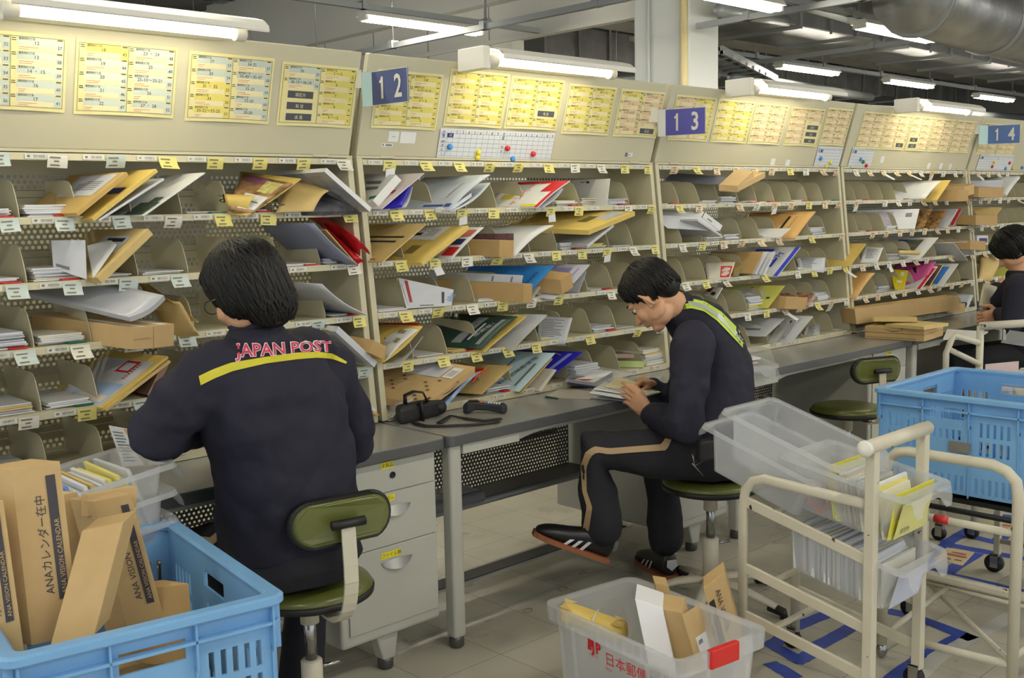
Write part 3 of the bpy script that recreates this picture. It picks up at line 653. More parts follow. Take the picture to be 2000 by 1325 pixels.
# ---------------------------------------------------------------- desks
def desk_proto():
    t = thing('office_desk', '', 'desk', (0, 0, 0), 'grey-topped steel desks in one long row'); X0, X1 = .003, W-.003
    def rr(x0, x1, y0, y1, r):
        P = []
        for (cx, cy, a0) in ((x1-r, y0+r, -90), (x1-.004, y1-.004, 0), (x0+.004, y1-.004, 90), (x0+r, y0+r, 180)):
            rad = r if cy < .3 else .004
            for q in range(7): a = R_(a0+15*q); P.append((cx+rad*math.cos(a), cy+rad*math.sin(a)))
        return P
    G().prism([V((x, y, .7385)) for x, y in rr(X0+.002, X1-.002, .002, .76, .028)], (0, 0, .0015), DESKT).obj('desk_top', t)
    g = G(); g.prism([V((x, y, .703)) for x, y in rr(X0, X1, 0, .76, .03)], (0, 0, .0355), EDGE); g.obj('edge_band', t, bevel=.003)
    def leg(x, y, nm='leg'):
        l = G().box(x, x+.052, y, y+.052, .035, .703, DESKG).obj(nm, t, bevel=.012, seg=3)
        G().lathe([(.02, 0), (.026, .006), (.026, .032), (.022, .04)], mat('leg_foot', (88, 88, 86), .4, metal=.5), M.Translation((x+.026, y+.026, 0)), 16).obj('foot', l)
    leg(.022, .018); leg(.022, .66)
    g = G(); g.box(.075, .335, .014, .03, .668, .703, DESKG); g.box(.335, 1.2, .06, .07, .675, .700, DESKG)
    xs = [.335+(1.2-.335)*i/10 for i in range(11)]
    g.prism([V((x, .03, .703)) for x in (xs[0], xs[-1])]+[V((x, .03, .668+.028*math.sin(math.pi*i/10)**.6)) for i, x in reversed(list(enumerate(xs)))], (0, .012, 0), DESKG)
    g.obj('apron', t)
    # pedestal
    px0, px1, py, pz0, pz1 = 1.218, 1.612, .032, .125, .700
    p = thing('pedestal', '', '', (0, 0, 0)); del p['label'], p['category']; par(p, t)
    G().box(px0, px1, py+.006, .70, pz0, pz1, DESKG).obj('cabinet_body', p, bevel=.012, seg=3)
    for (a, b, hd) in ((.597, .694, 0), (.424, .594, 1), (.165, .421, 1)):
        G().box(px0+.028, px1-.012, py-.001, py+.012, a, b, DESKG).obj('drawer_front', p, bevel=.0015)
        g = G()
        if hd:
            zc = b-.062; n = 12; xc = (px0+.028+px1-.012)/2+.01
            up = [V((xc-.062+.124*i/n, py-.003-.0*i, zc+.014+.004*math.sin(math.pi*i/n))) for i in range(n+1)]
            lo = [V((xc-.062+.124*i/n, py-.014*math.sin(math.pi*i/n)-.003, zc+.010-.024*math.sin(math.pi*i/n)**.6)) for i in range(n+1)]
            for i in range(n): g.add([up[i], lo[i], lo[i+1], up[i+1]], [(0, 1, 2, 3)], mat('handle_steel', (150, 150, 146), .3, metal=.6), True)
            g.obj('handle', p)
        else:
            g.lathe([(.0, .0), (.0105, 0), (.0105, .004), (.007, .005), (.007, .001), (0, .001)], MBLACK, M.Translation((px0+.21, py-.001, .648))@M.Rotation(R_(90), 4, 'X'), 16); g.obj('lock', p)
    g = G(); TGY = mat('drawer_tag_yellow', (236, 222, 40), .5)
    for (x, z, w, s) in ((.165, .672, .05, '文具品'), (.165, .566, .05, '輪ゴム'), (.155, .383, .078, 'ファイル類')):
        x += px0; g.add([(x, py-.002, z), (x+w, py-.002, z), (x+w, py-.002, z+.021), (x, py-.002, z+.021)], [(0, 1, 2, 3)], TGY)
        g.text(s, lambda u, v: V((x+u, py-.003, z+v)), .0155, CHT, w/2, .005, 'C')
    g.obj('drawer_tag', p, label='small yellow drawer tags')
    for y in (.06, .62):
        x = px0+.19; g = G(); g.prism([V((x-.045, y-.0, .125)), V((x+.045, y, .125)), V((x+.03, y, .035)), V((x-.018, y, .035))], (0, .05, 0), DESKG); g.obj('pedestal_foot', p, bevel=.006)
        G().lathe([(.022, 0), (.026, .006), (.026, .028), (.024, .037)], mat('leg_foot'), M.Translation((x+.006, y+.025, 0)), 16).obj('glide', p)
    # perforated modesty panel, under shelf and foot rail
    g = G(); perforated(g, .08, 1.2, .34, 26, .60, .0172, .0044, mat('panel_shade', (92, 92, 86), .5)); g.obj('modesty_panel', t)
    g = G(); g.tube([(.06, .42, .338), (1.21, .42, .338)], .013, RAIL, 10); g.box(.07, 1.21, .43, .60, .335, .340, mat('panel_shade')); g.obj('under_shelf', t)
    g = G(); g.box(.06, 1.24, .36, .40, .055, .095, DESKG); g.box(.06, 1.24, .30, .375, .095, .100, mat('foot_rubber', (58, 58, 56), .6)); g.obj('foot_rail', t)
    return t
dp = desk_proto()
DL = {-1: 'steel desk with three tagged drawers beside the man with JAPAN POST on his back', 0: 'steel desk with a grey front leg under the black pouch and scanner', 1: 'steel desk behind the empty green stool', 2: 'steel desk under the flat carton, partly behind the blue crate', 3: 'steel desk where the third man sits at the right edge'}
dp['label'] = DL[0]; DESKS = {0: dp}
def dup3(root, d, label):
    r = root.copy(); COL.objects.link(r); r.location = root.location+V(d); r['label'] = label
    def rec(a, b):
        for ch in list(a.children):
            c = ch.copy(); COL.objects.link(c); c.parent = b; c.matrix_parent_inverse = ch.matrix_parent_inverse; rec(ch, c)
    rec(root, r); return r
for j in (-1, 1, 2, 3): DESKS[j] = dup3(dp, (W*j, 0, 0), DL[j])
LK = mat('locker_grey_cream', (150, 144, 120), .5)
for i, x in enumerate([-2.2, -1.0, .6, 2.2, 3.4, 5.2]):
    t = thing('locker', 'pale locker behind the cabinets, glimpsed through the perforations', 'locker', (x, 2.2, 0), 'lockers behind the sorting cabinets')
    G().box(x, x+.9, 2.2, 2.7, 0.03, 1.55, LK).obj('cabinet_body', t, bevel=.006)
    g = G(); g.box(x+.01, x+.445, 2.192, 2.2, .06, 1.52, LK); g.box(x+.455, x+.89, 2.192, 2.2, .06, 1.52, LK); g.objs('door', t)
# ---------------------------------------------------------------- mail in the cabinets
def sheet(name, lb, cat, c, t, m, art=(), curl=0, roll=0, group=None, back=None, nu=8, nv=6, puff=0, bev=0):
    """c: four corners (u0v0, u1v0, u1v1, u0v1). curl bows the sheet, roll bends the u=0 edge; art: rectangles (u0,v0,u1,v1,mat) or texts (str,u,v,height,mat,rot)"""
    c = [V(p) for p in c]; N = (c[1]-c[0]).cross(c[3]-c[0]).normalized(); mir = 1
    if N.dot(CAM-c[0]) < 0: N = -N; mir = -1
    Lu, Lv = (c[1]-c[0]).length, (c[3]-c[0]).length
    def S(u, v, o=0):
        p = (c[0]*(1-u)+c[1]*u)*(1-v)+(c[3]*(1-u)+c[2]*u)*v
        b = curl*math.sin(math.pi*v)*(1-.5*u)+roll*max(0, 1-u*2.2)**2+(puff*(math.sin(math.pi*min(1, max(0, u)))*math.sin(math.pi*min(1, max(0, v))))**.5 if puff else 0)
        return p+N*(b+o)
    g = G(); A = [S(i/nu, j/nv) for j in range(nv+1) for i in range(nu+1)]
    th = max(t, .0012); pf = lambda i, j: puff*(math.sin(math.pi*i/nu)*math.sin(math.pi*j/nv))**.5*1.6 if puff else 0
    Bk = [S(i/nu, j/nv)-N*(th+pf(i, j)) for j in range(nv+1) for i in range(nu+1)]
    q = lambda i, j: j*(nu+1)+i; k = (nu+1)*(nv+1); F = []
    for j in range(nv):
        for i in range(nu): F.append((q(i, j), q(i+1, j), q(i+1, j+1), q(i, j+1))); F.append((k+q(i, j+1), k+q(i+1, j+1), k+q(i+1, j), k+q(i, j)))
    E_ = []
    for i in range(nu): E_ += [(q(i+1, 0), q(i, 0), k+q(i, 0), k+q(i+1, 0)), (q(i, nv), q(i+1, nv), k+q(i+1, nv), k+q(i, nv))]
    for j in range(nv): E_ += [(q(0, j), q(0, j+1), k+q(0, j+1), k+q(0, j)), (q(nu, j+1), q(nu, j), k+q(nu, j), k+q(nu, j+1))]
    b0 = len(g.v); g.add(A+Bk, F, m, bool(curl or roll or puff)); mi = g.mi(back or m)
    for f in E_: g.f.append(tuple(b0+x for x in f)); g.m.append(mi); g.sm.append(False)
    lay = 0
    for a in art:
        lay += 1; off = .0008+.0002*lay
        if isinstance(a[0], str):
            s, u, v, hgt, am = a[:5]; rot = a[5] if len(a) > 5 else 0; cr, sr = math.cos(R_(rot)), math.sin(R_(rot)); al = a[6] if len(a) > 6 else 'C'
            g.text(s, lambda x, y: S(u+mir*(x*cr-y*sr)/Lu, v+(x*sr+y*cr)/Lv, off+.0006), hgt*Lv, am, 0, -hgt*Lv*.35, al)
        else:
            u0, v0, u1, v1, am = a
            if am is LINES or am is LINESR: # printed text lines
                n = max(2, int((v1-v0)*Lv/.009)); rr = random.Random(int(u0*97+v0*31))
                for z in range(n):
                    va = v1-(z+.7)*(v1-v0)/n; ue = u0+(u1-u0)*rr.uniform(.55, 1); P = [S(u0, va, off), S(ue, va, off), S(ue, va+(v1-v0)/n*.4, off), S(u0, va+(v1-v0)/n*.4, off)]
                    g.add(P, [(0, 1, 2, 3)], GREY if am is LINES else RED)
                continue
            if am is BARS:
                n = 9
                for z in range(n):
                    ua = u0+(u1-u0)*z/n; g.add([S(ua, v0, off), S(ua+(u1-u0)*.05, v0, off), S(ua+(u1-u0)*.05, v1, off), S(ua, v1, off)], [(0, 1, 2, 3)], BLACK)
                continue
            ni = max(1, int((u1-u0)*6))
            nj = max(1, int((v1-v0)*6))
            for i in range(ni):
                for j in range(nj):
                    ua, ub = u0+(u1-u0)*i/ni, u0+(u1-u0)*(i+1)/ni; va, vb = v0+(v1-v0)*j/nj, v0+(v1-v0)*(j+1)/nj
                    g.add([S(ua, va, off), S(ub, va, off), S(ub, vb, off), S(ua, vb, off)], [(0, 1, 2, 3)], am)
    return tag(g.obj(name), lb, cat, group)
LINES, LINESR, BARS = object(), object(), object()
def fit(p):  # keep deep corners in front of the back panel
    return V((p.x, min(p.y, YB-.012), p.z))
def lean(lb, b, t, Y, L, m, art=(), name='envelope', cat='envelope', th=.004, dx=0, dz=0, Yt=None, **k):
    """piece standing on its long side in a slot: b, t = front edge bottom and top seen in the photo, running L deep"""
    B, T = at(b[0], b[1], Y), at(t[0], t[1], Y if Yt is None else Yt)
    d = V((dx, L, dz)); return sheet(name, lb, cat, [B, fit(B+d), fit(T+d), T], th, m, art, **k)
def face(lb, p, m, art=(), name='envelope', cat='envelope', th=.004, **k):
    return sheet(name, lb, cat, [at(*q) for q in p], th, m, art, **k)
def carton(lb, o, a, b, D, m, art=(), name='carton', cat='box', tape=None, group=None):
    o, a, b, D = at(*o), at(*a), at(*b), V(D); g = G(); g.para(o, a-o, b-o, D, m)
    N = (a-o).cross(b-o).normalized(); N = N if N.dot(CAM-o) > 0 else -N
    for q in art:
        if isinstance(q[0], str): g.text(q[0], lambda x, y: o+(a-o)*q[1]+(b-o)*q[2]+(a-o).normalized()*x+(b-o).normalized()*y+N*.001, q[3], q[4], align='L')
        else: g.add([o+(a-o)*u+(b-o)*v+N*.001 for u, v in ((q[0], q[1]), (q[2], q[1]), (q[2], q[3]), (q[0], q[3]))], [(0, 1, 2, 3)], q[4])
    if tape is not None:
        for (f0, f1) in ((b, D),):
            u = a-o; g.add([b+u*.35+V((0, 0, .0008)), b+u*.65+V((0, 0, .0008)), b+u*.65+D*.55+V((0, 0, .0008)), b+u*.35+D*.55+V((0, 0, .0008))], [(0, 1, 2, 3)], tape)
    return tag(g.obj(name, bevel=.0015), lb, cat, group)
rs = random.Random(11); FAR = G()
def stack(j, row, bn, n, where, cols=(WSTK, WHITE2), w=.12, th=.0045, L=.24, flag=None, y0=.03, grp=None):
    z = ZS[row]+.0005; xc = W*j+.022+.16*bn-.08
    grp = grp or 'letters lying flat in a pile '+where
    for i in range(n):
        a = rs.uniform(-.07, .07); dx = rs.uniform(-.006, .006); dy = rs.uniform(-.008, .012); ww = min(w*rs.uniform(.93, 1.05), .148); ll = min(L*rs.uniform(.9, 1.04), YB-.012-(YF(z)+y0+dy)-.01); t = th*rs.uniform(.6, 1.3)
        ca, sa = math.cos(a), math.sin(a); o = V((xc+dx-ww/2*ca, YF(z)+y0+dy, z)); m = rs.choice(cols)
        far = j >= 1
        g = FAR if far else G(); g.para(o, (ww*ca, ww*sa, 0), (-ll*sa*.3, ll, 0), (0, 0, t*.86), m); z += t
        if not far: tag(g.obj('letter'), 'letter in the flat pile '+where, 'letter', grp)
    if flag:
        g = G(); o = V((xc+.01, YF(z)+y0-.025, ZS[row]+.0008)); g.para(o, (.05, 0, 0), (0, .03, 0), (0, 0, .004), flag); tag(g.obj('marker_slip'), ('red' if flag is RED else 'green' if flag is GREEN else 'yellow')+' marker slip '+where, 'slip')
R = RED
# flat piles (cabinet, row from top, slot)
for a in [(-1, 1, 3, 6, 'at the left edge, top row, leftmost cabinet', (WSTK, WHITE2), R), (-1, 1, 4, 8, 'left of the yellow envelopes, top row, leftmost cabinet', (WSTK, WHITE2), R), (-1, 1, 7, 2, 'under the pine picture card, top row, leftmost cabinet', (WSTK,), GREEN), (-1, 1, 8, 2, 'left of the flower booklet, top row, leftmost cabinet', (WSTK,), R),
    (-1, 2, 3, 4, 'at the left edge of the second row, leftmost cabinet', (WSTK,), R), (-1, 2, 4, 9, 'under the standing clear sleeve, second row, leftmost cabinet', (WSTK, WHITE2, MOSTW), R), (-1, 2, 5, 2, 'under the padded envelope, second row, leftmost cabinet', (WSTK, WHITE2), None), (-1, 2, 6, 2, 'right of the padded envelope, second row, leftmost cabinet', (WSTK,), None), (-1, 2, 9, 2, 'right of the seated man\'s hair, second row, leftmost cabinet', (WSTK,), R), (-1, 2, 10, 4, 'under the red bag, leftmost cabinet', (WSTK, WHITE2), R),
    (-1, 3, 3, 10, 'at the left edge of the third row, leftmost cabinet', (WSTK, WHITE2), R), (-1, 3, 4, 7, 'left of the two long cartons, third row, leftmost cabinet', (WSTK, WHITE2, MOSTW), GREEN), (-1, 3, 10, 2, 'under the bent white envelope, third row, leftmost cabinet', (WSTK,), R),
    (-1, 4, 3, 6, 'at the left edge of the fourth row, leftmost cabinet', (WHITE2, KRAFTL, WSTK), None), (-1, 4, 4, 4, 'with clips, fourth row, leftmost cabinet', (WHITE2, WSTK), GREEN), (-1, 4, 6, 2, 'under the stamped envelope, fourth row, leftmost cabinet', (WSTK,), None), (-1, 5, 3, 5, 'at the left edge of the lowest row, leftmost cabinet', (WSTK, WHITE2), None), (-1, 5, 6, 7, 'beside the white form, lowest row, leftmost cabinet', (WSTK, WHITE2), R),
    (0, 1, 7, 6, 'right of the red and white leaflet, top row, cabinet 12', (WSTK, YELT, WHITE2), R), (0, 1, 8, 7, 'before the tall white card, top row, cabinet 12', (WSTK, KRAFTL, MOSTW), None), (0, 1, 9, 7, 'right of the tall white card, top row, cabinet 12', (WHITE2, WSTK), R), (0, 2, 2, 2, 'under the kraft envelope, second row, cabinet 12', (WSTK,), GREEN), (0, 2, 7, 7, 'third slot from the right, second row, cabinet 12', (WHITE2, WSTK), R), (0, 2, 8, 4, 'below the bubble mailer, second row, cabinet 12', (WSTK, YELT), None), (0, 2, 9, 1, 'last divider slot, second row, cabinet 12', (WHITE2,), None),
    (0, 3, 1, 2, 'first slot, third row, cabinet 12', (WSTK,), None), (0, 3, 4, 3, 'under the long brown carton, third row, cabinet 12', (WSTK, WHITE2), None), (0, 3, 6, 3, 'under the small brown box, third row, cabinet 12', (WHITE2, YELT), None), (0, 3, 8, 1, 'right of the brown box, third row, cabinet 12', (WSTK,), R), (0, 4, 2, 1, 'right of the picture booklet, fourth row, cabinet 12', (WSTK,), None), (0, 4, 3, 2, 'thin and brown, fourth row, cabinet 12', (KRAFTL,), R), (0, 4, 6, 2, 'under the printed forms, fourth row, cabinet 12', (WHITE2, YELT), None), (0, 4, 8, 6, 'near the bent-over man, fourth row, cabinet 12', (WSTK, WHITE2), R), (0, 4, 9, 1, 'last slot, fourth row, cabinet 12', (WHITE2,), None),
    (0, 5, 4, 5, 'behind the scanner, lowest row, cabinet 12', (WHITE2, WSTK), R),
    (1, 1, 1, 1, 'first slot, top row, cabinet 13', (WSTK,), R), (1, 1, 3, 3, 'third slot, top row, cabinet 13', (WSTK,), None), (1, 1, 4, 7, 'below the overhanging carton, top row, cabinet 13', (WHITE2, WSTK), None), (1, 1, 5, 2, 'fifth slot, top row, cabinet 13', (WSTK,), R), (1, 1, 6, 1, 'sixth slot, top row, cabinet 13', (WSTK,), R), (1, 1, 8, 2, 'eighth slot, top row, cabinet 13', (WSTK,), R), (1, 1, 10, 1, 'last slot, top row, cabinet 13', (WHITE2,), GREEN),
    (1, 2, 3, 4, 'below the white binder box, second row, cabinet 13', (WHITE2, MOSTW), None), (1, 2, 4, 6, 'right of the white binder box, second row, cabinet 13', (WHITE2, WSTK), None), (1, 2, 6, 3, 'left of the orange envelope, second row, cabinet 13', (WSTK,), R), (1, 2, 9, 9, 'right of the orange envelope, second row, cabinet 13', (WHITE2, WSTK), None), (1, 3, 5, 15, 'tallest in the third row, cabinet 13', (WHITE2, WSTK, WHITE2), None), (1, 3, 8, 2, 'right of the blue-edged envelope, third row, cabinet 13', (WSTK,), None), (1, 4, 5, 15, 'tallest in the fourth row, cabinet 13', (WHITE2, WSTK, YELT), None), (1, 4, 9, 9, 'right of the open carton, fourth row, cabinet 13', (WHITE2, WSTK), None), (1, 5, 10, 1, 'last slot, lowest row, cabinet 13', (WSTK,), None),
    (2, 1, 2, 1, 'second slot, top row, cabinet before 14', (WSTK,), R), (2, 1, 5, 1, 'fifth slot, top row, cabinet before 14', (WSTK,), R), (2, 2, 4, 5, 'thick and white, second row, cabinet before 14', (WSTK,), None), (2, 2, 2, 1, 'second slot, second row, cabinet before 14', (WSTK,), R), (2, 3, 4, 7, 'middle of the third row, cabinet before 14', (WHITE2, WSTK), None), (2, 3, 5, 5, 'under the rolled brown wrapper, third row, cabinet before 14', (WHITE2,), None), (2, 4, 3, 8, 'left of the yellow envelope, fourth row, cabinet before 14', (WSTK, WHITE2), None), (2, 4, 6, 3, 'with a blue card on top, fourth row, cabinet before 14', (WHITE2, BLUEP), None), (2, 4, 10, 1, 'last slot, fourth row, cabinet before 14', (DARK,), None),
    (3, 1, 1, 3, 'at the frame edge, top row of the last cabinet', (WSTK,), None), (3, 4, 2, 6, 'beside the bulging padded envelope and the third man', (WSTK, YELT), None)]:
    stack(a[0], a[1], a[2], a[3], a[4], a[5], flag=a[6])
tag(FAR.obj('letters'), 'small flat piles of letters in the slots of cabinet 13 and the farther cabinets', 'letters', None, 'stuff')
# ---- leftmost cabinet
lean('kraft envelope with a blue strip in the top row of the leftmost cabinet', (180, 427), (305, 330), .36, .30, KRAFTY, [(.1, .5, .5, .62, NAVY), (.55, .2, .8, .25, GREY)], th=.010, dx=-.03)
lean('padded kraft envelope with a white slip, top row, leftmost cabinet', (148, 416), (247, 336), .37, .28, KRAFT, [(.1, .42, .75, .95, WHITE2), (.2, .55, .6, .8, LINES)], th=.012, dx=-.05)
lean('grey magazine mailer behind the fan of kraft envelopes, top row, leftmost cabinet', (192, 429), (319, 348), .36, .30, WHITE2, [], th=.006, dx=.01)
lean('long white card with a dark pine branch picture, top row, leftmost cabinet', (280, 421), (400, 337), .355, .24, WHITE, [(.05, .02, .5, .3, mat('pine_print', (86, 104, 84), .6, var=.5, vscale=60)), (.12, .3, .32, .42, mat('pine_print'))], th=.003, dx=-.02, name='greeting_card', cat='card')
face('kraft envelope under the flower booklet, top row, leftmost cabinet', [(446, 417, .42), (482, 421, .36), (588, 349, .36), (470, 335, .62)], KRAFTY, th=.003, curl=-.01)
face('glossy booklet with vegetables and black lettering in a kraft wrapper, top row, leftmost cabinet', [(446, 409, .40), (495, 415, .355), (571, 358, .355), (475, 340, .6)], mat('food_print', (170, 132, 92), .35, var=.75, vscale=26), [(.30, .05, .95, .42, WHITE), ('おトク', .55, .22, .20, BLACK, 10), (.1, .75, .6, .95, mat('plum_print', (150, 90, 120), .4)), (.55, .5, .9, .9, mat('onion_print', (214, 206, 130), .4, var=.4, vscale=60))], name='booklet', cat='booklet', th=.006, curl=.012)
face('rolled kraft flap hanging off the flower booklet', [(440, 379, .45), (500, 382, .37), (485, 408, .37), (446, 406, .42)], KRAFTY, th=.002, name='wrapper_flap', cat='wrapper', curl=.02)
face('curled kraft envelope between the flower booklet and the white plastic mailer', [(540, 413, .40), (612, 411, .36), (642, 372, .36), (590, 349, .58)], KRAFTL, th=.004, curl=.03)
face('dark newspaper bundle under the white plastic mailer, top row, leftmost cabinet', [(590, 414, .42), (706, 412, .38), (640, 372, .40), (600, 352, .60)], mat('news_dark', (84, 84, 90), .6, var=.5, vscale=30), th=.014, curl=.01, name='newspaper', cat='newspaper')
lean('white plastic mailer with a dark framed picture, leftmost cabinet, top row', (722, 414), (634, 336), .33, .30, mat('news_print', (176, 180, 186), .35, var=.3, vscale=30), [(.05, .1, .9, .9, mat('news_print')), (.3, .25, .7, .6, mat('picture_frame_print', (70, 72, 86), .5)), (.38, .32, .62, .52, MOSTW)], th=.016, dx=-.02, back=WHITE, name='mailer', cat='mailer')
face('clear sleeve with a white sheet standing upright in the second row, leftmost cabinet', [(104, 524, .46), (169, 546, .385), (166, 469, .40), (100, 470, .48)], WHITE2, [(.1, .1, .5, .2, GREY)], th=.003, name='document_sleeve', cat='sleeve')
lean('thick kraft padded envelope tilting up in the second row, leftmost cabinet', (190, 543), (290, 447), .35, .31, KRAFTL, [(.15, .5, .6, .85, WHITE2), (.2, .72, .5, .8, BLACK)], th=.022, dx=-.04)
face('white slip lying on the padded kraft envelope, second row, leftmost cabinet', [(170, 480, .50), (182, 545, .37), (228, 478, .37), (215, 468, .50)], WHITE, th=.002)
lean('shiny white plastic mailer bowed over the two long cartons, third row, leftmost cabinet', (252, 620), (320, 577), .29, .37, mat('mailer_gloss', (196, 199, 206), .18, var=.05), [], th=.016, dx=-.17, dz=.07, roll=.0, curl=-.012, name='mailer', cat='mailer')
carton('left one of two long brown cartons sticking out of the third row, leftmost cabinet', (258, 684, .285), (300, 681, .27), (258, 640, .285), (-.145, .36, .03), CARD2, [(.1, .45, .9, .5, CARD)], tape=WHITE)
carton('right one of two long brown cartons sticking out of the third row, leftmost cabinet', (301, 681, .27), (340, 676, .26), (301, 637, .27), (-.145, .37, .03), CARD2, tape=WHITE)
face('crumpled kraft bubble envelope right of the two long cartons, third row', [(330, 655, .40), (384, 648, .33), (352, 590, .34), (290, 583, .56)], KRAFTL, th=.02, puff=.014, curl=.01, name='padded_envelope')
face('kraft envelope flap rising behind the bubble envelope, third row', [(300, 602, .45), (388, 628, .34), (330, 585, .38), (272, 552, .60)], KRAFT, th=.004, name='envelope')
face('tall kraft envelope bent over behind the man, third row', [(272, 555, .60), (390, 655, .42), (352, 600, .42), (290, 555, .62)], KRAFT, th=.003)
lean('kraft envelope with round red postmark and blue leaflet, fourth row, leftmost cabinet', (200, 797), (327, 696), .335, .30, KRAFTY, [(.06, .02, .9, .86, WHITE2), (.1, .05, .7, .42, mat('leaflet_blue', (170, 196, 226), .4)), (.12, .08, .6, .2, mat('leaflet_peach', (222, 206, 190), .5)), (.25, .62, .48, .84, RED), (.285, .655, .445, .8, WHITE2), (.2, .5, .24, .8, LINESR)], th=.008, dx=-.05)
lean('second kraft envelope behind the postmarked one, fourth row, leftmost cabinet', (206, 800), (331, 704), .33, .30, KRAFTL, th=.008, dx=-.01)
lean('brown printed parcel slip behind the seated man\'s sleeve, fourth row', (288, 772), (322, 700), .37, .22, mat('brown_leaf', (170, 136, 118), .6, var=.2), [(.1, .1, .8, .9, LINES)], th=.02)
lean('slate blue envelope draped before the red bag, second row, leftmost cabinet', (699, 518), (612, 437), .34, .30, mat('slate_envelope', (146, 152, 176), .5), th=.003, dx=-.02, curl=.008)
lean('mustard envelope between the slate envelope and the red bag, second row', (693, 514), (636, 450), .35, .28, KRAFT, th=.004, dx=.0)
sheet('plastic_bag', 'shiny crumpled red plastic bag hanging out at the right of the second row', 'bag', [at(700, 492, .34), at(628, 440, .60), at(600, 418, .60), at(720, 489, .31)], .02, REDP, curl=.035, puff=.028, nu=16, nv=12)
sheet('plastic_bag', 'lower fold of glossy red plastic under the red bag', 'bag', [at(692, 515, .36), at(640, 462, .56), at(630, 436, .52), at(706, 506, .34)], .02, REDP, curl=.01, puff=.018, nu=12, nv=8)
face('white sheet poking out right of the seated man\'s hair, third row', [(563, 632, .40), (560, 622, .42), (566, 572, .42), (578, 576, .39)], WHITE, [(.2, .4, .8, .6, GREY)], th=.002)
lean('white envelope bent downwards at the right end of the third row, leftmost cabinet', (718, 616), (628, 556), .33, .32, WHITE2, th=.003, curl=.012, dx=-.03)
lean('grey-blue catalogue bundle sloping at the right end of the fourth row, leftmost cabinet', (731, 718), (655, 648), .33, .28, mat('mailer_gloss'), [(.1, .1, .9, .9, LINES)], th=.022, dx=-.02, name='catalogue', cat='catalogue')
carton('brown wrapped box across the gap between the leftmost cabinet and cabinet 12', (722, 690, .315), (748, 703, .30), (729, 664, .315), (-.13, .34, .045), CARD, name='parcel', tape=None)
lean('kraft envelope behind the brown wrapped box, fourth row, leftmost cabinet', (736, 694), (641, 645), .36, .27, KRAFTL, th=.004, dx=-.02)
lean('white printed booklet bending at the right end of the lowest row, leftmost cabinet', (732, 806), (695, 776), .33, .26, WHITE2, th=.012, dx=-.02, name='booklet', cat='booklet')
lean('orange-edged envelope under the white booklet, lowest row, leftmost cabinet', (741, 812), (700, 803), .335, .22, mat('orange_envelope', (232, 150, 40), .5), th=.004, dx=-.03)
face('upright white form with a table and orange band in the lowest row, leftmost cabinet', [(240, 912, .30), (322, 906, .17), (268, 842, .24), (212, 832, .33)], WHITE, [(.08, .1, .5, .9, LINES), (.66, .1, .95, .9, LINES), (.52, .0, .62, 1, mat('form_orange', (220, 174, 116), .5))], th=.004, name='form', cat='form')
# ---- cabinet 12
face('white carton with green lettering in the first slot of the top row, cabinet 12', [(710, 400, .44), (728, 392, .39), (773, 341, .40), (712, 340, .62)], WHITE, [(.45, .1, .95, .2, GREEN), (.1, .45, .7, .55, GREY), (.1, .65, .7, .75, GREY)], th=.03, name='carton', cat='box')
lean('pale pink card with a red round mark, first slot of the top row, cabinet 12', (745, 408), (828, 338), .355, .30, mat('card_pink', (226, 214, 216), .35), [(.12, .42, .2, .52, RED), (.3, .25, .7, .28, GREY)], th=.003, dx=-.03, name='card', cat='card')
face('folded dark blue plastic pack under the pink card, top row, cabinet 12', [(721, 410, .45), (784, 400, .37), (803, 361, .38), (760, 372, .55)], mat('blue_pack', (54, 44, 190), .3), th=.01, curl=.01, name='plastic_pack', cat='pack')
face('curved white mailer under the blue pack, top row, cabinet 12', [(722, 413, .44), (792, 404, .37), (806, 365, .38), (770, 360, .60)], WHITE2, th=.003, curl=-.02, name='mailer', cat='mailer')
lean('large pale envelope with a blue logo, top row of cabinet 12', (878, 411), (957, 341), .345, .32, mat('envelope_ice', (208, 216, 226), .5), [(.05, .08, .14, .16, mat('logo_ink_blue', (70, 96, 168), .5)), (.16, .09, .45, .14, mat('logo_ink_blue')), (.2, .3, .24, .75, LINES)], th=.003, dx=-.06, curl=.01)
face('small white packet tucked on the pale blue-white envelope, top row, cabinet 12', [(850, 408, .40), (876, 409, .36), (921, 377, .36), (900, 381, .46)], WHITE, th=.014, name='packet', cat='packet')
lean('rear pale envelope with grey lettering behind the logo envelope, top row, cabinet 12', (880, 413), (957, 357), .345, .22, mat('envelope_ice'), [(.2, .2, .25, .7, LINES)], th=.003, dx=.06, curl=-.015)
lean('red and white leaflet with orange lettering, sixth slot of the top row, cabinet 12', (1050, 405), (1113, 353), .35, .27, WHITE, [(.0, .9, 1, 1, RED), (.0, 0, .06, 1, RED), (.02, .55, .25, .92, RED), ('キャンペーン', .5, .45, .2, mat('leaflet_orange', (232, 120, 40), .5), 90), (.6, .3, .8, .45, YEL), (.06, .02, .3, .10, YEL)], th=.004, dx=-.07, name='leaflet', cat='leaflet', curl=.006)
lean('grey pamphlet curling under the red and white leaflet, top row, cabinet 12', (1060, 404), (1100, 368), .36, .2, WHITE2, th=.003, curl=-.01, dx=.0)
face('tall white card with a dark swoosh, eighth slot of the top row, cabinet 12', [(1128, 400, .60), (1185, 402, .37), (1191, 349, .38), (1118, 352, .64)], WHITE, [(.38, .85, .46, .93, BLACK), (.22, .88, .34, .91, GREY)], th=.002, name='card', cat='card')
lean('kraft envelope with handwritten lines, leftmost in the second row of cabinet 12', (746, 512), (832, 437), .335, .33, KRAFTL, [(.1, .62, .7, .66, BLACK), (.15, .5, .6, .54, BLACK), (.5, .2, .55, .4, LINES), (.15, .05, .5, .07, RED)], th=.004, dx=-.02)
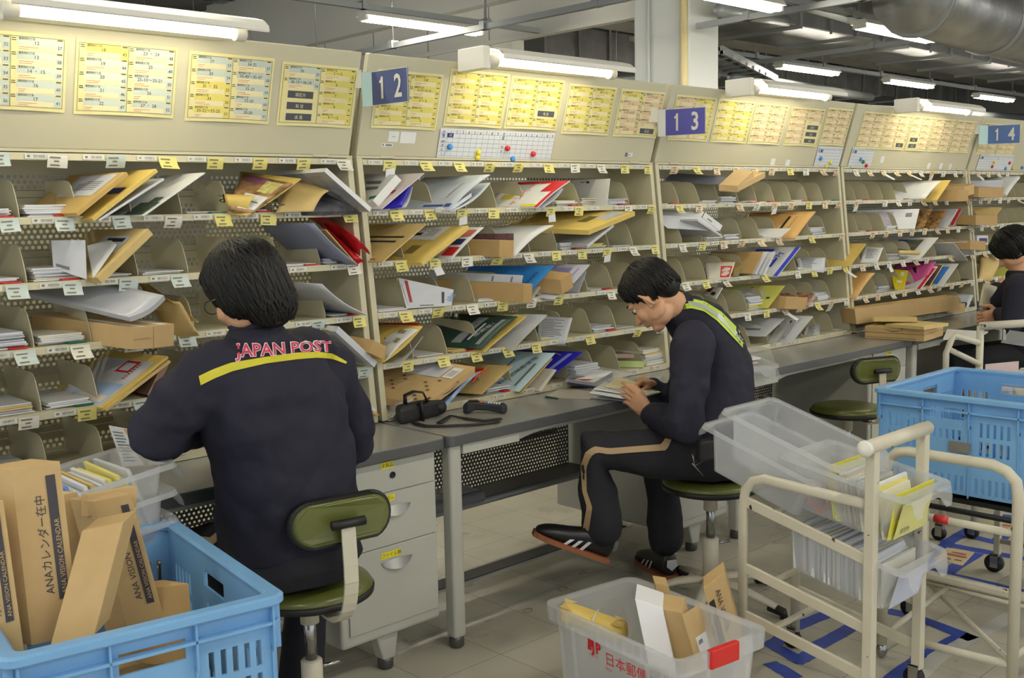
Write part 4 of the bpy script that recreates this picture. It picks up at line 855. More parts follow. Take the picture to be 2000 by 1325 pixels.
lean('padded kraft mailer with a white barcode slip, second row, cabinet 12', (823, 513), (915, 441), .33, .33, KRAFTY, [(.22, .58, .78, .96, WHITE), (.3, .68, .5, .9, LINES), (.5, .7, .7, .78, BLACK), (.28, .2, .42, .42, BARS)], th=.014, dx=-.05, puff=.004, name='padded_envelope')
lean('advertising leaflet of small coloured pictures, second row, cabinet 12', (882, 507), (945, 444), .34, .25, WHITE, [(.05, .1, .28, .35, RED), (.35, .1, .6, .3, mat('ad_olive', (150, 150, 70), .5)), (.08, .42, .3, .6, NAVY), (.38, .4, .62, .62, mat('ad_olive')), (.06, .68, .3, .9, mat('ad_salmon', (214, 110, 90), .5)), (.4, .7, .62, .88, mat('ad_olive')), (.7, .1, .9, .5, mat('ad_yellow', (220, 206, 90), .5))], th=.002, dx=-.03, name='leaflet', cat='leaflet', curl=.004)
carton('brown carton in the fifth slot of the second row, cabinet 12', (975, 503, .345), (1003, 503, .335), (976, 469, .345), (-.13, .30, .01), CARD, tape=None)
lean('dark flower picture card standing behind the brown carton, second row, cabinet 12', (1003, 476), (1003, 456), .36, .28, mat('flower_print', (98, 66, 70), .4, var=.7, vscale=40), th=.003, dx=-.16, name='picture_card', cat='card')
lean('plain white crumpled envelope fanning out in the second row, cabinet 12', (1006, 500), (1081, 440), .335, .34, WHITE, th=.003, dx=-.10, curl=.014)
lean('kraft bubble mailer jammed across the right slots of the second row, cabinet 12', (1150, 450), (1240, 413), .33, .34, KRAFTY, [(.05, .5, .2, .9, WHITE2), (.2, .3, .3, .6, BARS)], th=.02, dx=-.18, dz=.02, puff=.008, name='padded_envelope')
lean('white padded mailer below the bubble mailer, second row, cabinet 12', (1146, 479), (1198, 438), .35, .26, WHITE2, th=.012, dx=-.02, name='mailer', cat='mailer')
face('white envelope with blue Aflac lettering and a red box, third row, cabinet 12', [(794, 603, .42), (882, 597, .355), (886, 566, .36), (778, 543, .47)], WHITE2, [('Aflac', .96, .50, .27, mat('aflac_blue', (70, 130, 200), .5), 80), (.10, .2, .16, .95, mat('maroon_print', (150, 30, 40), .5)), (.78, .15, .83, .75, BLACK), (.3, .06, .6, .09, BLACK)], th=.003, nu=10)
lean('grey envelope lying on the long brown carton, third row, cabinet 12', (1018, 556), (1022, 538), .36, .31, WHITE2, [(.1, .2, .12, .8, GREY), (.3, .2, .32, .8, GREY)], th=.004, dx=-.22, dz=.02)
lean('bright blue envelope rising behind the long brown carton, third row, cabinet 12', (1030, 574), (1082, 519), .35, .32, mat('bright_blue', (52, 132, 206), .35), [('BOOKS', .12, .55, .12, NAVY, 90)], th=.005, dx=-.17)
carton('long brown carton in the fourth slot of the third row, cabinet 12', (1022, 592, .315), (1039, 592, .300), (1023, 554, .315), (-.235, .35, .02), CARD, name='carton')
carton('small brown wrapped box tilted in the third row, cabinet 12', (1098, 576, .34), (1120, 562, .325), (1094, 547, .345), (-.09, .14, .018), CARD, name='parcel')
lean('white catalogue in a clear wrapper behind the small brown box, third row, cabinet 12', (1120, 553), (1152, 517), .36, .30, mat('lilac_white', (220, 220, 234), .35), [(.1, .3, .13, .8, mat('lilac_print', (170, 160, 210), .5)), (.2, .3, .5, .8, mat('lilac_print'))], th=.003, dx=-.08, name='catalogue', cat='catalogue')
lean('translucent sleeve under the white catalogue, third row, cabinet 12', (1130, 571), (1145, 530), .37, .2, mat('mailer_gloss'), th=.003, dx=-.04, name='document_sleeve', cat='sleeve')
face('crinkled clear bag below the bright blue envelope, third row, cabinet 12', [(1005, 585, .42), (1035, 592, .34), (1055, 560, .35), (1030, 560, .45)], POLY, th=.008, curl=.006, name='plastic_bag', cat='bag')
face('white printed slip lying right of the long brown carton, third row', [(1048, 580, .40), (1082, 584, .345), (1092, 576, .36), (1058, 572, .43)], mat('lilac_white'), th=.003, name='slip', cat='slip')
face('white drawing booklet with small sketches, first slot of the fourth row, cabinet 12', [(738, 700, .42), (754, 703, .33), (816, 644, .335), (742, 632, .55)], WHITE, [(.1, .78, .35, .92, mat('sketch_olive', (160, 150, 110), .6)), (.6, .8, .8, .92, mat('sketch_olive')), (.3, .55, .34, .85, BLACK), ('ニコニコ', .5, .45, .08, BLACK, 40), (.7, .5, .85, .65, mat('sketch_olive'))], th=.002, name='booklet', cat='booklet', curl=.01)
lean('kraft envelope around the drawing booklet, first slot of the fourth row, cabinet 12', (748, 707), (825, 637), .335, .30, KRAFTY, th=.004, dx=-.08, curl=-.012)
lean('red folder standing behind the drawing booklet, fourth row, cabinet 12', (800, 656), (819, 631), .45, .20, mat('folder_red', (214, 60, 40), .4), th=.003, dx=-.12, name='folder', cat='folder')
face('crinkled clear bag below the kraft envelope, fourth row, cabinet 12', [(742, 712, .39), (780, 712, .335), (826, 656, .34), (800, 690, .40)], POLY, th=.006, curl=-.01, name='plastic_bag', cat='bag')
lean('dark green printed envelope with slanting white lettering, fourth row, cabinet 12', (940, 682), (1011, 618), .335, .32, mat('dark_green_print', (44, 72, 64), .4), [(.36, .12, .50, .9, mat('label_grey', (150, 156, 156), .5)), ('Sana Jewel', .46, .52, .09, BLACK, 72), ('感謝祭！', .22, .5, .13, WHITE, 72), (.28, .2, .31, .7, WHITE), (.08, .1, .14, .85, mat('label_grey'))], th=.003, dx=-.07, curl=.008)
lean('kraft envelope wrapping the dark green one, fourth row, cabinet 12', (944, 687), (1028, 616), .33, .32, KRAFTY, th=.006, dx=-.06)
lean('white envelope right of the dark green one, fourth row, cabinet 12', (1000, 683), (1069, 615), .335, .32, WHITE2, th=.003, dx=-.10)
face('curled printed forms in the sixth slot of the fourth row, cabinet 12', [(1050, 670, .43), (1104, 672, .35), (1118, 621, .36), (1052, 618, .50)], WHITE2, [(.1, .2, .8, .9, LINES)], th=.010, curl=.008, name='form', cat='form')
face('white curved magazine at the left end of the lowest row, cabinet 12', [(752, 812, .45), (762, 816, .345), (820, 770, .35), (748, 728, .58)], WHITE2, [(.2, .3, .8, .8, LINES)], th=.008, curl=.012, name='magazine', cat='magazine')
g_am = carton('flat brown mail-order box with a curved arrow mark, lowest row, cabinet 12', (831, 805, .30), (928, 731, .285), (831, 790, .30), (-.20, .33, .05), CARD2, name='carton')
def arrow(g, o, a, b, m, n=12): # smile-shaped arrow drawn on the plane o + a*u + b*v
    o, a, b = V(o), V(a), V(b); P = lambda u, v: o+a*u+b*v
    for i in range(n):
        u0, u1 = i/n, (i+1)/n; f = lambda u: -math.sin(math.pi*u*.95)*.5; w = lambda u: .05+.12*math.sin(math.pi*u)
        g.add([P(u0, f(u0)-w(u0)), P(u1, f(u1)-w(u1)), P(u1, f(u1)+w(u1)*.2), P(u0, f(u0)+w(u0)*.2)], [(0, 1, 2, 3)], m)
    g.add([P(.90, .35), P(1.06, .45), P(1.08, -.35), P(1.02, .2)], [(0, 1, 2, 3)], m)
g = G(); o, a, b = at(831, 805, .2985), at(928, 731, .2835), at(831, 790, .2985)
N = (a-o).cross(b-o).normalized(); N = N if N.dot(CAM-o) > 0 else -N
arrow(g, o+(a-o)*.33+(b-o)*.62+N*.002, (a-o)*.30, (b-o)*.5, BLACK)
top = b+N*.0; dd = V((-.20, .33, .05)); 
tn = (a-o).cross(dd).normalized(); tn = tn if tn.z > 0 else -tn
T = lambda u, v: b+(a-o)*u+dd*v+tn*.0015
g.add([T(.62, .18), T(.95, .18), T(.95, .5), T(.62, .5)], [(0, 1, 2, 3)], WHITE2); g.add([T(.64, .06), T(.9, .06), T(.9, .16), T(.64, .16)], [(0, 1, 2, 3)], WHITE)
for i in range(8): g.add([T(.68+i*.02, .075), T(.689+i*.02, .075), T(.689+i*.02, .145), T(.68+i*.02, .145)], [(0, 1, 2, 3)], BLACK)
for i in range(14): u, v = .06+.08*(i % 7), .12+.3*(i//7)+.05*(i % 3); g.add([T(u, v), T(u+.03, v), T(u+.03, v+.03), T(u, v+.03)], [(0, 1, 2, 3)], mat('box_ink', (96, 74, 44), .6))
g.obj('printing', g_am)
face('clear bag with a blue toothbrush-like strip and red label, lowest row, cabinet 12', [(858, 798, .30), (872, 786, .30), (925, 728, .33), (905, 742, .40)], mat('bag_blue_white', (160, 184, 226), .2, bump=.6, bscale=30, var=.3, vscale=24), [(.25, .3, .7, .7, mat('strip_blue', (80, 124, 220), .3))], th=.012, curl=.006, name='plastic_bag', cat='bag')
face('red header card of a hanging pack with yellow corner, lowest row, cabinet 12', [(922, 748, .33), (928, 738, .33), (955, 718, .36), (925, 721, .42)], mat('card_red', (204, 38, 40), .4), [(.1, .3, .8, .7, WHITE), (.8, .5, 1, 1, YEL)], th=.004, name='header_card', cat='card')
lean('kraft envelope in the third slot of the lowest row, cabinet 12', (940, 770), (1001, 715), .34, .30, KRAFTL, th=.003, dx=-.10)
lean('pale blue envelope with vertical writing, lowest row, cabinet 12', (1014, 765), (1084, 690), .325, .33, mat('pale_blue', (190, 214, 222), .5), [('料金別納郵便物', .25, .5, .11, BLACK, 72), (.1, .12, .13, .7, GREY), (.42, .3, .44, .8, GREY)], th=.003, dx=-.11)
lean('folded kraft envelope behind the pale blue one, lowest row, cabinet 12', (1016, 768), (1078, 700), .325, .20, KRAFT, th=.006, dx=.02)
lean('cream envelope right of the folded kraft one, lowest row, cabinet 12', (1055, 764), (1086, 722), .32, .22, MOSTW, th=.006, dx=-.03)
lean('deep blue glossy envelope, lowest row, cabinet 12', (1086, 728), (1138, 688), .36, .30, mat('deep_blue', (40, 40, 190), .3), [(.1, .1, .16, .9, mat('ink_pale_blue', (150, 160, 230), .5))], th=.003, dx=-.12)
stack(0, 5, 7, 7, 'rounded magazines left of the wrapped book, lowest row, cabinet 12', (WHITE2, WSTK), w=.14, th=.008, y0=.0)
lean('green folder on the papers beside the man\'s shoulder, lowest row, cabinet 12', (1255, 718), (1262, 706), .34, .30, mat('folder_green', (190, 208, 140), .4), th=.008, dx=-.18, name='folder', cat='folder')
lean('pink-edged catalogue on the top of the pile beside the man, lowest row, cabinet 12', (1268, 700), (1268, 692), .38, .28, mat('catalogue_pink', (214, 186, 176), .5), th=.012, dx=-.2, name='catalogue', cat='catalogue')
stack(0, 5, 10, 8, 'under the green folder, lowest row, cabinet 12', (WHITE2, MOSTW, KRAFTL), w=.145, th=.009, y0=.02)
# ---- cabinet 13
carton('long printed carton jammed under the top lip of cabinet 13', (1406, 374, .395), (1442, 376, .345), (1404, 361, .395), (.135, -.0, .072), CARD2, name='carton')
E_ = [at(1442, 376, .345), at(1496, 350, .34), at(1495, 336, .34), at(1442, 363, .345)]
tag(G().prism([at(1404, 361, .395), at(1442, 363, .345), at(1495, 336, .34), at(1455, 335, .42)], (0, 0, -.028), CARD2).obj('carton', bevel=.001), 'flat printed carton lid sticking out of the top row of cabinet 13', 'box')
lean('dark grey magazine wedged behind the long printed carton, top row, cabinet 13', (1405, 360), (1420, 346), .42, .25, mat('magazine_grey', (130, 134, 146), .4), th=.006, dx=-.1, dz=.03, name='magazine', cat='magazine')
carton('white binder box with black edges leaning down in the second row, cabinet 13', (1370, 425, .40), (1406, 452, .35), (1376, 414, .42), (-.24, .12, .02), mat('binder_white', (214, 216, 220), .4), [(.25, .3, .5, .5, GREY), (0, 0, 1, .03, BLACK), (0, .0, .03, 1, BLACK)], name='box_file')
lean('grey plastic pouch below the white binder box, second row, cabinet 13', (1409, 463), (1362, 432), .36, .24, mat('mailer_gloss'), th=.01, dx=-.05, name='mailer', cat='mailer')
lean('orange-brown envelope with handwriting, second row, cabinet 13', (1553, 466), (1593, 413), .345, .32, mat('orange_kraft', (222, 178, 110), .6), [(.2, .1, .23, .8, LINES), (.3, .2, .34, .8, BLACK)], th=.006, dx=-.12, curl=.006)
lean('white slip left of the orange-brown envelope, second row, cabinet 13', (1524, 464), (1545, 446), .36, .16, WHITE, th=.003, dx=-.06, name='slip', cat='slip')
face('white sheet with a red framed stamp, third row, cabinet 13', [(1382, 548, .42), (1425, 546, .36), (1436, 512, .37), (1375, 513, .50)], mat('sheet_beige_white', (206, 200, 186), .5), [(.55, .12, .95, .75, RED), (.6, .2, .9, .67, mat('sheet_beige_white')), (.63, .25, .8, .6, LINESR)], th=.003, curl=.004)
face('green-edged booklet leaning right of the red stamped sheet, third row, cabinet 13', [(1430, 540, .41), (1440, 540, .37), (1453, 519, .38), (1437, 520, .45)], KRAFTL, th=.004, back=GREEN, name='booklet', cat='booklet')
for i, (dx, c) in enumerate([(0, CARD), (8, WHITE), (16, WHITE2), (24, WHITE)]):
    lean(['first', 'second', 'third', 'fourth'][i]+' thick letter leaning beside the blue-edged envelope, third row, cabinet 13', (1468+dx, 534+i), (1490+dx, 492), .36, .27, c, th=.008, dx=-.06, name='letter', cat='letter')
lean('white envelope with bright blue edge and blue logo, third row, cabinet 13', (1518, 540), (1563, 483), .345, .28, WHITE, [(.0, 0, .08, 1, mat('edge_blue', (60, 80, 220), .4)), (.45, .5, .8, .92, mat('edge_blue')), ('DM', .3, .65, .2, mat('edge_blue'), 70), (.25, .3, .3, .6, BLUE)], th=.004, dx=-.05)
face('curved white printed sheet at the right of the third row, cabinet 13', [(1560, 528, .43), (1609, 532, .355), (1612, 503, .36), (1553, 503, .50)], WHITE2, [(.15, .15, .7, .9, LINES)], th=.003, curl=.010)
face('white leaflet with dark red lettering above the bent man\'s shoulder, fourth row, cabinet 13', [(1372, 575, .50), (1398, 584, .36), (1411, 562, .37), (1384, 560, .50)], WHITE, [(.1, .4, .4, .9, mat('maroon_print')), (.5, .2, .8, .5, BLACK)], th=.003, name='leaflet', cat='leaflet')
lean('yellow dotted folder sheet, fourth row, cabinet 13', (1500, 602), (1533, 558), .36, .27, mat('lime_folder', (206, 206, 96), .5), [(.25, .2, .95, .75, WHITE2), (.1, .4, .16, .48, NAVY), (.5, .85, .56, .92, NAVY)], th=.003, dx=-.12, name='folder', cat='folder')
carton('open brown box of glossy packs, fourth row, cabinet 13', (1532, 604, .33), (1574, 605, .31), (1536, 580, .33), (-.10, .33, .02), CARD, name='carton')
lean('colourful snack leaflet sticking out of the open brown box, fourth row', (1575, 590), (1588, 572), .36, .24, mat('snack_print', (150, 104, 84), .4, var=.8, vscale=45), th=.004, dx=-.14, name='leaflet', cat='leaflet')
lean('pink and white wrapper at the right of the open brown box, fourth row', (1576, 602), (1592, 578), .345, .1, mat('wrapper_pink', (214, 180, 172), .4, var=.5, vscale=50), th=.006, name='wrapper', cat='wrapper')
lean('grey-white envelope in the clear bag bundle, lowest row, cabinet 13', (1495, 657), (1532, 622), .355, .28, WHITE2, [(.2, .3, .6, .4, GREY)], th=.004, dx=-.10)
face('crinkled clear bag with papers, lowest row, cabinet 13', [(1498, 670, .37), (1512, 672, .335), (1543, 628, .35), (1530, 622, .45)], POLY, th=.014, puff=.006, name='plastic_bag', cat='bag')
face('second crinkled clear bag, right of the first, lowest row, cabinet 13', [(1515, 672, .37), (1535, 668, .335), (1560, 620, .36), (1545, 628, .45)], POLY, th=.014, puff=.006, name='plastic_bag', cat='bag')
lean('white flyer with dark red heading, lowest row, cabinet 13', (1545, 670), (1588, 618), .335, .24, WHITE, [('お知らせ', .6, .55, .14, mat('maroon_print'), 66), (.2, .1, .26, .85, LINES), (.35, .1, .4, .8, BLACK)], th=.003, dx=-.05, name='leaflet', cat='leaflet')
face('white sheet leaning at the right of the flyer, lowest row, cabinet 13', [(1566, 664, .42), (1600, 661, .36), (1602, 632, .37), (1578, 632, .46)], WHITE2, [(.2, .3, .8, .8, LINES)], th=.003)
# ---- cabinet before 14
lean('yellow envelope with a torn white wrapper, top row, cabinet before 14', (1830, 392), (1857, 352), .345, .28, KRAFTY, [(.2, .1, .3, .8, LINES)], th=.004, dx=-.15)
lean('torn white wrapper over the yellow envelope, top row, cabinet before 14', (1807, 388), (1838, 353), .35, .24, WHITE, th=.003, dx=-.12, curl=.006, name='wrapper', cat='wrapper')
carton('small brown carton with a white slip, top row, cabinet before 14', (1870, 393, .31), (1891, 393, .30), (1871, 371, .31), (-.11, .30, .01), CARD, tape=WHITE)
carton('larger brown carton behind the small one, top row, cabinet before 14', (1884, 385, .36), (1903, 379, .35), (1884, 365, .36), (-.13, .28, .015), CARD2)
lean('white brochure with coloured text, second row, cabinet before 14', (1787, 447), (1796, 408), .38, .26, WHITE, [(.4, .1, .9, .9, mat('brochure_tint', (206, 196, 206), .5, var=.3, vscale=80)), (.1, .6, .2, .8, GREY)], th=.003, dx=-.28, name='brochure', cat='booklet')
lean('left dark food catalogue, second row, cabinet before 14', (1803, 447), (1820, 409), .36, .24, mat('food_print2', (150, 116, 70), .4, var=.85, vscale=40), th=.004, dx=-.05, name='catalogue', cat='catalogue')
lean('right dark food catalogue, second row, cabinet before 14', (1828, 446), (1850, 411), .36, .24, mat('food_print2'), th=.004, dx=-.05, name='catalogue', cat='catalogue')
lean('shiny white magazine right of the food catalogues, second row', (1848, 446), (1870, 409), .35, .24, mat('mailer_gloss'), th=.006, dx=-.05, back=WHITE, name='magazine', cat='magazine')
lean('magazine with red spine, right end of the second row, cabinet before 14', (1862, 440), (1879, 408), .35, .24, mat('mailer_gloss'), [(0, 0, .08, 1, RED)], th=.004, dx=-.04, name='magazine', cat='magazine')
lean('kraft envelope folding out at the left end of the third row, cabinet before 14', (1660, 520), (1692, 476), .345, .24, KRAFTY, th=.004, dx=-.03)
face('curved white circular leaning in the second slot of the third row, cabinet before 14', [(1680, 513, .43), (1714, 513, .355), (1725, 484, .36), (1688, 483, .48)], WHITE, [(.2, .2, .8, .9, LINES)], th=.003, curl=.008)
tag(G().limb([at(1757, 493, .36), at(1793, 494, .35)], [.012, .014], KRAFTL).obj('paper_roll'), 'rolled brown wrapper lying on letters, third row, cabinet before 14', 'wrapper')
lean('white calendar with a landscape photo, third row, cabinet before 14', (1796, 507), (1833, 464), .345, .28, WHITE, [(.25, .4, .75, .9, mat('landscape_print', (110, 112, 96), .5, var=.6, vscale=30)), (.55, .6, .75, .9, BLUE)], th=.004, dx=-.09, name='calendar', cat='calendar')
lean('plain white envelope sloping right in the third row, cabinet before 14', (1891, 510), (1863, 475), .33, .28, WHITE2, th=.004, dx=-.10)
lean('curved white magazine at the right end of the third row, cabinet before 14', (1904, 498), (1888, 474), .32, .24, WHITE2, [(.2, .6, .6, .8, GREY)], th=.006, dx=-.06, name='magazine', cat='magazine')
carton('small brown carton beyond the right end of the third row', (1895, 488, .30), (1925, 489, .28), (1896, 470, .30), (-.06, .25, .01), CARD)
lean('orange kraft envelope curling at the left end of the fourth row, cabinet before 14', (1672, 583), (1709, 533), .34, .26, mat('orange_kraft'), th=.004, dx=-.03, curl=.010)
face('bright yellow envelope with a round white seal, fourth row, cabinet before 14', [(1748, 566, .42), (1766, 567, .38), (1774, 529, .39), (1738, 525, .50)], mat('acid_yellow', (214, 196, 30), .5), [(.6, .7, .8, .9, WHITE), (.3, .35, .7, .45, MOSTW)], th=.004)
face('dark navy book standing right of the yellow envelope, fourth row, cabinet before 14', [(1773, 555, .45), (1790, 556, .42), (1790, 522, .43), (1776, 522, .50)], mat('book_navy', (56, 46, 96), .4), th=.012, name='book', cat='book')
lean('glossy magenta plastic pack, fourth row, cabinet before 14', (1798, 563), (1828, 511), .36, .22, mat('magenta_pack', (206, 92, 150), .3, bump=.4), th=.01, dx=-.07, puff=.004, name='plastic_pack', cat='pack')
lean('white book with red dots on its spine, fourth row, cabinet before 14', (1797, 565), (1831, 520), .345, .2, WHITE, [(.0, 0, .1, .9, RED)], th=.008, dx=-.01, name='book', cat='book')
lean('dark patterned book with a yellow edge, fourth row, cabinet before 14', (1816, 558), (1841, 518), .35, .2, mat('pattern_print', (120, 72, 66), .5, var=.6, vscale=60), th=.008, dx=-.01, back=YELT, name='book', cat='book')
lean('white box envelope with a big blue print, fourth row, cabinet before 14', (1840, 560), (1872, 515), .34, .24, WHITE, [(.15, .1, .6, .85, mat('edge_blue2', (64, 128, 214), .4)), (.3, .3, .5, .5, WHITE)], th=.006, dx=-.07)
carton('very long brown carton lying across the lowest row of the cabinet before 14', (1673, 634, .30), (1875, 605, .235), (1669, 604, .30), (.03, .10, .0), CARD2, name='carton')
carton('tan end piece of the long carton, behind it at its right end', (1850, 612, .30), (1885, 610, .29), (1850, 594, .30), (-.1, .14, .0), CARD2)
lean('crumpled grey paper bundle in the last slot of the lowest row, cabinet before 14', (1890, 604), (1903, 574), .37, .2, WHITE2, th=.01, dx=-.12, curl=.01, name='paper_bundle', cat='papers')
# flat carton pile on the desk, with kraft envelopes on top
o, a, b = atz(1689, 661, .741), atz(1805, 668, .741), atz(1842, 656, .741)
c1 = tag(G().para(o, a-o, b-a, (0, 0, .034), CARD2).obj('carton', bevel=.002), 'lower flat mail-order box with tear strip on the desk at the right', 'box')
c2 = tag(G().para(o+V((0, 0, .0355)), a-o, b-a, (0, 0, .03), CARD2).obj('carton', bevel=.002), 'upper flat mail-order box with a curved arrow on the desk at the right', 'box')
N = (a-o).cross(V((0, 0, 1))).normalized(); N = N if N.dot(CAM-o) > 0 else -N
g = G(); arrow(g, o+(a-o)*.34+N*.001+V((0, 0, .055)), (a-o)*.28, V((0, 0, .018)), BLACK); g.obj('printing', c2)
g = G(); BXI = mat('box_ink')
for i in range(30): u = .03+.028*i; p = o+(a-o)*u+N*.001+V((0, 0, .008)); q = (a-o)*.012; g.add([p, p+q, p+q+V((0, 0, .005)), p+V((0, 0, .005))], [(0, 1, 2, 3)], BXI)
g.obj('printing', c1)
base = o+V((0, 0, .067))
for i, (dz, ang, lb, m, th) in enumerate([(.0, .0, 'flat kraft envelope directly on the mail-order boxes', KRAFTL, .004), (.006, .25, 'kraft envelope slanting over the pile on the mail-order boxes', KRAFT, .008), (.016, -.2, 'padded kraft envelope on the right of the pile on the mail-order boxes', KRAFTL, .016), (.030, .35, 'topmost thin kraft envelope of the pile on the mail-order boxes', KRAFTL, .004)]):
    e1 = (a-o)*(.95 if i == 0 else .7); e2 = (b-a)*.8; rot = M.Rotation(ang, 3, 'Z'); q = base+V((0, 0, dz))+(V((0, 0, 0)) if i in (0,) else (a-o)*(.15 if i != 2 else .35))
    sheet('envelope', lb, 'envelope', [q, q+rot@e1, q+rot@e1+rot@e2, q+rot@e2], th, m, puff=.006 if i == 2 else 0)
# ---- cabinet 14 (cut by the frame)
carton('brown carton in the first slot of the top row, cabinet 14', (1911, 386, .33), (1960, 386, .30), (1912, 366, .33), (-.05, .3, .02), CARD)
lean('grey brochure behind the carton, top row, cabinet 14', (1955, 368), (1960, 352), .38, .25, mat('mailer_gloss'), th=.004, dx=-.3, name='brochure', cat='booklet')
lean('white curled magazines fanning out, top row, cabinet 14', (1965, 380), (1992, 344), .34, .22, WHITE, th=.016, dx=-.05, curl=.006, name='magazine', cat='magazine')
carton('brown carton in the second row, cabinet 14', (1906, 440, .33), (1948, 440, .30), (1906, 421, .33), (-.05, .3, .01), CARD)
lean('kraft envelopes standing behind the carton, second row, cabinet 14', (1945, 420), (1957, 405), .37, .25, KRAFTL, th=.012, dx=-.2)
face('white-blue printed box beside the third man\'s hair, cabinet 14', [(1908, 478, .40), (1930, 478, .39), (1930, 460, .39), (1908, 460, .40)], WHITE2, [(.2, .2, .9, .7, NAVY)], th=.03, name='carton', cat='box')
sheet('padded_envelope', 'bulging kraft padded envelope beside the third man, cabinet 14', 'envelope', [at(1911, 547, .38), at(1936, 549, .345), at(1957, 505, .37), at(1915, 498, .46)], .02, KRAFTL, puff=.014, curl=.01)
lean('yellow-green striped magazine by the third man\'s chin, cabinet 14', (1956, 545), (1975, 522), .36, .2, mat('lime_folder'), th=.004, dx=-.05, name='magazine', cat='magazine')
# ---------------------------------------------------------------- stools
def stool(lb, c, h, back, bz=.22, rr=.178, bd=.0):
    x, y = c; t = thing('office_stool', lb, 'stool', (x, y, 0), 'green vinyl stools with cream posts')
    g = G()
    for k in range(5):
        a = R_(back+36+72*k); d = V((math.cos(a), math.sin(a), 0)); p = V((x, y, 0))
        l = G().tube([p+d*.02+V((0, 0, .085)), p+d*.12+V((0, 0, .075)), p+d*.27+V((0, 0, .035))], [(.026, .016), (.023, .014), (.018, .011)], CARTM, 10).obj('base_leg', t)
        G().tube([p+d*.24+V((0, 0, .034)), p+d*.295+V((0, 0, .022)), p+d*.297+V((0, 0, .002))], [.019, .017, .016], MBLACK, 10).obj('foot', l)
    c0 = M.Translation((x, y, 0))
    G().lathe([(.03, .06), (.03, .24), (.026, .245)], CARTM, c0).obj('column', t)
    G().lathe([(.0165, .24), (.0165, h-.09)], METAL, c0).obj('rod', t)
    G().lathe([(.026, h-.13), (.026, h-.05), (.05, h-.045)], CARTM, c0).obj('collar', t)
    G().tube([(x+.02, y, .215), (x+.09, y-.02, .215)], .006, METAL, 8).obj('lever', t)
    def prof(r, e): return [(0, e[0]), (r-.01, e[0]), (r, e[0]+.006), (r, e[1]-.004), (r-.008, e[1]), (0, e[1])]
    G().lathe([(.0, h-.052), (rr-.01, h-.050), (rr+.002, h-.044), (rr+.004, h-.030), (rr-.002, h-.026), (0, h-.026)], MBLACK, c0, 40).obj('seat_band', t)
    G().lathe([(.0, h-.030), (rr-.002, h-.030), (rr, h-.022), (rr-.010, h-.009), (rr-.045, h-.001), (rr*.5, h-.004), (0, h-.008)], OLIVE, c0, 40).obj('seat', t)
    a = R_(back); d = V((math.cos(a), math.sin(a), 0)); s = V((-d.y, d.x, 0)); p = V((x, y, 0))
    pts = [p+d*.03+V((0, 0, h-.052)), p+d*.15+V((0, 0, h-.066)), p+d*.21+V((0, 0, h-.060)), p+d*(.245+bd*.5)+V((0, 0, h-.02)), p+d*(.255+bd)+V((0, 0, h+.06)), p+d*(.245+bd)+V((0, 0, h+bz-.01))]
    g = G(); w = .019
    pp = [pts[0]]+[pts[i].lerp(pts[i+1], q) for i in range(5) for q in (.33, .66, 1)]
    sm = pp[:1]+[(pp[i-1]+pp[i]*2+pp[i+1])/4 for i in range(1, len(pp)-1)]+pp[-1:]
    for i in range(len(sm)-1):
        u, v = sm[i], sm[i+1]; n = (v-u).normalized().cross(s)*.003
        g.add([u-s*w+n, u+s*w+n, v+s*w+n, v-s*w+n, u-s*w-n, u+s*w-n, v+s*w-n, v-s*w-n], [(0, 1, 2, 3), (7, 6, 5, 4), (0, 3, 7, 4), (1, 5, 6, 2)], CARTM, False)
    g.obj('back_strip', t)
    bc = p+d*(.235+bd)+V((0, 0, h+bz)); 
    def stad(hw, hh, th, m, off):
        P = []
        for k in range(24):
            q = 2*math.pi*k/24; cx = (hw-hh)*(1 if math.cos(q) > 0 else -1); P.append((cx+hh*math.cos(q), hh*math.sin(q)))
        f = lambda q, o: bc+s*q[0]+V((0, 0, q[1]))+d*(o-.022*(q[0]/hw)**2*1.0)
        gg = G(); n = len(P); gg.add([f(q, off) for q in P]+[f(q, off+th) for q in P], [tuple(range(n)), tuple(range(2*n-1, n-1, -1))]+[(i, i+n, (i+1) % n+n, (i+1) % n) for i in range(n)], m); return gg
    stad(.143, .064, .024, MBLACK, -.030).obj('back_band', t, bevel=.006)
    stad(.134, .055, .038, OLIVE, -.036).obj('backrest', t, bevel=.008, seg=3)
    g = G(); g.tube([bc-s*.045+d*.014, bc+s*.045+d*.014], .012, MBLACK, 10); g.obj('back_mount', t)
stool('green stool with a black-edged backrest under the man with JAPAN POST on his back', (-.66, -.17), .48, -100, bd=.035)
stool('green stool under the man who reads letters, half hidden by the clear tray', (.98, -.33), .48, -48)
stool('empty green stool at the desk, left of the big blue crate', (2.57, .0), .48, -112, .2)
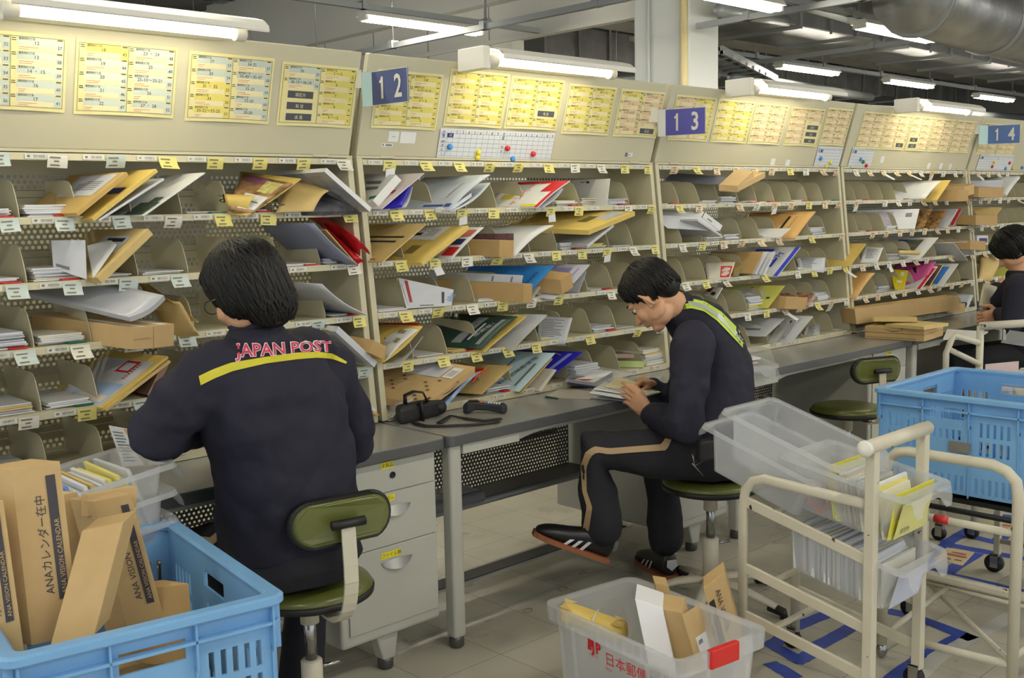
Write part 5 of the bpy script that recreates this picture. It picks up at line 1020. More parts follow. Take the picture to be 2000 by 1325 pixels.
# ---------------------------------------------------------------- lofted plastic boxes
def rrect(hx, hy, r, n=5):
    P = []
    for (sx, sy, a0) in ((1, 1, 0), (-1, 1, 90), (-1, -1, 180), (1, -1, 270)):
        for k in range(n+1): a = R_(a0+90*k/n); P.append((sx*(hx-r)+r*math.cos(a), sy*(hy-r)+r*math.sin(a)))
    return P
def loft(g, rings, m, close0=True, close1=True):
    n = len(rings[0]); vs = [p for r in rings for p in r]; fs = []
    for i in range(len(rings)-1):
        for j in range(n): fs.append((i*n+j, i*n+(j+1) % n, (i+1)*n+(j+1) % n, (i+1)*n+j))
    if close0: fs.append(tuple(range(n-1, -1, -1)))
    if close1: k = (len(rings)-1)*n; fs.append(tuple(k+j for j in range(n)))
    g.add(vs, fs, m); return g
def tray(lb, mtx, hx=.15, hy=.195, H=.15, group=None):
    t = thing('mail_tray', lb, 'tray', mtx.translation, group); n = 7
    def ring(ix, iy, r, z, wav=0):
        P = []
        for (x, y) in rrect(ix, iy, r, n): P.append(V((x, y, z)))
        return P
    def flange(ex, ey, z0):
        P = []
        for (x, y) in rrect(hx+ex, hy+ey, .028, n): P.append(V((x, y, z0)))
        return P
    rings = [ring(hx-.028, hy-.030, .02, 0), ring(hx, hy, .03, H), flange(.012, .028, H+.003), flange(.014, .032, H-.010), flange(.0115, .029, H-.010), flange(.009, .025, H-.001), ring(hx-.003, hy-.003, .028, H-.002), ring(hx-.031, hy-.033, .018, .003)]
    g = G(); loft(g, rings, CLEAR2); g.xf(mtx).obj('tray_body', t)
    g = G() # hanging lips at both ends with a scalloped lower edge
    for sy in (1, -1):
        y = sy*(hy+.030); N_ = 16; top = []; bot = []
        for i in range(N_+1):
            u = -1+2*i/N_; top.append(V((u*(hx-.012), y, H-.006))); dep = .048 if abs(u) > .62 else .014+.034*max(0, (abs(u)-.34)/.28)
            if abs(u) > .93: dep *= .55
            bot.append(V((u*(hx-.012), y+sy*.018*dep/.048, H-.006-dep)))
        for i in range(N_): g.add([top[i], top[i+1], bot[i+1], bot[i]], [(0, 1, 2, 3)], CLEAR2); g.add([p+V((0, sy*.0025, 0)) for p in (bot[i], bot[i+1], top[i+1], top[i])], [(0, 1, 2, 3)], CLEAR2)
    g.xf(mtx).objs('end_lip', t)
    return t
def tmat(c, yaw=0, tilt=0): return M.Translation(c)@M.Rotation(R_(yaw), 4, 'Z')@M.Rotation(R_(tilt), 4, 'X')
def fill(mtx, hx, y0, y1, n, hgt, lb, grp, cols, lean_=.25, jit=.02, z0=.006, w=.235):
    r = random.Random(len(lb))
    for i in range(n):
        y = y0+(y1-y0)*(i+.5)/n; th = (y1-y0)/n*.92; h = hgt*r.uniform(.86, 1.06); ww = w*r.uniform(.92, 1.03); x = -ww/2+r.uniform(-.01, .01); k = lean_+r.uniform(-.03, .03)
        g = G(); g.para((x, y, z0), (ww, r.uniform(-.004, .004), r.uniform(-.006, .006)), (0, k*h, h), (0, th, 0), r.choice(cols)); g.xf(mtx)
        tag(g.obj('letter'), lb, 'letter', grp)
LC = (WSTK, WSTK, WHITE2, WSTK, MOSTW)
LCY = (WSTK, WHITE2, WSTK, YELT, MOSTW, KRAFTL, mat('letter_blue', (110, 150, 210), .5), WHITE2)
# ---------------------------------------------------------------- tray cart (nearest)
def tray_cart(lb, o, hidden=False):
    X0, X1, Y0, Y1 = .512, .815, -1.212, -.79; t = thing('tray_cart', lb, 'cart', (X0, Y0, 0)); r = .0145
    sq = lambda a, b, w=.026, d=.014: (a, b)
    def bar(a, b, w, h, nm):
        a, b = V(a), V(b); d = b-a; s = d.cross(V((0, 0, 1)))
        if s.length < 1e-4: s = V((1, 0, 0))
        s = s.normalized(); u = s.cross(d).normalized(); G().para(a-s*w/2-u*h/2, d, s*w, u*h, CARTM).obj(nm, t, bevel=.003)
    for x in (X0, X1): bar((x, Y0, .06), (x, Y0, .79), .03, .03, 'post')
    for x in (X0, X1):
        g = G(); g.tube([(x, Y1, .06), (x, Y1, .55), (x, Y1-.008, .60), (x, Y1-.035, .635), (x, Y1-.075, .648), (x, Y0+.01, .632)], [(.015, .010)]*6, CARTM, 12, sq=4); g.obj('side_frame', t)
    G().tube([(X0-.035, Y0, .80), (X1+.028, Y0, .80)], .0205, CARTM, 16).obj('push_handle', t)
    G().lathe([(0, 0), (.023, 0), (.023, .012), (.02, .016), (0, .016)], LAMPB, M.Translation((X0-.035, Y0, .80))@M.Rotation(R_(-90), 4, 'Y')).obj('end_cap', t)
    for (za, zb) in ((.47, .569), (.269, .357), (.128, .205)):
        for x in (X0, X1): bar((x, Y0, za), (x, Y1, zb), .012, .034, 'rail')
        bar((X0, Y0+.33, zb-.03), (X1, Y0+.33, zb-.03), .02, .012, 'cross_bar')
    bar((X0, Y1, .60), (X1, Y1, .60), .02, .02, 'cross_bar')
    for (x, y) in ((X0, Y0), (X1, Y0), (X0, Y1), (X1, Y1)): caster(x, y, t)
    return t
def caster(x, y, t, z=.0, r=.03):
    g = G(); g.tube([(x-.011, y+.01, z+r), (x+.011, y+.01, z+r)], r, MBLACK, 18); w = g.obj('caster_wheel', t)
    g = G(); g.box(x-.016, x-.012, y-.008, y+.022, z+.02, z+.072, METAL); g.box(x+.012, x+.016, y-.008, y+.022, z+.02, z+.072, METAL); g.box(x-.016, x+.016, y-.01, y+.024, z+.068, z+.074, METAL); g.obj('caster_fork', t)
tray_cart('cream tray cart with a fat push bar, loaded with clear letter trays', None)
# trays on it
t1m = tmat(((.512+.815)/2, -1.085, .545), 0, 10); t2m = tmat(((.512+.815)/2, -1.075, .345), 0, 12)
tray('clear tray of letters and yellow dividers on the upper rails of the nearest cart', t1m, .132, .175, .15)
tray('clear tray packed with white letters on the lower rails of the nearest cart', t2m, .132, .175, .15)
tray('empty clear tray lying tilted on top of the upper tray', tmat(((.512+.815)/2, -.865, .632), 0, 17), .135, .19, .15)
tray('second empty clear tray nested beneath the tilted one', tmat(((.512+.815)/2-.012, -.80, .588), 0, 17), .132, .19, .14)
fill(t1m, .1, -.150, .005, 20, .128, 'letter standing in the front half of the upper tray on the nearest cart', 'letters in the upper tray of the nearest cart', LCY, .35, w=.20)
fill(t2m, .1, -.150, .135, 44, .135, 'white letter standing in the lower tray of the nearest cart', 'letters in the lower tray of the nearest cart', LC, .25, w=.20)
def placed(name, lb, cat, mtx, f):
    g = G(); f(g); g.xf(mtx); return tag(g.obj(name), lb, cat)
placed('divider_card', 'yellow divider card at the back of the letters in the upper tray', 'divider', t1m, lambda g: g.para((-.115, .01, .01), (.23, 0, 0), (0, .05, .148), (0, .002, 0), mat('card_yellow', (226, 220, 80), .5)))
placed('divider_card', 'yellow divider card at the front of the upper tray', 'divider', t1m, lambda g: g.para((-.115, -.158, .01), (.23, 0, 0), (0, .0, .140), (0, .002, 0), mat('card_yellow')))
placed('pink_slip', 'pink sheet lying in the empty half of the upper tray', 'sheet', t1m, lambda g: g.para((-.11, .06, .008), (.2, 0, 0), (0, .09, .05), (0, 0, .002), mat('sheet_pink', (226, 150, 138), .5)))
placed('tray_label', 'yellow label sheet on the end of the upper tray', 'label', t1m, lambda g: (g.para((-.095, -.166, .012), (.18, 0, 0), (0, -.008, .105), (0, .0015, 0), mat('label_pale_yellow', (222, 218, 140), .5)),
    g.text('図', lambda u, v: V((-.07+u, -.1675-.0762*v-.002, .062+v)), .03, GREY, 0, 0, 'L'), g.text('郵便物', lambda u, v: V((-.07+u, -.1675-.002, .025+v)), .018, GREY, 0, 0, 'L')))
placed('tray_label', 'pale blue label sheet on the end of the lower tray', 'label', t2m, lambda g: g.para((-.095, -.166, .012), (.18, 0, 0), (0, -.008, .105), (0, .0015, 0), mat('label_pale_blue', (196, 202, 226), .5)))
# ---------------------------------------------------------------- clear postal container
JX, JY, JA = .035, -.815, 3.5
jm = M.Translation((JX, JY, 0))@M.Rotation(R_(-7.3), 4, 'Z')
def jp():
    hx, hy, H = .165, .265, .345; t = thing('postal_container', 'clear plastic container with red lettering and a red handle, on the floor', 'container', (JX, JY, 0))
    g = G(); R3 = lambda ex, r, z: [V((x, y, z)) for x, y in rrect(hx+ex, hy+ex, r)]
    loft(g, [R3(-.035, .03, .004), R3(-.012, .035, H-.05), R3(-.012, .035, H-.045), R3(.008, .04, H-.045), R3(.010, .04, H), R3(.0, .035, H), R3(-.016, .03, H-.006), R3(-.016, .03, H-.045), R3(-.039, .028, .010)], CLEAR)
    g.xf(jm).obj('container_body', t)
    g = G()
    def rib(a, b): g.para(a, V((0, 0, H-.058)), b, (b.normalized()).cross(V((0, 0, 1)))*.004, CLEAR)
    for y in (-.205, -.15, .15, .205):
        for sx in (-1, 1): g.add([V((sx*(hx-.034), y, .01)), V((sx*(hx-.010), y, H-.046)), V((sx*(hx+.004), y, H-.046)), V((sx*(hx-.022), y, .01))], [(0, 1, 2, 3)], CLEAR)
    for x in (-.1, -.05, .05, .1):
        for sy in (-1, 1): g.add([V((x, sy*(hy-.034), .01)), V((x, sy*(hy-.010), H-.046)), V((x, sy*(hy+.004), H-.046)), V((x, sy*(hy-.022), .01))], [(0, 1, 2, 3)], CLEAR)
    for k in range(15):
        y = -.24+.034*k
        for sx in (-1, 1): g.add([V((sx*hx, y, H-.043)), V((sx*(hx+.009), y, H-.043)), V((sx*(hx+.009), y, H-.002)), V((sx*hx, y, H-.002))], [(0, 1, 2, 3)], CLEAR)
    g.xf(jm).obj('rib', t)
    for sy, nm in ((-1, 'handle'),):
        G().para((-.06, sy*(hy+.012)-.004, H-.048), (.105, 0, 0), (0, 0, .052), (0, .018 if sy < 0 else -.018, 0), mat('handle_red', (208, 40, 36), .35)).xf(jm).obj(nm, t, bevel=.004, label='red plastic handle')
    f = lambda u, v: V((-hx+.012-.0-(.0125 if 0 else 0)-.023*(1-(v/(H-.05)))*0-.001+.023*(1-v/(H-.05)), .20-u, v))
    F = lambda u, v: f(u, v)+V((-.0025, 0, 0))
    JR = mat('lettering_red', (206, 30, 44), .5); g = G()
    q = lambda u0, v0, u1, v1: g.add([F(u0, v0), F(u1, v0), F(u1, v1), F(u0, v1)], [(0, 1, 2, 3)], JR)
    g.add([F(.104, .256), F(.121, .256), F(.121, .268), F(.127, .268), F(.131, .274), F(.131, .290), F(.108, .290)], [(0, 1, 2, 3, 4, 5, 6)], JR); g.text('J', F, .044, JR, .124, .256, 'L', .9, grow=.05); g.text('P', F, .044, JR, .139, .256, 'L', .9, grow=.05); g.text('P O S T', F, .012, JR, .108, .238, 'L')
    g.text('日本郵便', F, .042, JR, .175, .240, 'L'); g.text('2010', F, .013, JR, .175, .220, 'L')
    q(.355, .247, .388, .262); g.text('日本郵便', lambda u, v: F(u, v)+V((-.001, 0, 0)), .008, WHITE, .357, .251, 'L'); q(.355, .236, .388, .239)
    g.xf(jm).obj('lettering', t)
    G().para(F(.42, .195), (0, -.08, 0), (.0, 0, .055), (-.002, 0, 0), mat('label_holder', (214, 216, 218), .3)).xf(jm).obj('label_holder', t)
jp()
carton('white box with blue print standing in the clear container', (1267, 1300, -.86), (1322, 1318, -.91), (1240, 1170, -.80), (.095, .072, 0), mat('carton_white', (232, 232, 234), .5), [], name='carton')
g = G(); a0, b0 = at(1290, 1180, -.845), at(1305, 1172, -.80)
carton('plain brown carton with a curved logo and white slip in the clear container', (1330, 1330, -.90), (1372, 1340, -.97), (1290, 1190, -.84), (.10, .065, .0), CARD2, tape=None)
carton('side of a brown carton with a white delivery slip in the clear container', (1372, 1338, -.975), (1412, 1306, -.915), (1332, 1202, -.915), (.004, .004, 0), CARD2, [(.25, .08, .75, .62, WHITE), (.3, .5, .5, .56, BLUE)])
carton('small brown carton behind the white box in the clear container', (1298, 1230, -.74), (1325, 1235, -.78), (1279, 1140, -.70), (.05, .05, 0), CARD2)
carton('long brown carton reading ANA VISION, tallest in the clear container', (1426, 1345, -.87), (1466, 1312, -.89), (1374, 1150, -.83), (.08, .06, .0), CARD2, [(.06, .1, .3, .85, BLACK)])
ol, al, bl = at(1426, 1345, -.872), at(1466, 1312, -.892), at(1374, 1150, -.832)
g = G(); ex, ez = (al-ol), (bl-ol); NN = ex.cross(ez).normalized(); NN = NN if NN.dot(CAM-ol) > 0 else -NN
g.text('ANA VISION', lambda u, v: bl+ex*.42-ez.normalized()*(u+.03)+ex.normalized()*v*1+NN*.003, .026, BLACK, 0, 0, 'L', .9); tag(g.obj('printed_label'), 'black print ANA VISION running down the long carton in the clear container', 'label')
pk = [at(1092, 1196, -.60), at(1220, 1240, -.72)]
t = thing('wrapped_parcel', 'kraft paper parcel tied with string in the clear container', 'parcel', pk[0])
g = G(); d = pk[1]-pk[0]; g.para(pk[0]-V((0, 0, .035)), d, V((.06, .035, 0)), (0, 0, .05), KRAFTY); g.obj('wrapping', t, bevel=.014, seg=3)
g = G(); m0 = pk[0]+d*.52; w = V((.06, .035, 0)); u = V((0, 0, .0165)); l = V((0, 0, -.037)); e = w.normalized()*.002
g.tube([m0-e+l, m0-e+u, m0+w+e+u, m0+w+e+l, m0-e+l], .0018, WHITE, 6); g.obj('string', t)
g = G(); 
for q in (0.0, .78):
    a = pk[0]+d*q+V((0, 0, .0162)); g.add([a, a+d*.2, a+w*.5+d*.05], [(0, 1, 2)], KRAFT); g.add([a+w, a+w+d*.2, a+w*.5+d*.05], [(0, 1, 2)], KRAFTL)
g.objs('paper_fold', t)
for (lx, ly) in ((.06, -.03), (-.06, .03)): pass
# filler cartons lying flat at the bottom carry the upright ones
tag(G().box(-.10, .10, -.20, .19, .012, .10, CARD).xf(jm).obj('carton'), 'flat brown carton at the bottom of the clear container', 'box')
# ---------------------------------------------------------------- blue crates
def crate(lb, o, yaw, L, Wd, H, base):
    t = thing('blue_crate', lb, 'crate', o, None); mt = M.Translation(o)@M.Rotation(R_(yaw), 4, 'Z'); th = .006
    def holes(w, hx_):
        hs = []; z0 = H-.03
        n = max(3, int(w/.155)); seg = w/n
        for k in range(n):
            c = seg*(k+.5)
            if k == n//2: 
                hs.append((c-.06, H-.085, c+.06, H-.045)); 
                for q in range(5): hs.append((c-.05+q*.022, H-.155, c-.04+q*.022, H-.120))
            else:
                for (a, b) in ((H-.20, H-.15), (H-.135, H-.085)):
                    for q in range(5): hs.append((c-.052+q*.023, a, c-.041+q*.023, b))
            for (a, b) in ((.02, .075), (.095, .15)):
                if b < H-.21:
                    for q in range(6): hs.append((c-.064+q*.023, a, c-.053+q*.023, b))
        return hs
    g = G(); hl, hw = holes(L, 1), holes(Wd, 0)
    g.wall((0, 0, 0), (1, 0, 0), (0, 0, 1), L, H, (0, th, 0), hl, BLUEP); g.wall((0, Wd-th, 0), (1, 0, 0), (0, 0, 1), L, H, (0, th, 0), hl, BLUEP)
    g.wall((0, 0, 0), (0, 1, 0), (0, 0, 1), Wd, H, (th, 0, 0), hw, BLUEP); g.wall((L-th, 0, 0), (0, 1, 0), (0, 0, 1), Wd, H, (th, 0, 0), hw, BLUEP)
    g.box(0, L, 0, Wd, 0, .008, BLUEP); g.xf(mt).obj('crate_body', t)
    g = G(); e = .024
    RR = lambda ex, r, z: [V((L/2+x, Wd/2+y, z)) for x, y in rrect(L/2+ex, Wd/2+ex, r)]
    loft(g, [RR(-.008, .02, H-.014), RR(e-.004, .03, H-.018), RR(e, .03, H-.014), RR(e, .03, H-.002), RR(e-.006, .028, H+.002), RR(-.004, .02, H+.002), RR(-.010, .02, H-.004), RR(-.008, .02, H-.014)], BLUEP, False, False)
    g.xf(mt).obj('rim', t)
    g = G(); loft(g, [RR(0, .012, H-.056), RR(e-.008, .03, H-.056), RR(e-.008, .03, H-.050), RR(0, .012, H-.050), RR(0, .012, H-.056)], BLUEP, False, False)
    n1, n2 = max(3, int(L/.155)), max(3, int(Wd/.155))
    for k in range(n1+1):
        x = min(max(L*k/n1, .004), L-.004); zb = H-.20 if 0 < k < n1 else .0
        for y, s in ((0, -1), (Wd, 1)): g.para((x-.002, y, H-.11), (.004, 0, 0), (0, s*(e-.008), 0), (0, 0, .095), BLUEP); g.para((x-.002, y, 0), (.004, 0, 0), (0, s*.006, 0), (0, 0, H-.1), BLUEP)
    for k in range(n2+1):
        y = min(max(Wd*k/n2, .004), Wd-.004)
        for x, s in ((0, -1), (L, 1)): g.para((x, y-.002, H-.11), (0, .004, 0), (s*(e-.008), 0, 0), (0, 0, .095), BLUEP); g.para((x, y-.002, 0), (0, .004, 0), (s*.006, 0, 0), (0, 0, H-.1), BLUEP)
    g.xf(mt).obj('rib', t)
    return t, mt
CA = crate('blue slotted crate full of tall brown cartons, nearest the camera', V((-1.04, -.62, .30)), 172, .50, .67, .35, 0) if False else None
o = V((-1.179, -.868, .40)); rot = M.Rotation(R_(-8), 3, 'Z')
crate('nearest blue slotted crate, full of tall brown cartons', o-rot@V((.46, 0, 0)), -8, .46, .61, .35, 0)
_, m2 = crate('blue slotted crate standing on a trolley at the right frame edge', V((1.43, -1.42, .44)), 0, .62, .66, .355, 0)
g = G(); g.para((1.4215, -1.02, .60), (0, -.075, 0), (0, 0, .036), (.004, 0, 0), mat('label_plate_grey', (128, 124, 118), .5)); g.text('30-1', lambda u, v: V((1.4205, -1.03-u, .607+v)), .012, GREY, 0, 0, 'L', .9); tag(g.obj('label_plate'), 'grey label plate on the near side of the trolley crate', 'label')
# trolley under the right crate, with tubular end frame
t = thing('crate_trolley', 'cream tubular trolley with a red-banded bar, in front of the right blue crate', 'trolley', (1.1, -1.2, 0))
def tb(p, r=.014, nm='tube', m=CARTM): return G().tube(p, r, m, 12).obj(nm, t)
XF = .935
tb([(XF, -1.035, .05), (XF, -1.035, .62), (XF, -1.045, .66), (XF, -1.075, .688), (XF, -1.11, .695), (XF, -1.37, .695), (XF, -1.41, .682), (XF, -1.438, .655), (XF, -1.445, .61), (XF, -1.445, .05)], .0165, 'end_frame')
b1 = tb([(XF, -1.045, .50), (XF, -1.44, .50)], .012, 'cross_bar')
G().tube([(XF, -1.20, .50), (XF, -1.245, .50)], .0135, mat('red_band', (196, 40, 44), .4), 12).obj('red_band', b1)
tb([(XF, -1.045, .085), (XF, -1.44, .10)], .012, 'cross_bar')
G().para((1.345, -.96, .145), (0, -.50, 0), (.03, 0, 0), (0, 0, .03), CARTM).obj('deck_bar', t, bevel=.008)
tb([(XF, -1.44, .11), (1.36, -1.0, .12)], .009, 'brace')
for (x, y) in ((1.36, -.97), (2.0, -.97), (1.36, -1.50), (2.0, -1.50)): G().para((x-.012, y-.012, .075), (.024, 0, 0), (0, .024, 0), (0, 0, .345), CARTM).obj('deck_post', t, bevel=.003)
G().box(1.42, 2.07, -1.50, -.74, .42, .435, MBLACK).obj('deck', t)
g = G(); g.box(1.345, 1.40, -1.50, -.95, .40, .42, CARTM) if False else g.tube([(1.36, -.97, .41), (1.36, -1.50, .41)], .01, MBLACK, 8); g.obj('deck_edge', t)
for x in (1.36, 2.0): tb([(x, -.97, .13), (x, -1.50, .13)], .010, 'deck_rail')
for y in (-1.06, -1.43): tb([(XF, y, .10), (1.36, y, .13)], .010, 'side_tube')
caster(1.335, -.95, t, 0, .036); caster(2.0, -.97, t, 0, .036); caster(1.36, -1.50, t, 0, .036); caster(2.0, -1.50, t, 0, .036)
for y in (-1.035, -1.445): G().ell((XF, y, .028), .018, .018, .026, METAL).obj('foot', t)
# ---------------------------------------------------------------- cartons in the near crate
def tall(lb, o, a, b, D, m, txt=None, side=None, band=True):
    c = carton(lb, o, a, b, D, m); o, a, b = at(*o), at(*a), at(*b); ex, ez = a-o, b-o; N = ex.cross(ez).normalized(); N = N if N.dot(CAM-o) > 0 else -N
    g = G(); h = ez.length; w = ex.length
    if txt:
        P = lambda u, v: o+ex*u+ez*v+N*.0015
        if band:
            g.add([P(.66, .22), P(.86, .22), P(.86, .93), P(.66, .93)], [(0, 1, 2, 3)], BXI2)
            g.text('ANA VISION CALENDAR', lambda x, y: P(.84-y/w, .25+x/h)+N*.001, w*.15, CARD2, 0, 0, 'L', 1)
        g.text(txt, lambda x, y: P(.58-y/w, .26+x/h), w*.24, BXI2, 0, 0, 'L', 1)
        g.obj('printing', c)
    return c
BXI2 = mat('box_print_dark', (58, 56, 62), .6)
tall('tallest brown carton printed ANA and a Japanese line, in the near crate', (62, 1262, -0.63), (158, 1240, -0.66), (22, 917, -0.55), (-.03, .065, 0), CARD2, 'ANAカレンダー在中')
tall('brown carton with a black printed band at the left edge of the near crate', (-30, 1300, -0.63), (48, 1275, -0.67), (-70, 1000, -0.55), (-.025, .06, 0), CARD2, 'カレンダー在中')
tall('plain brown carton edge just behind the tallest one in the near crate', (150, 1230, -0.45), (190, 1222, -0.47), (112, 968, -0.39), (-.03, .06, 0), CARD2)
tall('brown carton with a torn flap, right of the tallest one in the near crate', (255, 1250, -0.55), (328, 1232, -0.59), (182, 980, -0.49), (-.025, .06, 0), CARD2, 'ANA VISION')
tall('shorter brown carton leaning in front, with print on its dark side', (98, 1262, -0.71), (184, 1242, -0.75), (160, 1037, -0.63), (.055, .06, 0), CARD2)
carton('open flap on the torn brown carton in the near crate', (172, 1010, -0.48), (268, 992, -0.52), (172, 966, -0.47), (-.01, .012, 0), CARD2)
tall('brown carton lying low behind the slots of the near crate', (300, 1300, -0.59), (380, 1290, -0.65), (290, 1150, -0.55), (-.025, .06, 0), CARD)
tag(G().para(o-rot@V((.44, -.03, -.012)), rot@V((.40, 0, 0)), rot@V((0, .52, 0)), (0, 0, .09), CARD).obj('carton'), 'wide flat carton on the bottom of the near crate', 'box')
# low trolley under the near crate
t = thing('low_trolley', 'low dark trolley under the near crate', 'trolley', (-1.3, -.3, 0))
g = G(); cc = o-rot@V((.47, .01, .0)); g.para(cc-V((0, 0, .03)), rot@V((.48, 0, 0)), rot@V((0, .63, 0)), (0, 0, .03), MBLACK); g.obj('deck', t)
for (x, y) in ((.05, .06), (.43, .06), (.05, .57), (.43, .57)):
    p = cc+rot@V((x, y, 0)); G().box(p.x-.015, p.x+.015, p.y-.015, p.y+.015, .07, cc.z-.03, CARTM).obj('leg', t); caster(p.x, p.y, t)
# ---------------------------------------------------------------- clear trays beside the seated man
tl = [tmat((-1.27, -.135, .590+.066*k), 90-4+k*2, -7) for k in range(3)]
for k, lb in enumerate(('lowest of three nested clear trays left of the seated man', 'middle of three nested clear trays left of the seated man', 'top clear tray full of letters left of the seated man')): tray(lb, tl[k], .128, .195, .145)
fill(tl[2], .1, -.165, .165, 34, .14, 'letter packed in the top clear tray left of the seated man', 'letters in the clear tray left of the seated man', LCY, .2, w=.19)
t = thing('low_cart', 'cream cart carrying the nested clear trays', 'cart', (-1.25, -.2, 0))
G().box(-1.46, -1.08, -.25, -.03, .560, .578, CARTM).obj('deck', t)
for (x, y) in ((-1.44, -.23), (-1.10, -.23), (-1.44, -.05), (-1.10, -.05)): G().box(x-.012, x+.012, y-.012, y+.012, .07, .560, CARTM).obj('leg', t); caster(x, y, t)
# ---------------------------------------------------------------- far tray cart
def far_cart():
    t = thing('tray_cart', 'cream tray cart at the right frame edge behind the blue crate', 'cart', (3.6, -.3, 0)); ds = 4.55
    P = lambda x, y: atd(x, y, ds)
    def b(p, r=.014, nm='tube'): G().tube(p, r, CARTM, 12).obj(nm, t)
    top = P(1915, 637); pole = V((top.x, top.y, .05)); 
    b([pole, top], (.015), 'post'); e = P(2040, 629); b([top+V((-.01, 0, 0)), top+(e-top)*1.3], .017, 'push_handle')
    e2 = top+(e-top)*1.3; b([V((e2.x, e2.y, .05)), e2], .015, 'post')
    lt = P(1848, 690); q = P(1865, 656); z = P(1905, 668)
    b([V((lt.x, lt.y, .05)), lt, lt.lerp(q, .6)+V((0, 0, .012)), q, z, P(1914, 671)], .013, 'side_frame')
    for (dy, nm) in ((0, 'rail'), (45, 'rail')):
        b([P(1852, 682+dy), P(1914, 712+dy)], .012, nm)
    for p in (pole, V((lt.x, lt.y, .05)), V((e2.x, e2.y, .05))): caster(p.x, p.y, t)
    return top, lt, e2
top, lt, e2 = far_cart()
c = atd(1975, 735, 4.7); fm = M.Translation((c.x+.03, c.y-.02, .50))@M.Rotation(R_(52), 4, 'Z')
tray('clear tray with letters and a red-printed sheet on the far cart', fm, .15, .2, .17)
fill(fm, .1, -.16, .16, 12, .20, 'large letter in the tray on the far cart', 'letters in the far cart tray', LCY, .1, w=.22)
tag(G().para(atd(1925, 712, 4.42), atd(1990, 706, 4.42)-atd(1925, 712, 4.42), (0, 0, -.11), (.002, .003, 0), mat('sheet_pinkish', (222, 196, 190), .5)).obj('sheet'), 'pale sheet with pink print on the end of the far tray', 'sheet')
sheet('letter_tray', 'small clear tray lying on top of the letters of the far cart', 'tray', [atd(1955, 668, 4.6), atd(1972, 645, 4.7), atd(2040, 655, 4.6), atd(2030, 680, 4.5)], .004, CLEAR2)
# ---------------------------------------------------------------- things on the desks
sheet('letter_tray', 'clear shallow tray of letters on the desk right of the reading man', 'tray', [atz(1462, 745, .77), atz(1524, 735, .77), atz(1505, 682, .80), atz(1455, 670, .80)], .004, CLEAR2)
t = tmat((1.60, -.02, .742), -38, 0); tray('low clear tray at the desk edge behind the reading man', t, .11, .16, .07)
for i, (px, py, m, lb) in enumerate([(1478, 668, WHITE, 'white letter on top of the low clear tray'), (1482, 674, mat('slip_red_white', (226, 190, 186), .5), 'red-edged letter in the low clear tray'), (1484, 680, WHITE2, 'grey letter in the low clear tray'), (1486, 688, BLUE, 'blue letter lowest in the low clear tray')]):
    z = .815-.016*i; g = G(); g.para(V((1.55-.02*i, -.06, z)), (.12, -.03, 0), (.05, .16, .0), (0, 0, .008), m); tag(g.obj('letter'), lb, 'letter')
# pouch with strap
t = thing('scanner_pouch', 'black pouch with a strap lying on the desk by the 12 cabinet', 'pouch', atz(810, 825, .74))
o = atz(782, 832, .741); a = atz(866, 812, .741)-o; g = G(); g.para(o, a, V((.03, .07, 0)), (0, 0, .062), mat('pouch_black', (30, 30, 31), .6, bump=.3, bscale=60)); g.obj('pouch_body', t, bevel=.016, seg=3)
g = G(); g.ell(o+a*.92+V((.01, .03, .03)), .03, .045, .03, mat('pouch_black')); g.obj('pouch_end', t)
p = o+a*.18+V((.02, .04, .062)); G().tube([p, p+V((.0, 0, .03)), p+V((.03, -.012, .042)), p+V((.065, -.02, .035)), p+V((.08, -.025, .0))], [(.013, .003)]*5, MBLACK, 8).obj('loop_handle', t)
G().tube([o+a*.5+V((-.004, -.006, .0)), o+a*.45+V((-.004, -.006, .066)), o+a*.62+V((.03, .03, .068))], [(.012, .003)]*3, MBLACK, 8).obj('strap_band', t)
st = [(858, 826), (880, 812), (912, 818), (945, 822), (978, 818)]; st2 = [(808, 826), (830, 832), (870, 832), (920, 830), (975, 824)]
G().tube([atz(x, y, .746) for x, y in st], [(.012, .003)]*5, MBLACK, 8).obj('strap', t); G().tube([atz(x, y, .746) for x, y in st2], [(.012, .003)]*5, MBLACK, 8).obj('strap', t)
# handheld scanner
t = thing('handheld_scanner', 'black handheld scanner with a keypad beside the pouch', 'scanner', atz(945, 806, .74))
o = atz(906, 806, .742); e = atz(986, 806, .742)-o; s = V((-e.y, e.x, 0)).normalized(); SB = mat('scanner_black', (34, 36, 42), .4)
P = lambda u, v, w: o+e*u+s*v+V((0, 0, w))
g = G(); r = [[P(0, -.020, .0), P(0, .020, .0), P(0, .020, .030), P(0, -.020, .030)], [P(.12, -.026, .0), P(.12, .026, .0), P(.12, .026, .042), P(.12, -.026, .042)], [P(.30, -.022, .012), P(.30, .022, .012), P(.30, .022, .042), P(.30, -.022, .042)], [P(.6, -.022, .010), P(.6, .022, .010), P(.6, .022, .036), P(.6, -.022, .036)], [P(.95, -.026, .0), P(.95, .026, .0), P(.95, .026, .032), P(.95, -.026, .032)], [P(1.05, -.022, .002), P(1.05, .022, .002), P(1.05, .022, .024), P(1.05, -.022, .024)]]
loft(g, r, SB); g.obj('scanner_body', t, bevel=.005, seg=3)
g = G(); g.quad(P(.12, -.016, .0445), P(.34, -.016, .0445), P(.34, .016, .0445), P(.12, .016, .0445), mat('screen_maroon', (70, 24, 30), .2)); g.obj('screen', t)
for (u, m) in ((.40, mat('key_orange', (220, 150, 50), .5)), (.50, mat('key_blue', (120, 150, 210), .5))): g = G(); g.para(P(u, -.014, .040-(u-.3)*.02), e*.07, s*.028, (0, 0, .003), m); g.obj('key', t, label='coloured key')
KW = mat('key_white', (220, 220, 222), .5)
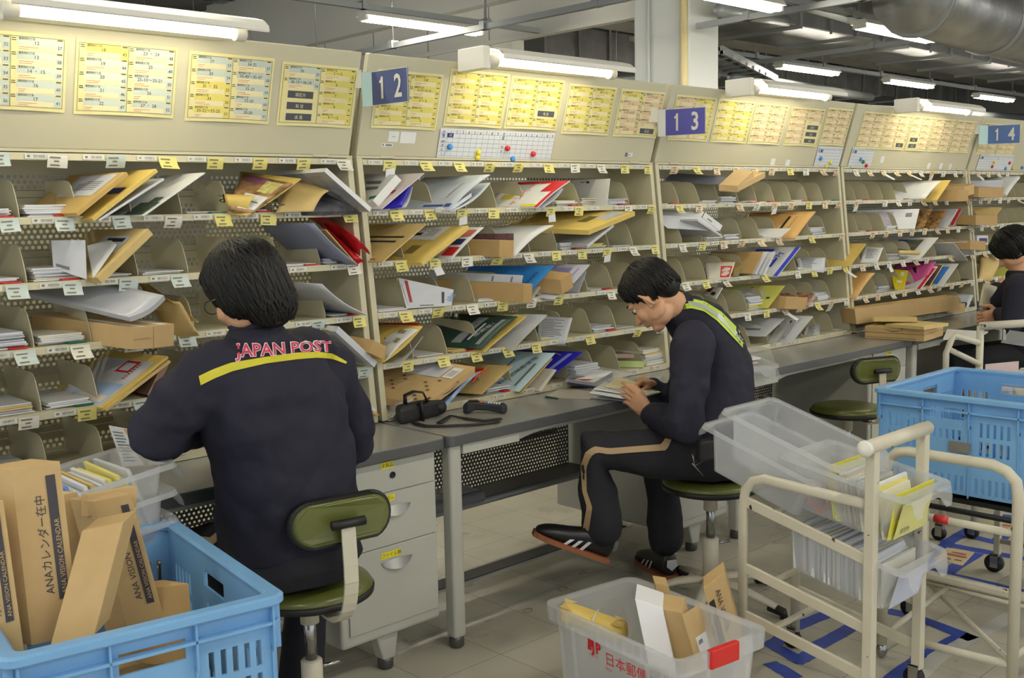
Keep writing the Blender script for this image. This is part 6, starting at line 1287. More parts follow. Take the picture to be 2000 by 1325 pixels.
for i in range(5):
    for k in range(3): g = G(); g.para(P(.60+i*.065, -.017+k*.012, .0365-(i*.001)), e*.04, s*.008, (0, 0, .003), KW); g.obj('key', t)
g = G(); a, b = atz(1064, 775, .744), atz(1090, 779, .744); g.tube([a, a.lerp(b, .1), b.lerp(a, .1), b], [.001, .004, .004, .003], mat('pen_green', (30, 84, 60), .4), 8); tag(g.obj('pen'), 'green pen lying on the desk in front of cabinet 12', 'pen')
g = G(); c4 = [atz(1062, 776, .7405), atz(1150, 781, .7405), atz(1172, 768, .7405), atz(1100, 757, .7405)]; g.prism(c4, (0, 0, .001), mat('laminate_beige', (196, 190, 176), .3)); tag(g.obj('laminated_sheet'), 'faint laminated sheet lying on the desk before the reading man', 'sheet')
g = G(); c4 = [atz(1154, 778, .742), atz(1216, 784, .742), atz(1222, 776, .742), atz(1168, 773, .742)]; g.prism(c4, (0, 0, .003), WHITE2); tag(g.obj('slip'), 'grey white slip under the letters the reading man holds', 'slip')
# wrapped book in clear bag
t = thing('wrapped_book', 'book with a dark red band in a shiny clear bag behind the pen', 'book', atz(1150, 745, .74))
c4 = [at(1110, 741, .32), at(1160, 749, .27), at(1196, 728, .30), at(1124, 716, .52)]
g = G(); g.prism(c4, (0, 0, -.022), mat('book_purple', (62, 52, 88), .4)); g.obj('book_block', t)
g = G(); c5 = [c4[0].lerp(c4[1], .25)+V((0, 0, .001)), c4[1]+V((0, 0, .001)), c4[2]+V((0, 0, .001)), c4[3].lerp(c4[2], .2)+V((0, 0, .001))]; g.prism(c5, (0, 0, .003), WHITE); g.add([c5[0]+V((0, 0, .004)), c5[0].lerp(c5[1], .7)+V((0, 0, .004)), c5[0].lerp(c5[1], .7).lerp(c5[2], .2)+V((0, 0, .004)), c5[0].lerp(c5[3], .3)+V((0, 0, .004))], [(0, 1, 2, 3)], mat('band_red', (170, 40, 60), .4)); g.obj('book_cover', t)
sheet('x', '', '', [at(1104, 744, .31), at(1165, 754, .25), at(1245, 728, .25), at(1120, 708, .52)], .004, POLY, puff=.008, nu=14, nv=10)
w_ = bpy.data.objects['x']; w_.name = 'clear_bag'; del w_['label'], w_['category']; par(w_, t)
# clipboard with papers at the left man
g = G(); c4 = [atz(296, 902, .742), atz(392, 892, .742), atz(392, 855, .742), atz(300, 862, .742)]; g.prism(c4, (0, 0, .008), mat('board_wood', (186, 150, 92), .5)); tag(g.obj('wooden_board'), 'thin wooden board under the papers in front of the left man', 'board')
g = G(); c4 = [p+V((0, 0, .009)) for p in c4]; g.prism([c4[0].lerp(c4[3], .06), c4[1].lerp(c4[2], .06), c4[2], c4[3]], (0, 0, .003), WHITE); tag(g.obj('papers'), 'white papers on the thin wooden board in front of the left man', 'papers')
# bundle on the shelf under desk 12
o = V((.13, .36, .352)); g = G(); g.para(o, (.36, .0, 0), (0, .17, 0), (0, 0, .05), mat('bag_grey_vinyl', (108, 108, 114), .25, bump=.5, bscale=14)); tag(g.obj('vinyl_bag', bevel=.018, seg=3), 'folded grey vinyl bag on the shelf under the desk of cabinet 12', 'bag')
# pouch on far desk
c = atz(1895, 606, .745); g = G(); g.para(c+V((-.10, .02, 0)), (.32, -.08, 0), (.05, .12, 0), (0, 0, .055), mat('pouch_black')); tag(g.obj('pouch', bevel=.015), 'black pouch on the desk beside the third man', 'pouch')
g = G(); c4 = [atz(1842, 664, .742), atz(1905, 664, .742), atz(1930, 650, .742), atz(1850, 645, .742)]; g.prism(c4, (0, 0, .006), WHITE); tag(g.obj('papers'), 'white papers spread on the desk right of the mail-order boxes', 'papers')
# ---------------------------------------------------------------- floor marks and litter
def fq(g, P, m, z=.0012): g.prism([atz(x, y, z) for x, y in P], (0, 0, .0008), m)
def tape(lb, P, m=TAPEB, w=.058):
    g = G(); pts = [atz(x, y, .001) for x, y in P]; r = random.Random(len(lb)); z0 = .0006
    for i in range(len(pts)-1):
        a, b = pts[i], pts[i+1]; d = (b-a).normalized(); s = V((-d.y, d.x, 0))*w/2; a = a-d*w*.4; b = b+d*w*.4; n = 6; L_ = []; R2 = []
        for k in range(n+1):
            p = a.lerp(b, k/n); L_.append(p+s*r.uniform(.88, 1.05)); R2.append(p-s*r.uniform(.88, 1.05))
        z = z0+.0004*(i % 3); g.prism([V((q.x, q.y, z)) for q in L_+R2[::-1]], (0, 0, .0005), m)
    tag(g.obj('floor_tape'), lb, 'tape')
tape('blue tape L on the floor left, beneath the nearest cart', [(1560, 1222), (1620, 1198), (1672, 1220), (1598, 1262)])
tape('short blue tape piece beside the clear container', [(1528, 1245), (1508, 1260), (1560, 1290), (1585, 1277)])
tape('blue tape stub at the bottom right of the clear container', [(1512, 1300), (1545, 1320)])
tape('long blue tape line passing under the trolley caster', [(1725, 1192), (1790, 1206), (1890, 1245)])
tape('blue tape running to the bottom edge between cart and trolley', [(1885, 1240), (1800, 1285), (1740, 1330)])
tape('blue tape corner around the torn paper label', [(1990, 1024), (1945, 1060), (1890, 1046)])
tape('ragged blue tape left of the upper paper label', [(1900, 1032), (1850, 1060)])
tape('blue tape frame around the lower paper label', [(1905, 1083), (1845, 1121), (1800, 1105), (1850, 1064), (1990, 1090)])
tape('blue tape line from the paper label to the right edge', [(1850, 1122), (1990, 1155)])
tape('short blue tape piece under the red-banded bar', [(1950, 1007), (1990, 1012)])
tape('worn white tape line across the floor at the lower right', [(2000, 1190), (1900, 1245), (1830, 1285), (1790, 1325)], TAPEW, .06)
g = G(); P = [(1822, 1092), (1880, 1106), (1904, 1080), (1850, 1070)]; fq(g, P, mat('paper_tan', (206, 192, 158), .6)); c4 = [atz(x, y, .0026) for x, y in P]
f = lambda u, v: (c4[0]*(1-u)+c4[1]*u)*(1-v)+(c4[3]*(1-u)+c4[2]*u)*v
for (u0, v0, u1, v1) in ((.2, .5, .9, .62), (.3, .7, .8, .8), (.2, .2, .5, .3), (.6, .25, .85, .33)): g.add([f(u0, v0), f(u1, v0), f(u1, v1), f(u0, v1)], [(0, 1, 2, 3)], mat('faded_red', (180, 90, 80), .6))
tag(g.obj('floor_label'), 'worn tan paper label with faded red print, framed by blue tape', 'label')
g = G(); P = [(1905, 1036), (1955, 1046), (1990, 1022), (1935, 1015)]; fq(g, P, mat('paper_tan')); c4 = [atz(x, y, .0026) for x, y in P]
for (u0, v0, u1, v1) in ((.3, .4, .9, .55), (.4, .65, .9, .75)): g.add([f(u0, v0), f(u1, v0), f(u1, v1), f(u0, v1)], [(0, 1, 2, 3)], mat('faded_red'))
tag(g.obj('floor_label'), 'torn tan paper label with a lifted flap near the red-banded bar', 'label')
for (x, y, lb) in ((1031, 1193, 'rubber band on the floor left of the clear container'), (1100, 1151, 'rubber band on the floor near the raised shoe')):
    c = atz(x, y, .003); g = G(); g.tube([c+V((.022*math.cos(q*.5236)*(1+.2*math.sin(q)), .016*math.sin(q*.5236), 0)) for q in range(13)], .0016, mat('rubber_tan', (150, 134, 90), .5), 6); tag(g.obj('rubber_band'), lb, 'rubber band')
g = G(); fq(g, [(876, 1222), (889, 1222), (890, 1214), (882, 1215)], WHITE); tag(g.obj('paper_scrap'), 'white paper scrap on the floor beside the desk leg', 'paper')
# ---------------------------------------------------------------- people
def axes(az, pitch=0, roll=0):
    f = V((math.sin(R_(az)), math.cos(R_(az)), 0)); r = V((f.y, -f.x, 0)); u = V((0, 0, 1)); q = M.Rotation(R_(pitch), 3, r); f, u = q@f, q@u
    if roll: q = M.Rotation(R_(roll), 3, f); r, u = q@r, q@u
    return r, f, u
def rm3(r, f, u): return M((r, f, u)).transposed()
def rings(g, L, m, n=28, p=2.4): # closed body form: list of (centre, right, forward, half width, half depth)
    out = []
    for (c, r, f, rx, ry) in L:
        P = []
        for j in range(n):
            t = 2*math.pi*j/n; c_, s_ = math.cos(t), math.sin(t); q = (abs(c_)**p+abs(s_)**p)**(-1/p); P.append(c+r*(c_*q*rx)+f*(s_*q*ry))
        out.append(P)
    vs = [q for P in out for q in P]; fs = [(i*n+j, i*n+(j+1) % n, (i+1)*n+(j+1) % n, (i+1)*n+j) for i in range(len(out)-1) for j in range(n)]
    fs += [tuple(range(n-1, -1, -1)), tuple((len(out)-1)*n+j for j in range(n))]
    g.add(vs, fs, m, True)
def fuse(g, name, vox, sm=3, parent=None, disp=None):
    import bmesh
    me0 = bpy.data.meshes.new(name); me0.from_pydata(g.v, [], g.f); me0.materials.append(g.mats[0]); bm = bmesh.new(); bm.from_mesh(me0)
    bmesh.ops.recalc_face_normals(bm, faces=bm.faces); bm.to_mesh(me0); bm.free(); o = bpy.data.objects.new(name, me0); COL.objects.link(o)
    r = o.modifiers.new('fuse', 'REMESH'); r.mode = 'VOXEL'; r.voxel_size = vox; r.use_smooth_shade = True
    if sm: s = o.modifiers.new('smooth', 'SMOOTH'); s.factor = .5; s.iterations = sm
    if disp:
        for k, (sc, st, mid) in enumerate(disp):
            tx = bpy.data.textures.new(name+'_folds%d' % k, 'CLOUDS'); tx.noise_scale = sc; tx.noise_depth = 1
            d = o.modifiers.new('folds', 'DISPLACE'); d.texture = tx; d.strength = st; d.mid_level = mid; d.texture_coords = 'GLOBAL'
    bpy.context.view_layer.update(); bake(o)
    for p in o.data.polygons: p.use_smooth = True
    if not o.data.materials: o.data.materials.append(g.mats[0])
    if parent: par(o, parent)
    return o
def head(g, c, ax, s=1.0):
    r, f, u = ax; R3 = rm3(r, f, u); P = lambda a, b, d: c+r*a*s+f*b*s+u*d*s
    E_ = lambda a, b, d, x, y, z: g.ell(P(a, b, d), x*s, y*s, z*s, SKIN, R3, 20, 14)
    E_(0, -.005, .012, .072, .090, .083); E_(0, .030, -.045, .058, .058, .068); E_(0, .022, -.078, .048, .052, .042); E_(0, .055, -.104, .026, .026, .020)
    for q in (1, -1):
        E_(q*.034, .052, -.045, .026, .026, .028); E_(q*.044, .008, -.072, .016, .040, .026); E_(q*.026, .074, .006, .026, .012, .009)
    g.limb([P(0, .082, -.006), P(0, .094, -.030), P(0, .103, -.044)], [.008*s, .010*s, .0125*s], SKIN, 10); E_(.010, .092, -.048, .008, .010, .007); E_(-.010, .092, -.048, .008, .010, .007)
    E_(0, .082, -.068, .020, .012, .006); E_(0, .080, -.078, .017, .012, .007)
    for q in (1, -1):
        pts = [P(q*(.070+.012*(k > 0)), -.004-.012*math.cos(k*.55), -.026+.030*math.sin((k-2.6)*.62)) for k in range(7)]
        g.tube(pts, [.006*s]*7, SKIN, 8); E_(q*.073, -.004, -.030, .007, .014, .026); E_(q*.074, .002, -.052, .006, .008, .010)
def face_bits(t, c, ax, s=1.0, glasses=False):
    r, f, u = ax; P = lambda a, b, d: c+r*a*s+f*b*s+u*d*s; R3 = rm3(r, f, u)
    for q in (1, -1):
        g = G(); g.ell(P(q*.031, .0715, -.014), .0120*s, .009*s, .0075*s, mat('eye_white', (226, 222, 214), .2), R3, 14, 10); e = g.obj('eye', t)
        g = G(); g.ell(P(q*.031, .0800, -.018), .0055*s, .003*s, .0055*s, mat('eye_dark', (30, 22, 18), .2), R3, 12, 8); g.obj('iris', e)
        g = G(); g.tube([P(q*.045, .074, -.014), P(q*.038, .079, -.013), P(q*.028, .0825, -.0135), P(q*.018, .079, -.017)], [.0015*s, .0022*s, .0022*s, .001*s], HAIR, 6); g.obj('eyelash', t)
        g = G(); g.tube([P(q*.050, .070, .010), P(q*.038, .082, .015), P(q*.018, .088, .010)], [.0015*s, .0035*s, .002*s], HAIR, 6); g.obj('eyebrow', t)
    g = G(); g.ell(P(0, .0875, -.069), .019*s, .0075*s, .0042*s, mat('lip', (178, 108, 96), .45), R3, 14, 8); g.ell(P(0, .0865, -.0765), .015*s, .0075*s, .0045*s, mat('lip'), R3, 14, 8); g.obj('mouth', t)
    if glasses:
        g = G(); 
        for q in (1, -1):
            g.tube([P(q*.032+.024*math.cos(k*.5236), .094, -.018+.017*math.sin(k*.5236)) for k in range(13)], .0013, MBLACK, 6); g.tube([P(q*.056, .092, -.012), P(q*.080, .04, -.010), P(q*.083, -.02, -.016)], .0016, METAL, 6)
        g.tube([P(-.009, .095, -.014), P(.009, .095, -.014)], .0013, MBLACK, 6); g.obj('glasses', t)
def hair(t, c, ax, s, shells, n, ln, wd, low, seed=1, front=-.2, crown=(0, -.02, .1), mess=.25, arc=1.0, slope=0):
    """base cap plus many flat tapering locks that run from the crown over the head"""
    r, f, u = ax; R3 = rm3(r, f, u); g = G()
    for (a, b, d, x, y, z) in shells: g.ell(c+r*a*s+f*b*s+u*d*s, x*s, y*s, z*s, HAIR, R3, 24, 16)
    o = fuse(g, 'hair', .006, 4); rr = random.Random(seed); bt = bvh_of(o); g = G()
    cr = c+r*crown[0]*s+f*crown[1]*s+u*crown[2]*s; ctr = c+f*(-.005)*s
    for i in range(n):
        ph = rr.uniform(0, 2*math.pi); d0 = r*math.cos(ph)+f*math.sin(ph); fr = math.sin(ph)
        L_ = ln*rr.uniform(.65, 1.1)*(1 if fr < .3 else arc); st = rr.uniform(0, .09); pts = []; rad = []
        K = 7; tw = rr.uniform(-mess, mess)
        for k in range(K):
            q = st+(L_)*k/(K-1); ang = q/.10; dd = (d0*math.cos(tw*k/K)+(f*math.cos(ph)-r*math.sin(ph))*math.sin(tw*k/K))
            w = dd*math.sin(min(ang, 2.6))+u*math.cos(min(ang, 2.6))
            hit = bt.ray_cast(ctr+w*.4, -w)
            p = hit[0] if hit[0] is not None else ctr+w*.09*s
            p = p+w*(.0015+.004*rr.random()*(1 if k < K-1 else .6))
            if (p-c).dot(u) < low*s+slope*max(0, (p-c).dot(f)): break
            pts.append(p); rad.append((wd*s*(1-(k/(K-1))**2*.75)*.9, .0022*s))
        if len(pts) > 2: g.tube(pts, [(a*1.0, b*1.2) for a, b in rad[:len(pts)]], HAIR, 6)
    b0 = G(); b0.v = [tuple(v.co) for v in o.data.vertices]; b0.f = [tuple(p.vertices) for p in o.data.polygons]; b0.m = [0]*len(b0.f); b0.sm = [True]*len(b0.f); b0.mats = [HAIR]
    bpy.data.objects.remove(o); b0.add(g.v, g.f, HAIR, True); return b0.obj('hair', t)
def hand(w, d, n, s_, curl=(35, 45, 30), spread=.0105, thumb=(.6, .5), sc=1.0, fin=(1, 1, 1, 1)):
    """w wrist, d pointing to the knuckles, n palm side, s_ thumb side"""
    d, n, s_ = d.normalized(), n.normalized(), s_.normalized(); g = G()
    g.limb([w-d*.05, w, w+d*.03*sc, w+d*.075*sc], [(.022*sc, .026*sc), (.021*sc, .027*sc), (.016*sc, .037*sc), (.013*sc, .040*sc)] if abs((d.cross(V((0, 0, 1))) if abs(d.z) < .9 else d.cross(V((1, 0, 0)))).normalized().dot(n)) > .6 else [(.026*sc, .022*sc), (.027*sc, .021*sc), (.037*sc, .016*sc), (.040*sc, .013*sc)], SKIN, 14)
    ln = [(.044, .028, .022), (.048, .031, .023), (.045, .029, .022), (.036, .022, .019)]
    for i in range(4):
        o = w+d*.082*sc+s_*(.029-.0195*i)*sc; a = 0; p = o-d*.02*sc; pts = [p, o]; rr = [.0095*sc, .0098*sc]
        for k in range(3):
            a += R_(curl[k]*fin[i]); dd = d*math.cos(a)+n*math.sin(a)+s_*(.12-.08*i)*.6; o = o+dd.normalized()*ln[i][k]*sc; pts.append(o); rr.append((.0088, .0080, .0068)[k]*sc)
        g.limb(pts, rr, SKIN, 10)
    o = w+d*.022*sc+s_*.026*sc; d1 = (d*thumb[0]+s_*.75+n*thumb[1]).normalized(); d2 = (d*1.0+s_*.25+n*thumb[1]*1.2).normalized(); d3 = (d*1.0-s_*.05+n*thumb[1]).normalized()
    g.limb([o-d1*.01, o+d1*.036*sc, o+d1*.036*sc+d2*.032*sc, o+d1*.036*sc+d2*.032*sc+d3*.024*sc], [.015*sc, .0125*sc, .0105*sc, .0085*sc], SKIN, 10)
    return fuse(g, 'hand', .0026, 2)
def merge(t, parts):
    b = G(); b.mats = [SKIN]
    for o in parts: b.add([v.co for v in o.data.vertices], [tuple(p.vertices) for p in o.data.polygons], SKIN, True); bpy.data.objects.remove(o)
    return b
def ribbon(bt, up, lo, m, name, parent, off=.003, nv=2, g=None, sub=5, label=None):
    def res(P, n):
        L_ = [0]
        for a, b in zip(P, P[1:]): L_.append(L_[-1]+math.hypot(b[0]-a[0], b[1]-a[1]))
        out = []
        for k in range(n+1):
            q = L_[-1]*k/n; i = max(0, min(len(P)-2, next((i for i in range(len(L_)-1) if L_[i+1] >= q-1e-6), len(P)-2))); w = (q-L_[i])/max(1e-6, L_[i+1]-L_[i]); out.append((P[i][0]+(P[i+1][0]-P[i][0])*w, P[i][1]+(P[i+1][1]-P[i][1])*w))
        return out
    n = (len(up)-1)*sub; A, B = res(up, n), res(lo, n); g = g or G(); grid = []
    last = None
    for k in range(n+1):
        row = []
        for j in range(nv+1):
            w = j/nv; px = (A[k][0]*(1-w)+B[k][0]*w, A[k][1]*(1-w)+B[k][1]*w); d = ray(*px).normalized(); h = bt.ray_cast(CAM, d)
            row.append(h[0]-d*off if h[0] is not None else None)
        grid.append(row)
    for k in range(n):
        for j in range(nv):
            q = [grid[k][j], grid[k+1][j], grid[k+1][j+1], grid[k][j+1]]
            if all(p is not None for p in q) and max((q[i]-q[(i+1) % 4]).length for i in range(4)) < .12: g.add(q, [(0, 1, 2, 3)], m, True)
    return g.obj(name, parent, label=label) if parent is not None else g
def shoe(t, heel, toe, up, m, stripes=True, silver=False):
    d = (toe-heel); L_ = d.length; d.normalize(); s = d.cross(up).normalized(); u = s.cross(d).normalized(); P = lambda a, b, c_: heel+d*(a*L_)+s*b+u*c_; g = G()
    prof = [(-.0, .026, .0, .080), (.04, .036, .0, .096), (.18, .040, .0, .100), (.34, .039, .0, .088), (.5, .042, .0, .070), (.68, .047, .0, .056), (.84, .045, .0, .046), (.95, .032, .002, .030), (1.0, .016, .004, .020)]
    R8 = []
    for (a, w, z0, z1) in prof:
        ring = []
        for j in range(14):
            q = 2*math.pi*j/14; c_, s_ = math.cos(q), math.sin(q); k = (abs(c_)**3+abs(s_)**3)**(-1/3); ring.append(P(a, w*c_*k, .014+(z0+z1)/2+(z1-z0)/2*s_*k*(.95)))
        R8.append(ring)
    vs = [p for r in R8 for p in r]; fs = [(i*14+j, i*14+(j+1) % 14, (i+1)*14+(j+1) % 14, (i+1)*14+j) for i in range(8) for j in range(14)]+[tuple(range(13, -1, -1)), tuple(8*14+j for j in range(14))]
    g.add(vs, fs, m, True); o = g.obj('shoe', t); mm = o.modifiers.new('s', 'SUBSURF'); mm.levels = 1; mm.render_levels = 1
    g = G(); R9 = []
    for (a, w, z0, z1) in prof: R9.append([P(a*1.02-.01, (w+.003)*x, z) for (x, z) in ((-1, .0), (1, .0), (1, .017+z0), (-1, .017+z0))])
    vs = [p for r in R9 for p in r]; fs = [(i*4+j, i*4+(j+1) % 4, (i+1)*4+(j+1) % 4, (i+1)*4+j) for i in range(8) for j in range(4)]+[(3, 2, 1, 0), (32, 33, 34, 35)]
    g.add(vs, fs, mat('gum_sole', (150, 92, 62), .6)); g.obj('sole', o)
    if stripes:
        SV = mat('stripe_silver', (206, 208, 212), .3, metal=.3); g = G()
        for side in (-1, 1):
            for k in range(3):
                a = .33+.11*k; pts = []
                for q in range(6):
                    aa = a+.10*q/5*-1+.05; z = .018+.050*q/5*(1-.15*k); i = min(7, max(0, next((n_ for n_ in range(8) if prof[n_+1][0] >= aa), 7))); w = prof[i][1]+(prof[i+1][1]-prof[i][1])*(aa-prof[i][0])/(prof[i+1][0]-prof[i][0])
                    k2 = (1-.14*(q/5)**2); pts.append((aa, side*(w*k2+.0028), z))
                for q in range(5): (a0, b0, z0), (a1, b1, z1) = pts[q], pts[q+1]; g.add([P(a0, b0, z0), P(a0+.045, b0, z0), P(a1+.045, b1, z1), P(a1, b1, z1)], [(0, 1, 2, 3)], SV)
        g.obj('stripe', o)
    if silver:
        g = G(); g.add([P(-.035, -.020, .085), P(-.035, .020, .085), P(-.045, .024, .06), P(-.04, 0, .040), P(-.045, -.024, .06)], [(0, 1, 2, 3, 4)], mat('stripe_silver', (206, 208, 212), .3, metal=.3)); g.obj('heel_tab', o)
    return o
# ------------------------------------------------ left man, seen from behind
def man_a():
    az = -4; r, f, u = axes(az); t = None
    hp_, wa, ch, uc, sh, nk = at(578, 1040, -.20), at(562, 955, -.235), at(545, 850, -.26), at(530, 760, -.265), at(515, 700, -.25), at(500, 650, -.235)
    hc = at(477, 556, -.235); hx = axes(-20, -22, -6)
    SL, SR = at(392, 742, -.27), at(658, 712, -.22); EL, ER = at(300, 842, -.22), at(688, 875, -.16); WL, WR = at(400, 838, .06), at(640, 900, .04)
    KL, KR = at(400, 1060, .12), at(610, 1060, .18)
    HL, HR = hp_-r*.09+V((0, 0, -.03)), hp_+r*.09+V((0, 0, -.03)); FL, FR = V((-.86, -.02, .10)), V((-.60, .0, .10))
    # body
    g = G(); rings(g, [(hp_-u*.10, r, f, .12, .09), (hp_, r, f, .155, .105), (wa, r, f, .14, .09), (ch, r, f, .155, .10), (uc, r, f, .165, .095), (sh, r, f, .13, .075), (nk, r, f, .055, .055), (nk+u*.03, r, f, .052, .052)], SKIN)
    g.limb([nk-u*.03, nk.lerp(hc, .5)-f*.0, hc-hx[2]*.03-hx[1]*.02], [.056, .052, .052], SKIN)
    for a, b, c_ in ((SL+r*.04, EL, WL), (SR-r*.04, ER, WR)): g.limb([a, b, c_], [.036, .034, .026], SKIN)
    for a, b, c_ in ((HL, KL, FL), (HR, KR, FR)): g.limb([a, b, c_], [.075, .05, .035], SKIN)
    head(g, hc, hx, 1.04); b = fuse(g, 'body', .0055, 2)
    hl = hand(WL, (f*.7+r*.7-u*.1), -u*.8+f*.2, f, (30, 40, 25)); hr = hand(WR, (f*.8-r*.5), -u, -r, (25, 30, 20))
    B = merge(None, [b, hl, hr]); t = B.obj('person'); tag(t, 'seated person seen from behind, navy jacket printed JAPAN POST with a yellow stripe', 'person')
    face_bits(t, hc, hx, 1.04, True)
    # jacket
    g = G(); rings(g, [(hp_-u*.045, r, f, .185, .125), (hp_+u*.01, r, f, .205, .150), (wa, r, f, .193, .140), (ch+u*.02, r, f, .195, .135), (uc, r, f, .196, .130), (sh, r, f, .168, .108), (nk-u*.005, r, f, .085, .075), (nk+u*.018, r, f, .070, .066)], NAVYJ, 36, 2.3)
    g.limb([SL+r*.03, SL.lerp(EL, .5), EL, EL.lerp(WL, .5), WL-(WL-EL).normalized()*.0], [.080, .074, .068, .058, .046], NAVYJ)
    g.limb([SR-r*.03, SR.lerp(ER, .5), ER, ER.lerp(WR, .5), WR], [.078, .070, .062, .054, .045], NAVYJ)
    g.ell(sh-r*.12, .07, .085, .06, NAVYJ); g.ell(sh+r*.145+u*.006, .075, .085, .066, NAVYJ)
    j = fuse(g, 'jacket', .008, 5, t, [(.17, .034, .5), (.06, .014, .5)]); bt = bvh_of(j)
    g = G(); g.tube([nk+u*.012, nk+u*.052-f*.004], [(.068, .070), (.063, .064)], NAVYJ, 24, False); g.obj('collar', t)
    ribbon(bt, [(388, 735), (415, 722), (450, 709), (520, 697), (580, 689), (620, 687), (650, 691), (678, 707)], [(392, 753), (420, 739), (455, 725), (520, 710), (580, 702), (620, 699), (648, 701), (676, 711)], mat('stripe_yellow', (206, 196, 48), .6), 'back_stripe', t)
    def place(body, m, off, grow):
        vs, fs, w = glyphs(body, grow); out = []
        for x, y in vs:
            q = x/w; px = 463+186*q; base = 697-8*q-26*q*(q-.15)*(1 if q > .15 else 0)*.35+16*max(0, q-.8)**1*1.6; hh = 36-9*q; p_ = (px-y*3, base-y*hh); d = ray(*p_).normalized(); h = bt.ray_cast(CAM, d)
            out.append(h[0]-d*off if h[0] is not None else None)
        g = G(); ok = [p is not None for p in out]; g.add([p if p is not None else V((0, 0, 0)) for p in out], [f_ for f_ in fs if all(ok[i] for i in f_)], m); return g
    g = place('JAPAN POST', mat('lettering_white', (232, 226, 230), .5), .005, .055); g2 = place('JAPAN POST', mat('lettering_crimson', (206, 60, 90), .5), .0065, .012)
    g.add(g2.v, g2.f, g2.mats[0]); g.obj('lettering', t)
    # trousers
    g = G(); rings(g, [(hp_-u*.125, r, f, .15, .12), (hp_-u*.07, r, f, .185, .145), (hp_-u*.0, r, f, .165, .125)], NAVYT, 28)
    for a, b_, c_ in ((HL, KL, FL), (HR, KR, FR)): g.limb([a-u*.01, a.lerp(b_, .5), b_, b_.lerp(c_, .5), c_], [.095, .090, .078, .066, .066], NAVYT)
    p = fuse(g, 'trousers', .009, 4, t, [(.12, .016, .5)]); bp = bvh_of(p)
    ribbon(bp, [(372, 1052), (392, 1048), (410, 1050), (425, 1038)], [(376, 1062), (394, 1062), (414, 1066), (432, 1050)], mat('stripe_tan', (176, 150, 112), .6), 'leg_stripe', t, nv=1)
    for F_ in (FL, FR): shoe(t, F_+V((.0, -.06, -.095)), F_+V((-.02, .20, -.095)), V((0, 0, 1)), MBLACK, False)
    hair(t, hc, hx, 1.0, [(0, -.012, .018, .092, .104, .092), (0, -.050, -.060, .076, .060, .074), (.048, -.01, -.03, .044, .052, .050), (-.048, -.01, -.03, .044, .052, .050), (0, .055, .045, .062, .040, .034)], 560, .30, .0085, -.150, 5, arc=.5, mess=.6)
    return t
man_a()
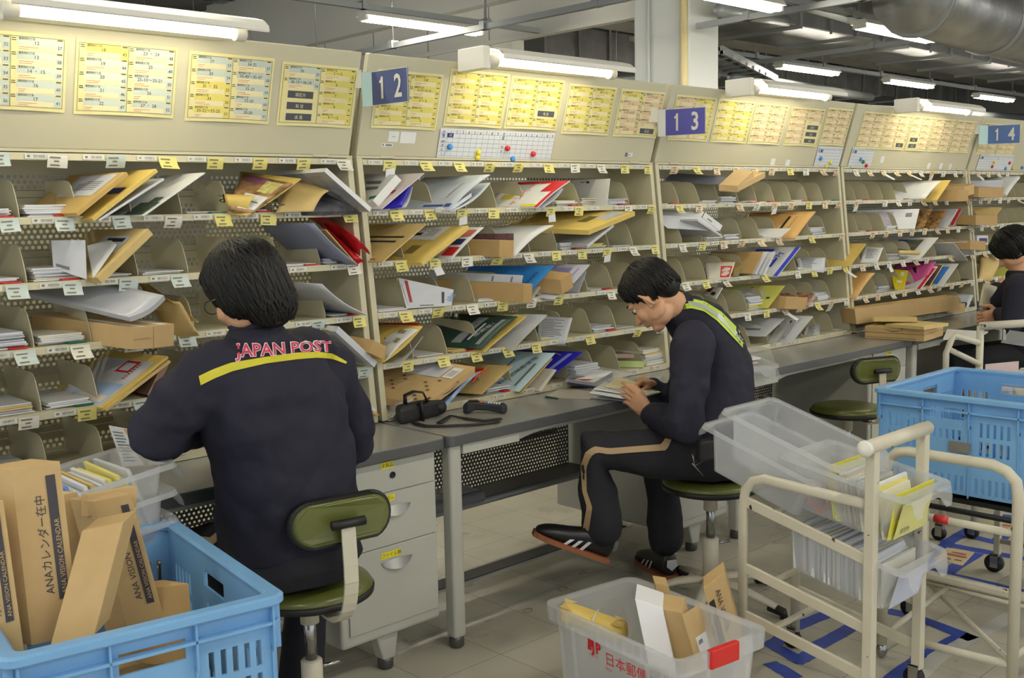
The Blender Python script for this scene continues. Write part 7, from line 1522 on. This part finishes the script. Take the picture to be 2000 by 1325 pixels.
# ------------------------------------------------ reading man in profile
def man_b():
    r, f, u = axes(-34); r2, f2, u2 = axes(-36, -30)
    hp_, wa, ch, uc, sh, nk = at(1392, 872, -.34), at(1396, 805, -.335), at(1396, 735, -.315), at(1385, 672, -.29), at(1362, 625, -.265), at(1330, 604, -.24)
    hc = at(1268, 573, -.215); hx = axes(-16, -46)
    SL, SR = at(1350, 672, -.42), at(1362, 665, -.14); EL, ER = at(1338, 838, -.42), at(1318, 790, -.02); WL, WR = at(1268, 806, -.175), at(1276, 752, .055)
    HL, HR = at(1388, 892, -.40), at(1394, 892, -.27); KL, KR = at(1158, 880, -.10), at(1288, 905, .0); AL, AR = at(1176, 1026, -.12), V((1.072, -.05, .160))
    g = G(); rings(g, [(hp_-u*.08, r, f, .12, .10), (hp_, r, f, .155, .11), (wa, r, f, .145, .105), (ch, r2, f2, .16, .105), (uc, r2, f2, .165, .10), (sh, r2, f2, .13, .075), (nk, r2, f2, .058, .058)], SKIN)
    g.limb([sh, nk, nk.lerp(hc, .55)-hx[2]*.02, hc-hx[2]*.02-hx[1]*.03], [.060, .060, .060, .058], SKIN)
    for a, b, c_ in ((SL+r*.06, EL, WL), (SR-r*.06, ER, WR)): g.limb([a, b, c_], [.036, .034, .027], SKIN)
    for a, b, c_ in ((HL, KL, AL), (HR, KR, AR)): g.limb([a, b, c_], [.075, .052, .036], SKIN)
    head(g, hc, hx, 1.02); b = fuse(g, 'body', .005, 2)
    hl = hand(WL, at(1234, 776, -.10)-WL, r*.85+f*.3-u*.15, u*1.0+r*.15, (32, 38, 22), sc=1.0, thumb=(.75, .35))
    hr = hand(WR, at(1240, 738, .05)-WR, V((-.30, -.25, -.9)), (-r*.9-u*.1), (40, 52, 35), thumb=(.8, .45))
    B = merge(None, [b, hl, hr]); t = B.obj('person'); tag(t, 'seated person in a navy jacket with a lime reflective sash, reading letters at the desk', 'person')
    face_bits(t, hc, hx, 1.02)
    g = G(); rings(g, [(hp_-u*.015, r, f, .175, .135), (hp_+u*.03, r, f, .195, .148), (wa+u*.01, r, f, .196, .150), (ch, r2, f2, .200, .142), (uc, r2, f2, .196, .132), (sh, r2, f2, .165, .105), (nk-f2*.0-u*.004, r2, f2, .090, .080), (nk+(hc-nk)*.12, r2, f2, .073, .068)], NAVYJ, 36, 2.3)
    g.limb([SL+r*.04, SL.lerp(EL, .5)-f*.004, EL, EL.lerp(WL, .5), WL+(EL-WL)*.10], [.078, .072, .064, .056, .045], NAVYJ)
    g.limb([SR-r*.04, SR.lerp(ER, .5), ER, ER.lerp(WR, .5), WR+(ER-WR)*.12], [.074, .066, .058, .050, .043], NAVYJ)
    j = fuse(g, 'jacket', .0075, 5, t, [(.15, .030, .5), (.055, .012, .5)]); bt = bvh_of(j)
    d = (hc-nk).normalized(); g = G(); g.tube([nk+d*.005, nk+d*.045], [(.070, .066), (.064, .060)], NAVYJ, 24, False); g.obj('collar', t)
    up, lo = [(1302, 602), (1318, 586), (1345, 582), (1377, 589), (1409, 609), (1437, 637), (1462, 670)], [(1309, 618), (1326, 606), (1350, 602), (1375, 608), (1400, 626), (1428, 655), (1455, 684)]
    ribbon(bt, up, lo, mat('sash_lime', (196, 226, 76), .5), 'reflective_sash', t, .005, 2, label='lime and silver reflective sash')
    mid = lambda w: [(a[0]*(1-w)+b_[0]*w, a[1]*(1-w)+b_[1]*w) for a, b_ in zip(up, lo)]
    ribbon(bt, mid(.28), mid(.74), mat('sash_silver', (198, 202, 200), .3, metal=.3), 'silver_strip', t, .0065, 1)
    g = G(); rings(g, [(hp_-u*.10, r, f, .14, .13), (hp_-u*.05, r, f, .175, .145), (hp_+u*.02, r, f, .17, .13)], NAVYT, 28)
    g.limb([HL, HL.lerp(KL, .5), KL, KL.lerp(AL, .5), AL+(AL-KL)*.02], [.092, .090, .076, .068, .076], NAVYT); g.limb([HR, HR.lerp(KR, .5), KR, KR.lerp(AR, .5), AR], [.092, .090, .076, .066, .070], NAVYT)
    p = fuse(g, 'trousers', .008, 4, t, [(.12, .018, .5), (.04, .005, .5)]); bp = bvh_of(p)
    TAN = mat('stripe_tan', (176, 150, 122), .6)
    ribbon(bp, [(1308, 842), (1292, 868), (1240, 872), (1190, 876), (1160, 872), (1143, 884), (1134, 910), (1137, 960), (1146, 990), (1134, 1058)], [(1318, 846), (1302, 880), (1240, 884), (1190, 888), (1166, 884), (1154, 892), (1145, 915), (1146, 960), (1157, 992), (1146, 1062)], TAN, 'leg_stripe', t, .004, 1)
    hL, tL = at(1184, 1097, -.13), at(1068, 1055, .0)
    shoe(t, hL, hL+(tL-hL).normalized()*.29, V((0, 0, 1)), mat('shoe_black', (26, 26, 28), .4), True, True)
    shoe(t, V((1.055, -.085, 0)), V((1.175, .165, 0)), V((0, 0, 1)), mat('shoe_black'), True, True)
    hair(t, hc, hx, 1.03, [(0, -.018, .026, .083, .096, .084), (0, -.062, -.02, .070, .050, .052), (0, .020, .066, .066, .055, .028), (.05, -.014, .016, .034, .055, .036), (-.05, -.014, .016, .034, .055, .036)], 460, .20, .0050, -.050, 8, arc=.6, mess=.3, slope=1.1)
    # belt pouch with key ring at the hip
    q = at(1368, 905, -.50); g = G(); g.para(q, (.09, -.03, 0), (0, 0, .075), (.02, .04, 0), mat('pouch_black', (30, 30, 31), .6)); po = tag(g.obj('belt_pouch', bevel=.01), 'black belt pouch with a dangling key at the reading man\'s hip', 'pouch')
    g = G(); a = at(1352, 888, -.52); g.tube([a, at(1357, 910, -.53), at(1372, 902, -.53)], .0015, METAL, 6); g.tube([a+V((0, 0, -.03)), at(1373, 930, -.53)], .0022, METAL, 6); g.obj('key_ring', po)
    return WL, WR
man_b()
for i, (P, z, m, lb) in enumerate([([(1152, 766, .03), (1232, 780, -.07), (1268, 772, -.06), (1172, 752, .13)], 0, WHITE, 'white letters fanned in the reading man\'s hands, lowest'), ([(1160, 760, .04), (1244, 774, -.06), (1288, 768, -.02), (1182, 747, .14)], .004, WHITE, 'second white letter in the reading man\'s bundle, below the cream ones'), ([(1186, 757, .04), (1262, 776, -.06), (1292, 768, .0), (1220, 744, .13)], .010, mat('cream_letter', (238, 232, 192), .5), 'cream letter sloping across the reading man\'s bundle'), ([(1183, 757, .05), (1222, 762, .0), (1250, 752, .05), (1206, 740, .14)], .016, mat('cream_letter'), 'cream letter on top of the reading man\'s bundle')]):
    sheet('letter', lb, 'letter', [at(*p)+V((0, 0, z*.5)) for p in P], .004, m)
# ------------------------------------------------ third man at the right edge
def man_c():
    r, f, u = axes(-28); Y0 = -.20
    hc = at(1977, 484, Y0+.02); hx = axes(-22, -38); nk = at(1992, 532, Y0-.01); sh = at(2002, 548, Y0-.03); ch = at(2012, 590, Y0-.05); wa = at(2016, 640, Y0-.06); hp_ = at(2018, 690, Y0-.06)
    SL = at(1990, 560, Y0-.13); EL = at(1978, 630, Y0-.12); WL = at(1950, 612, Y0+.10); SR = sh+r*.15; ER = SR+f*.14-u*.18; WR = at(1948, 560, Y0+.22)
    g = G(); rings(g, [(hp_, r, f, .155, .11), (wa, r, f, .145, .105), (ch, r, f, .16, .105), (sh, r, f, .13, .075), (nk, r, f, .058, .058)], SKIN); g.limb([sh, nk, hc-hx[2]*.03], [.058, .058, .056], SKIN)
    for a, b, c_ in ((SL+r*.06, EL, WL), (SR-r*.06, ER, WR)): g.limb([a, b, c_], [.036, .034, .027], SKIN)
    KL, KR = hp_+f*.42-r*.1-u*.04, hp_+f*.42+r*.1-u*.04; AL, AR = KL-u*.40+f*.02, KR-u*.40
    for a, b, c_ in ((hp_-r*.09, KL, V((AL.x, AL.y, .1))), (hp_+r*.09, KR, V((AR.x, AR.y, .1)))): g.limb([a, b, c_], [.075, .05, .036], SKIN)
    head(g, hc, hx, 1.0); b = fuse(g, 'body', .006, 2)
    hl = hand(WL, (-r*.2+f*.8-u*.3), r, u, (45, 50, 30)); hr = hand(WR, (-r*.4+f*.5-u*.5), -u, -r, (40, 50, 30))
    t = merge(None, [b, hl, hr]).obj('person'); tag(t, 'seated person in a dark jacket with a red neck strap, at the frame edge', 'person'); face_bits(t, hc, hx, 1.0)
    g = G(); rings(g, [(hp_, r, f, .19, .14), (wa, r, f, .185, .135), (ch, r, f, .19, .13), (sh, r, f, .16, .10), (nk-u*.01, r, f, .085, .075), (nk+u*.012, r, f, .07, .065)], NAVYJ, 30)
    for a, b_, c_ in ((SL, EL, WL), (SR, ER, WR)): g.limb([a, b_, c_+(b_-c_)*.12], [.075, .062, .045], NAVYJ)
    j = fuse(g, 'jacket', .010, 4, t, [(.14, .018, .5)]); bt = bvh_of(j)
    ribbon(bt, [(1982, 527), (1990, 518), (2000, 512)], [(1984, 530), (1993, 522), (2002, 517)], mat('strap_red', (196, 34, 50), .5), 'neck_strap', t, .006, 1)
    g = G(); rings(g, [(hp_-u*.09, r, f, .15, .13), (hp_, r, f, .17, .13)], NAVYT, 24)
    for a, b_, c_ in ((hp_-r*.09, KL, V((AL.x, AL.y, .1))), (hp_+r*.09, KR, V((AR.x, AR.y, .1)))): g.limb([a, b_, c_], [.09, .075, .068], NAVYT)
    fuse(g, 'trousers', .012, 3, t)
    for A_ in (AL, AR): shoe(t, V((A_.x, A_.y, 0))-f*.06, V((A_.x, A_.y, 0))+f*.2, V((0, 0, 1)), MBLACK, False)
    hair(t, hc, hx, 1.06, [(0, -.015, .022, .092, .102, .090), (0, -.055, -.035, .075, .058, .060), (.048, .0, -.012, .042, .052, .048), (-.048, .0, -.012, .042, .052, .048), (0, .045, .052, .066, .046, .036)], 260, .24, .009, -.10, 4, arc=.6, mess=.45)
    return hp_
hc3 = man_c()
sheet('note_pad', 'cream note pad held upright by the third man', 'note pad', [at(1915, 596, -.02), at(1953, 608, -.06), at(1962, 565, -.02), at(1924, 553, .02)], .012, mat('pad_cream', (232, 226, 196), .5))
stool('green stool under the third man at the right frame edge', (hc3.x, hc3.y), .48, -118)
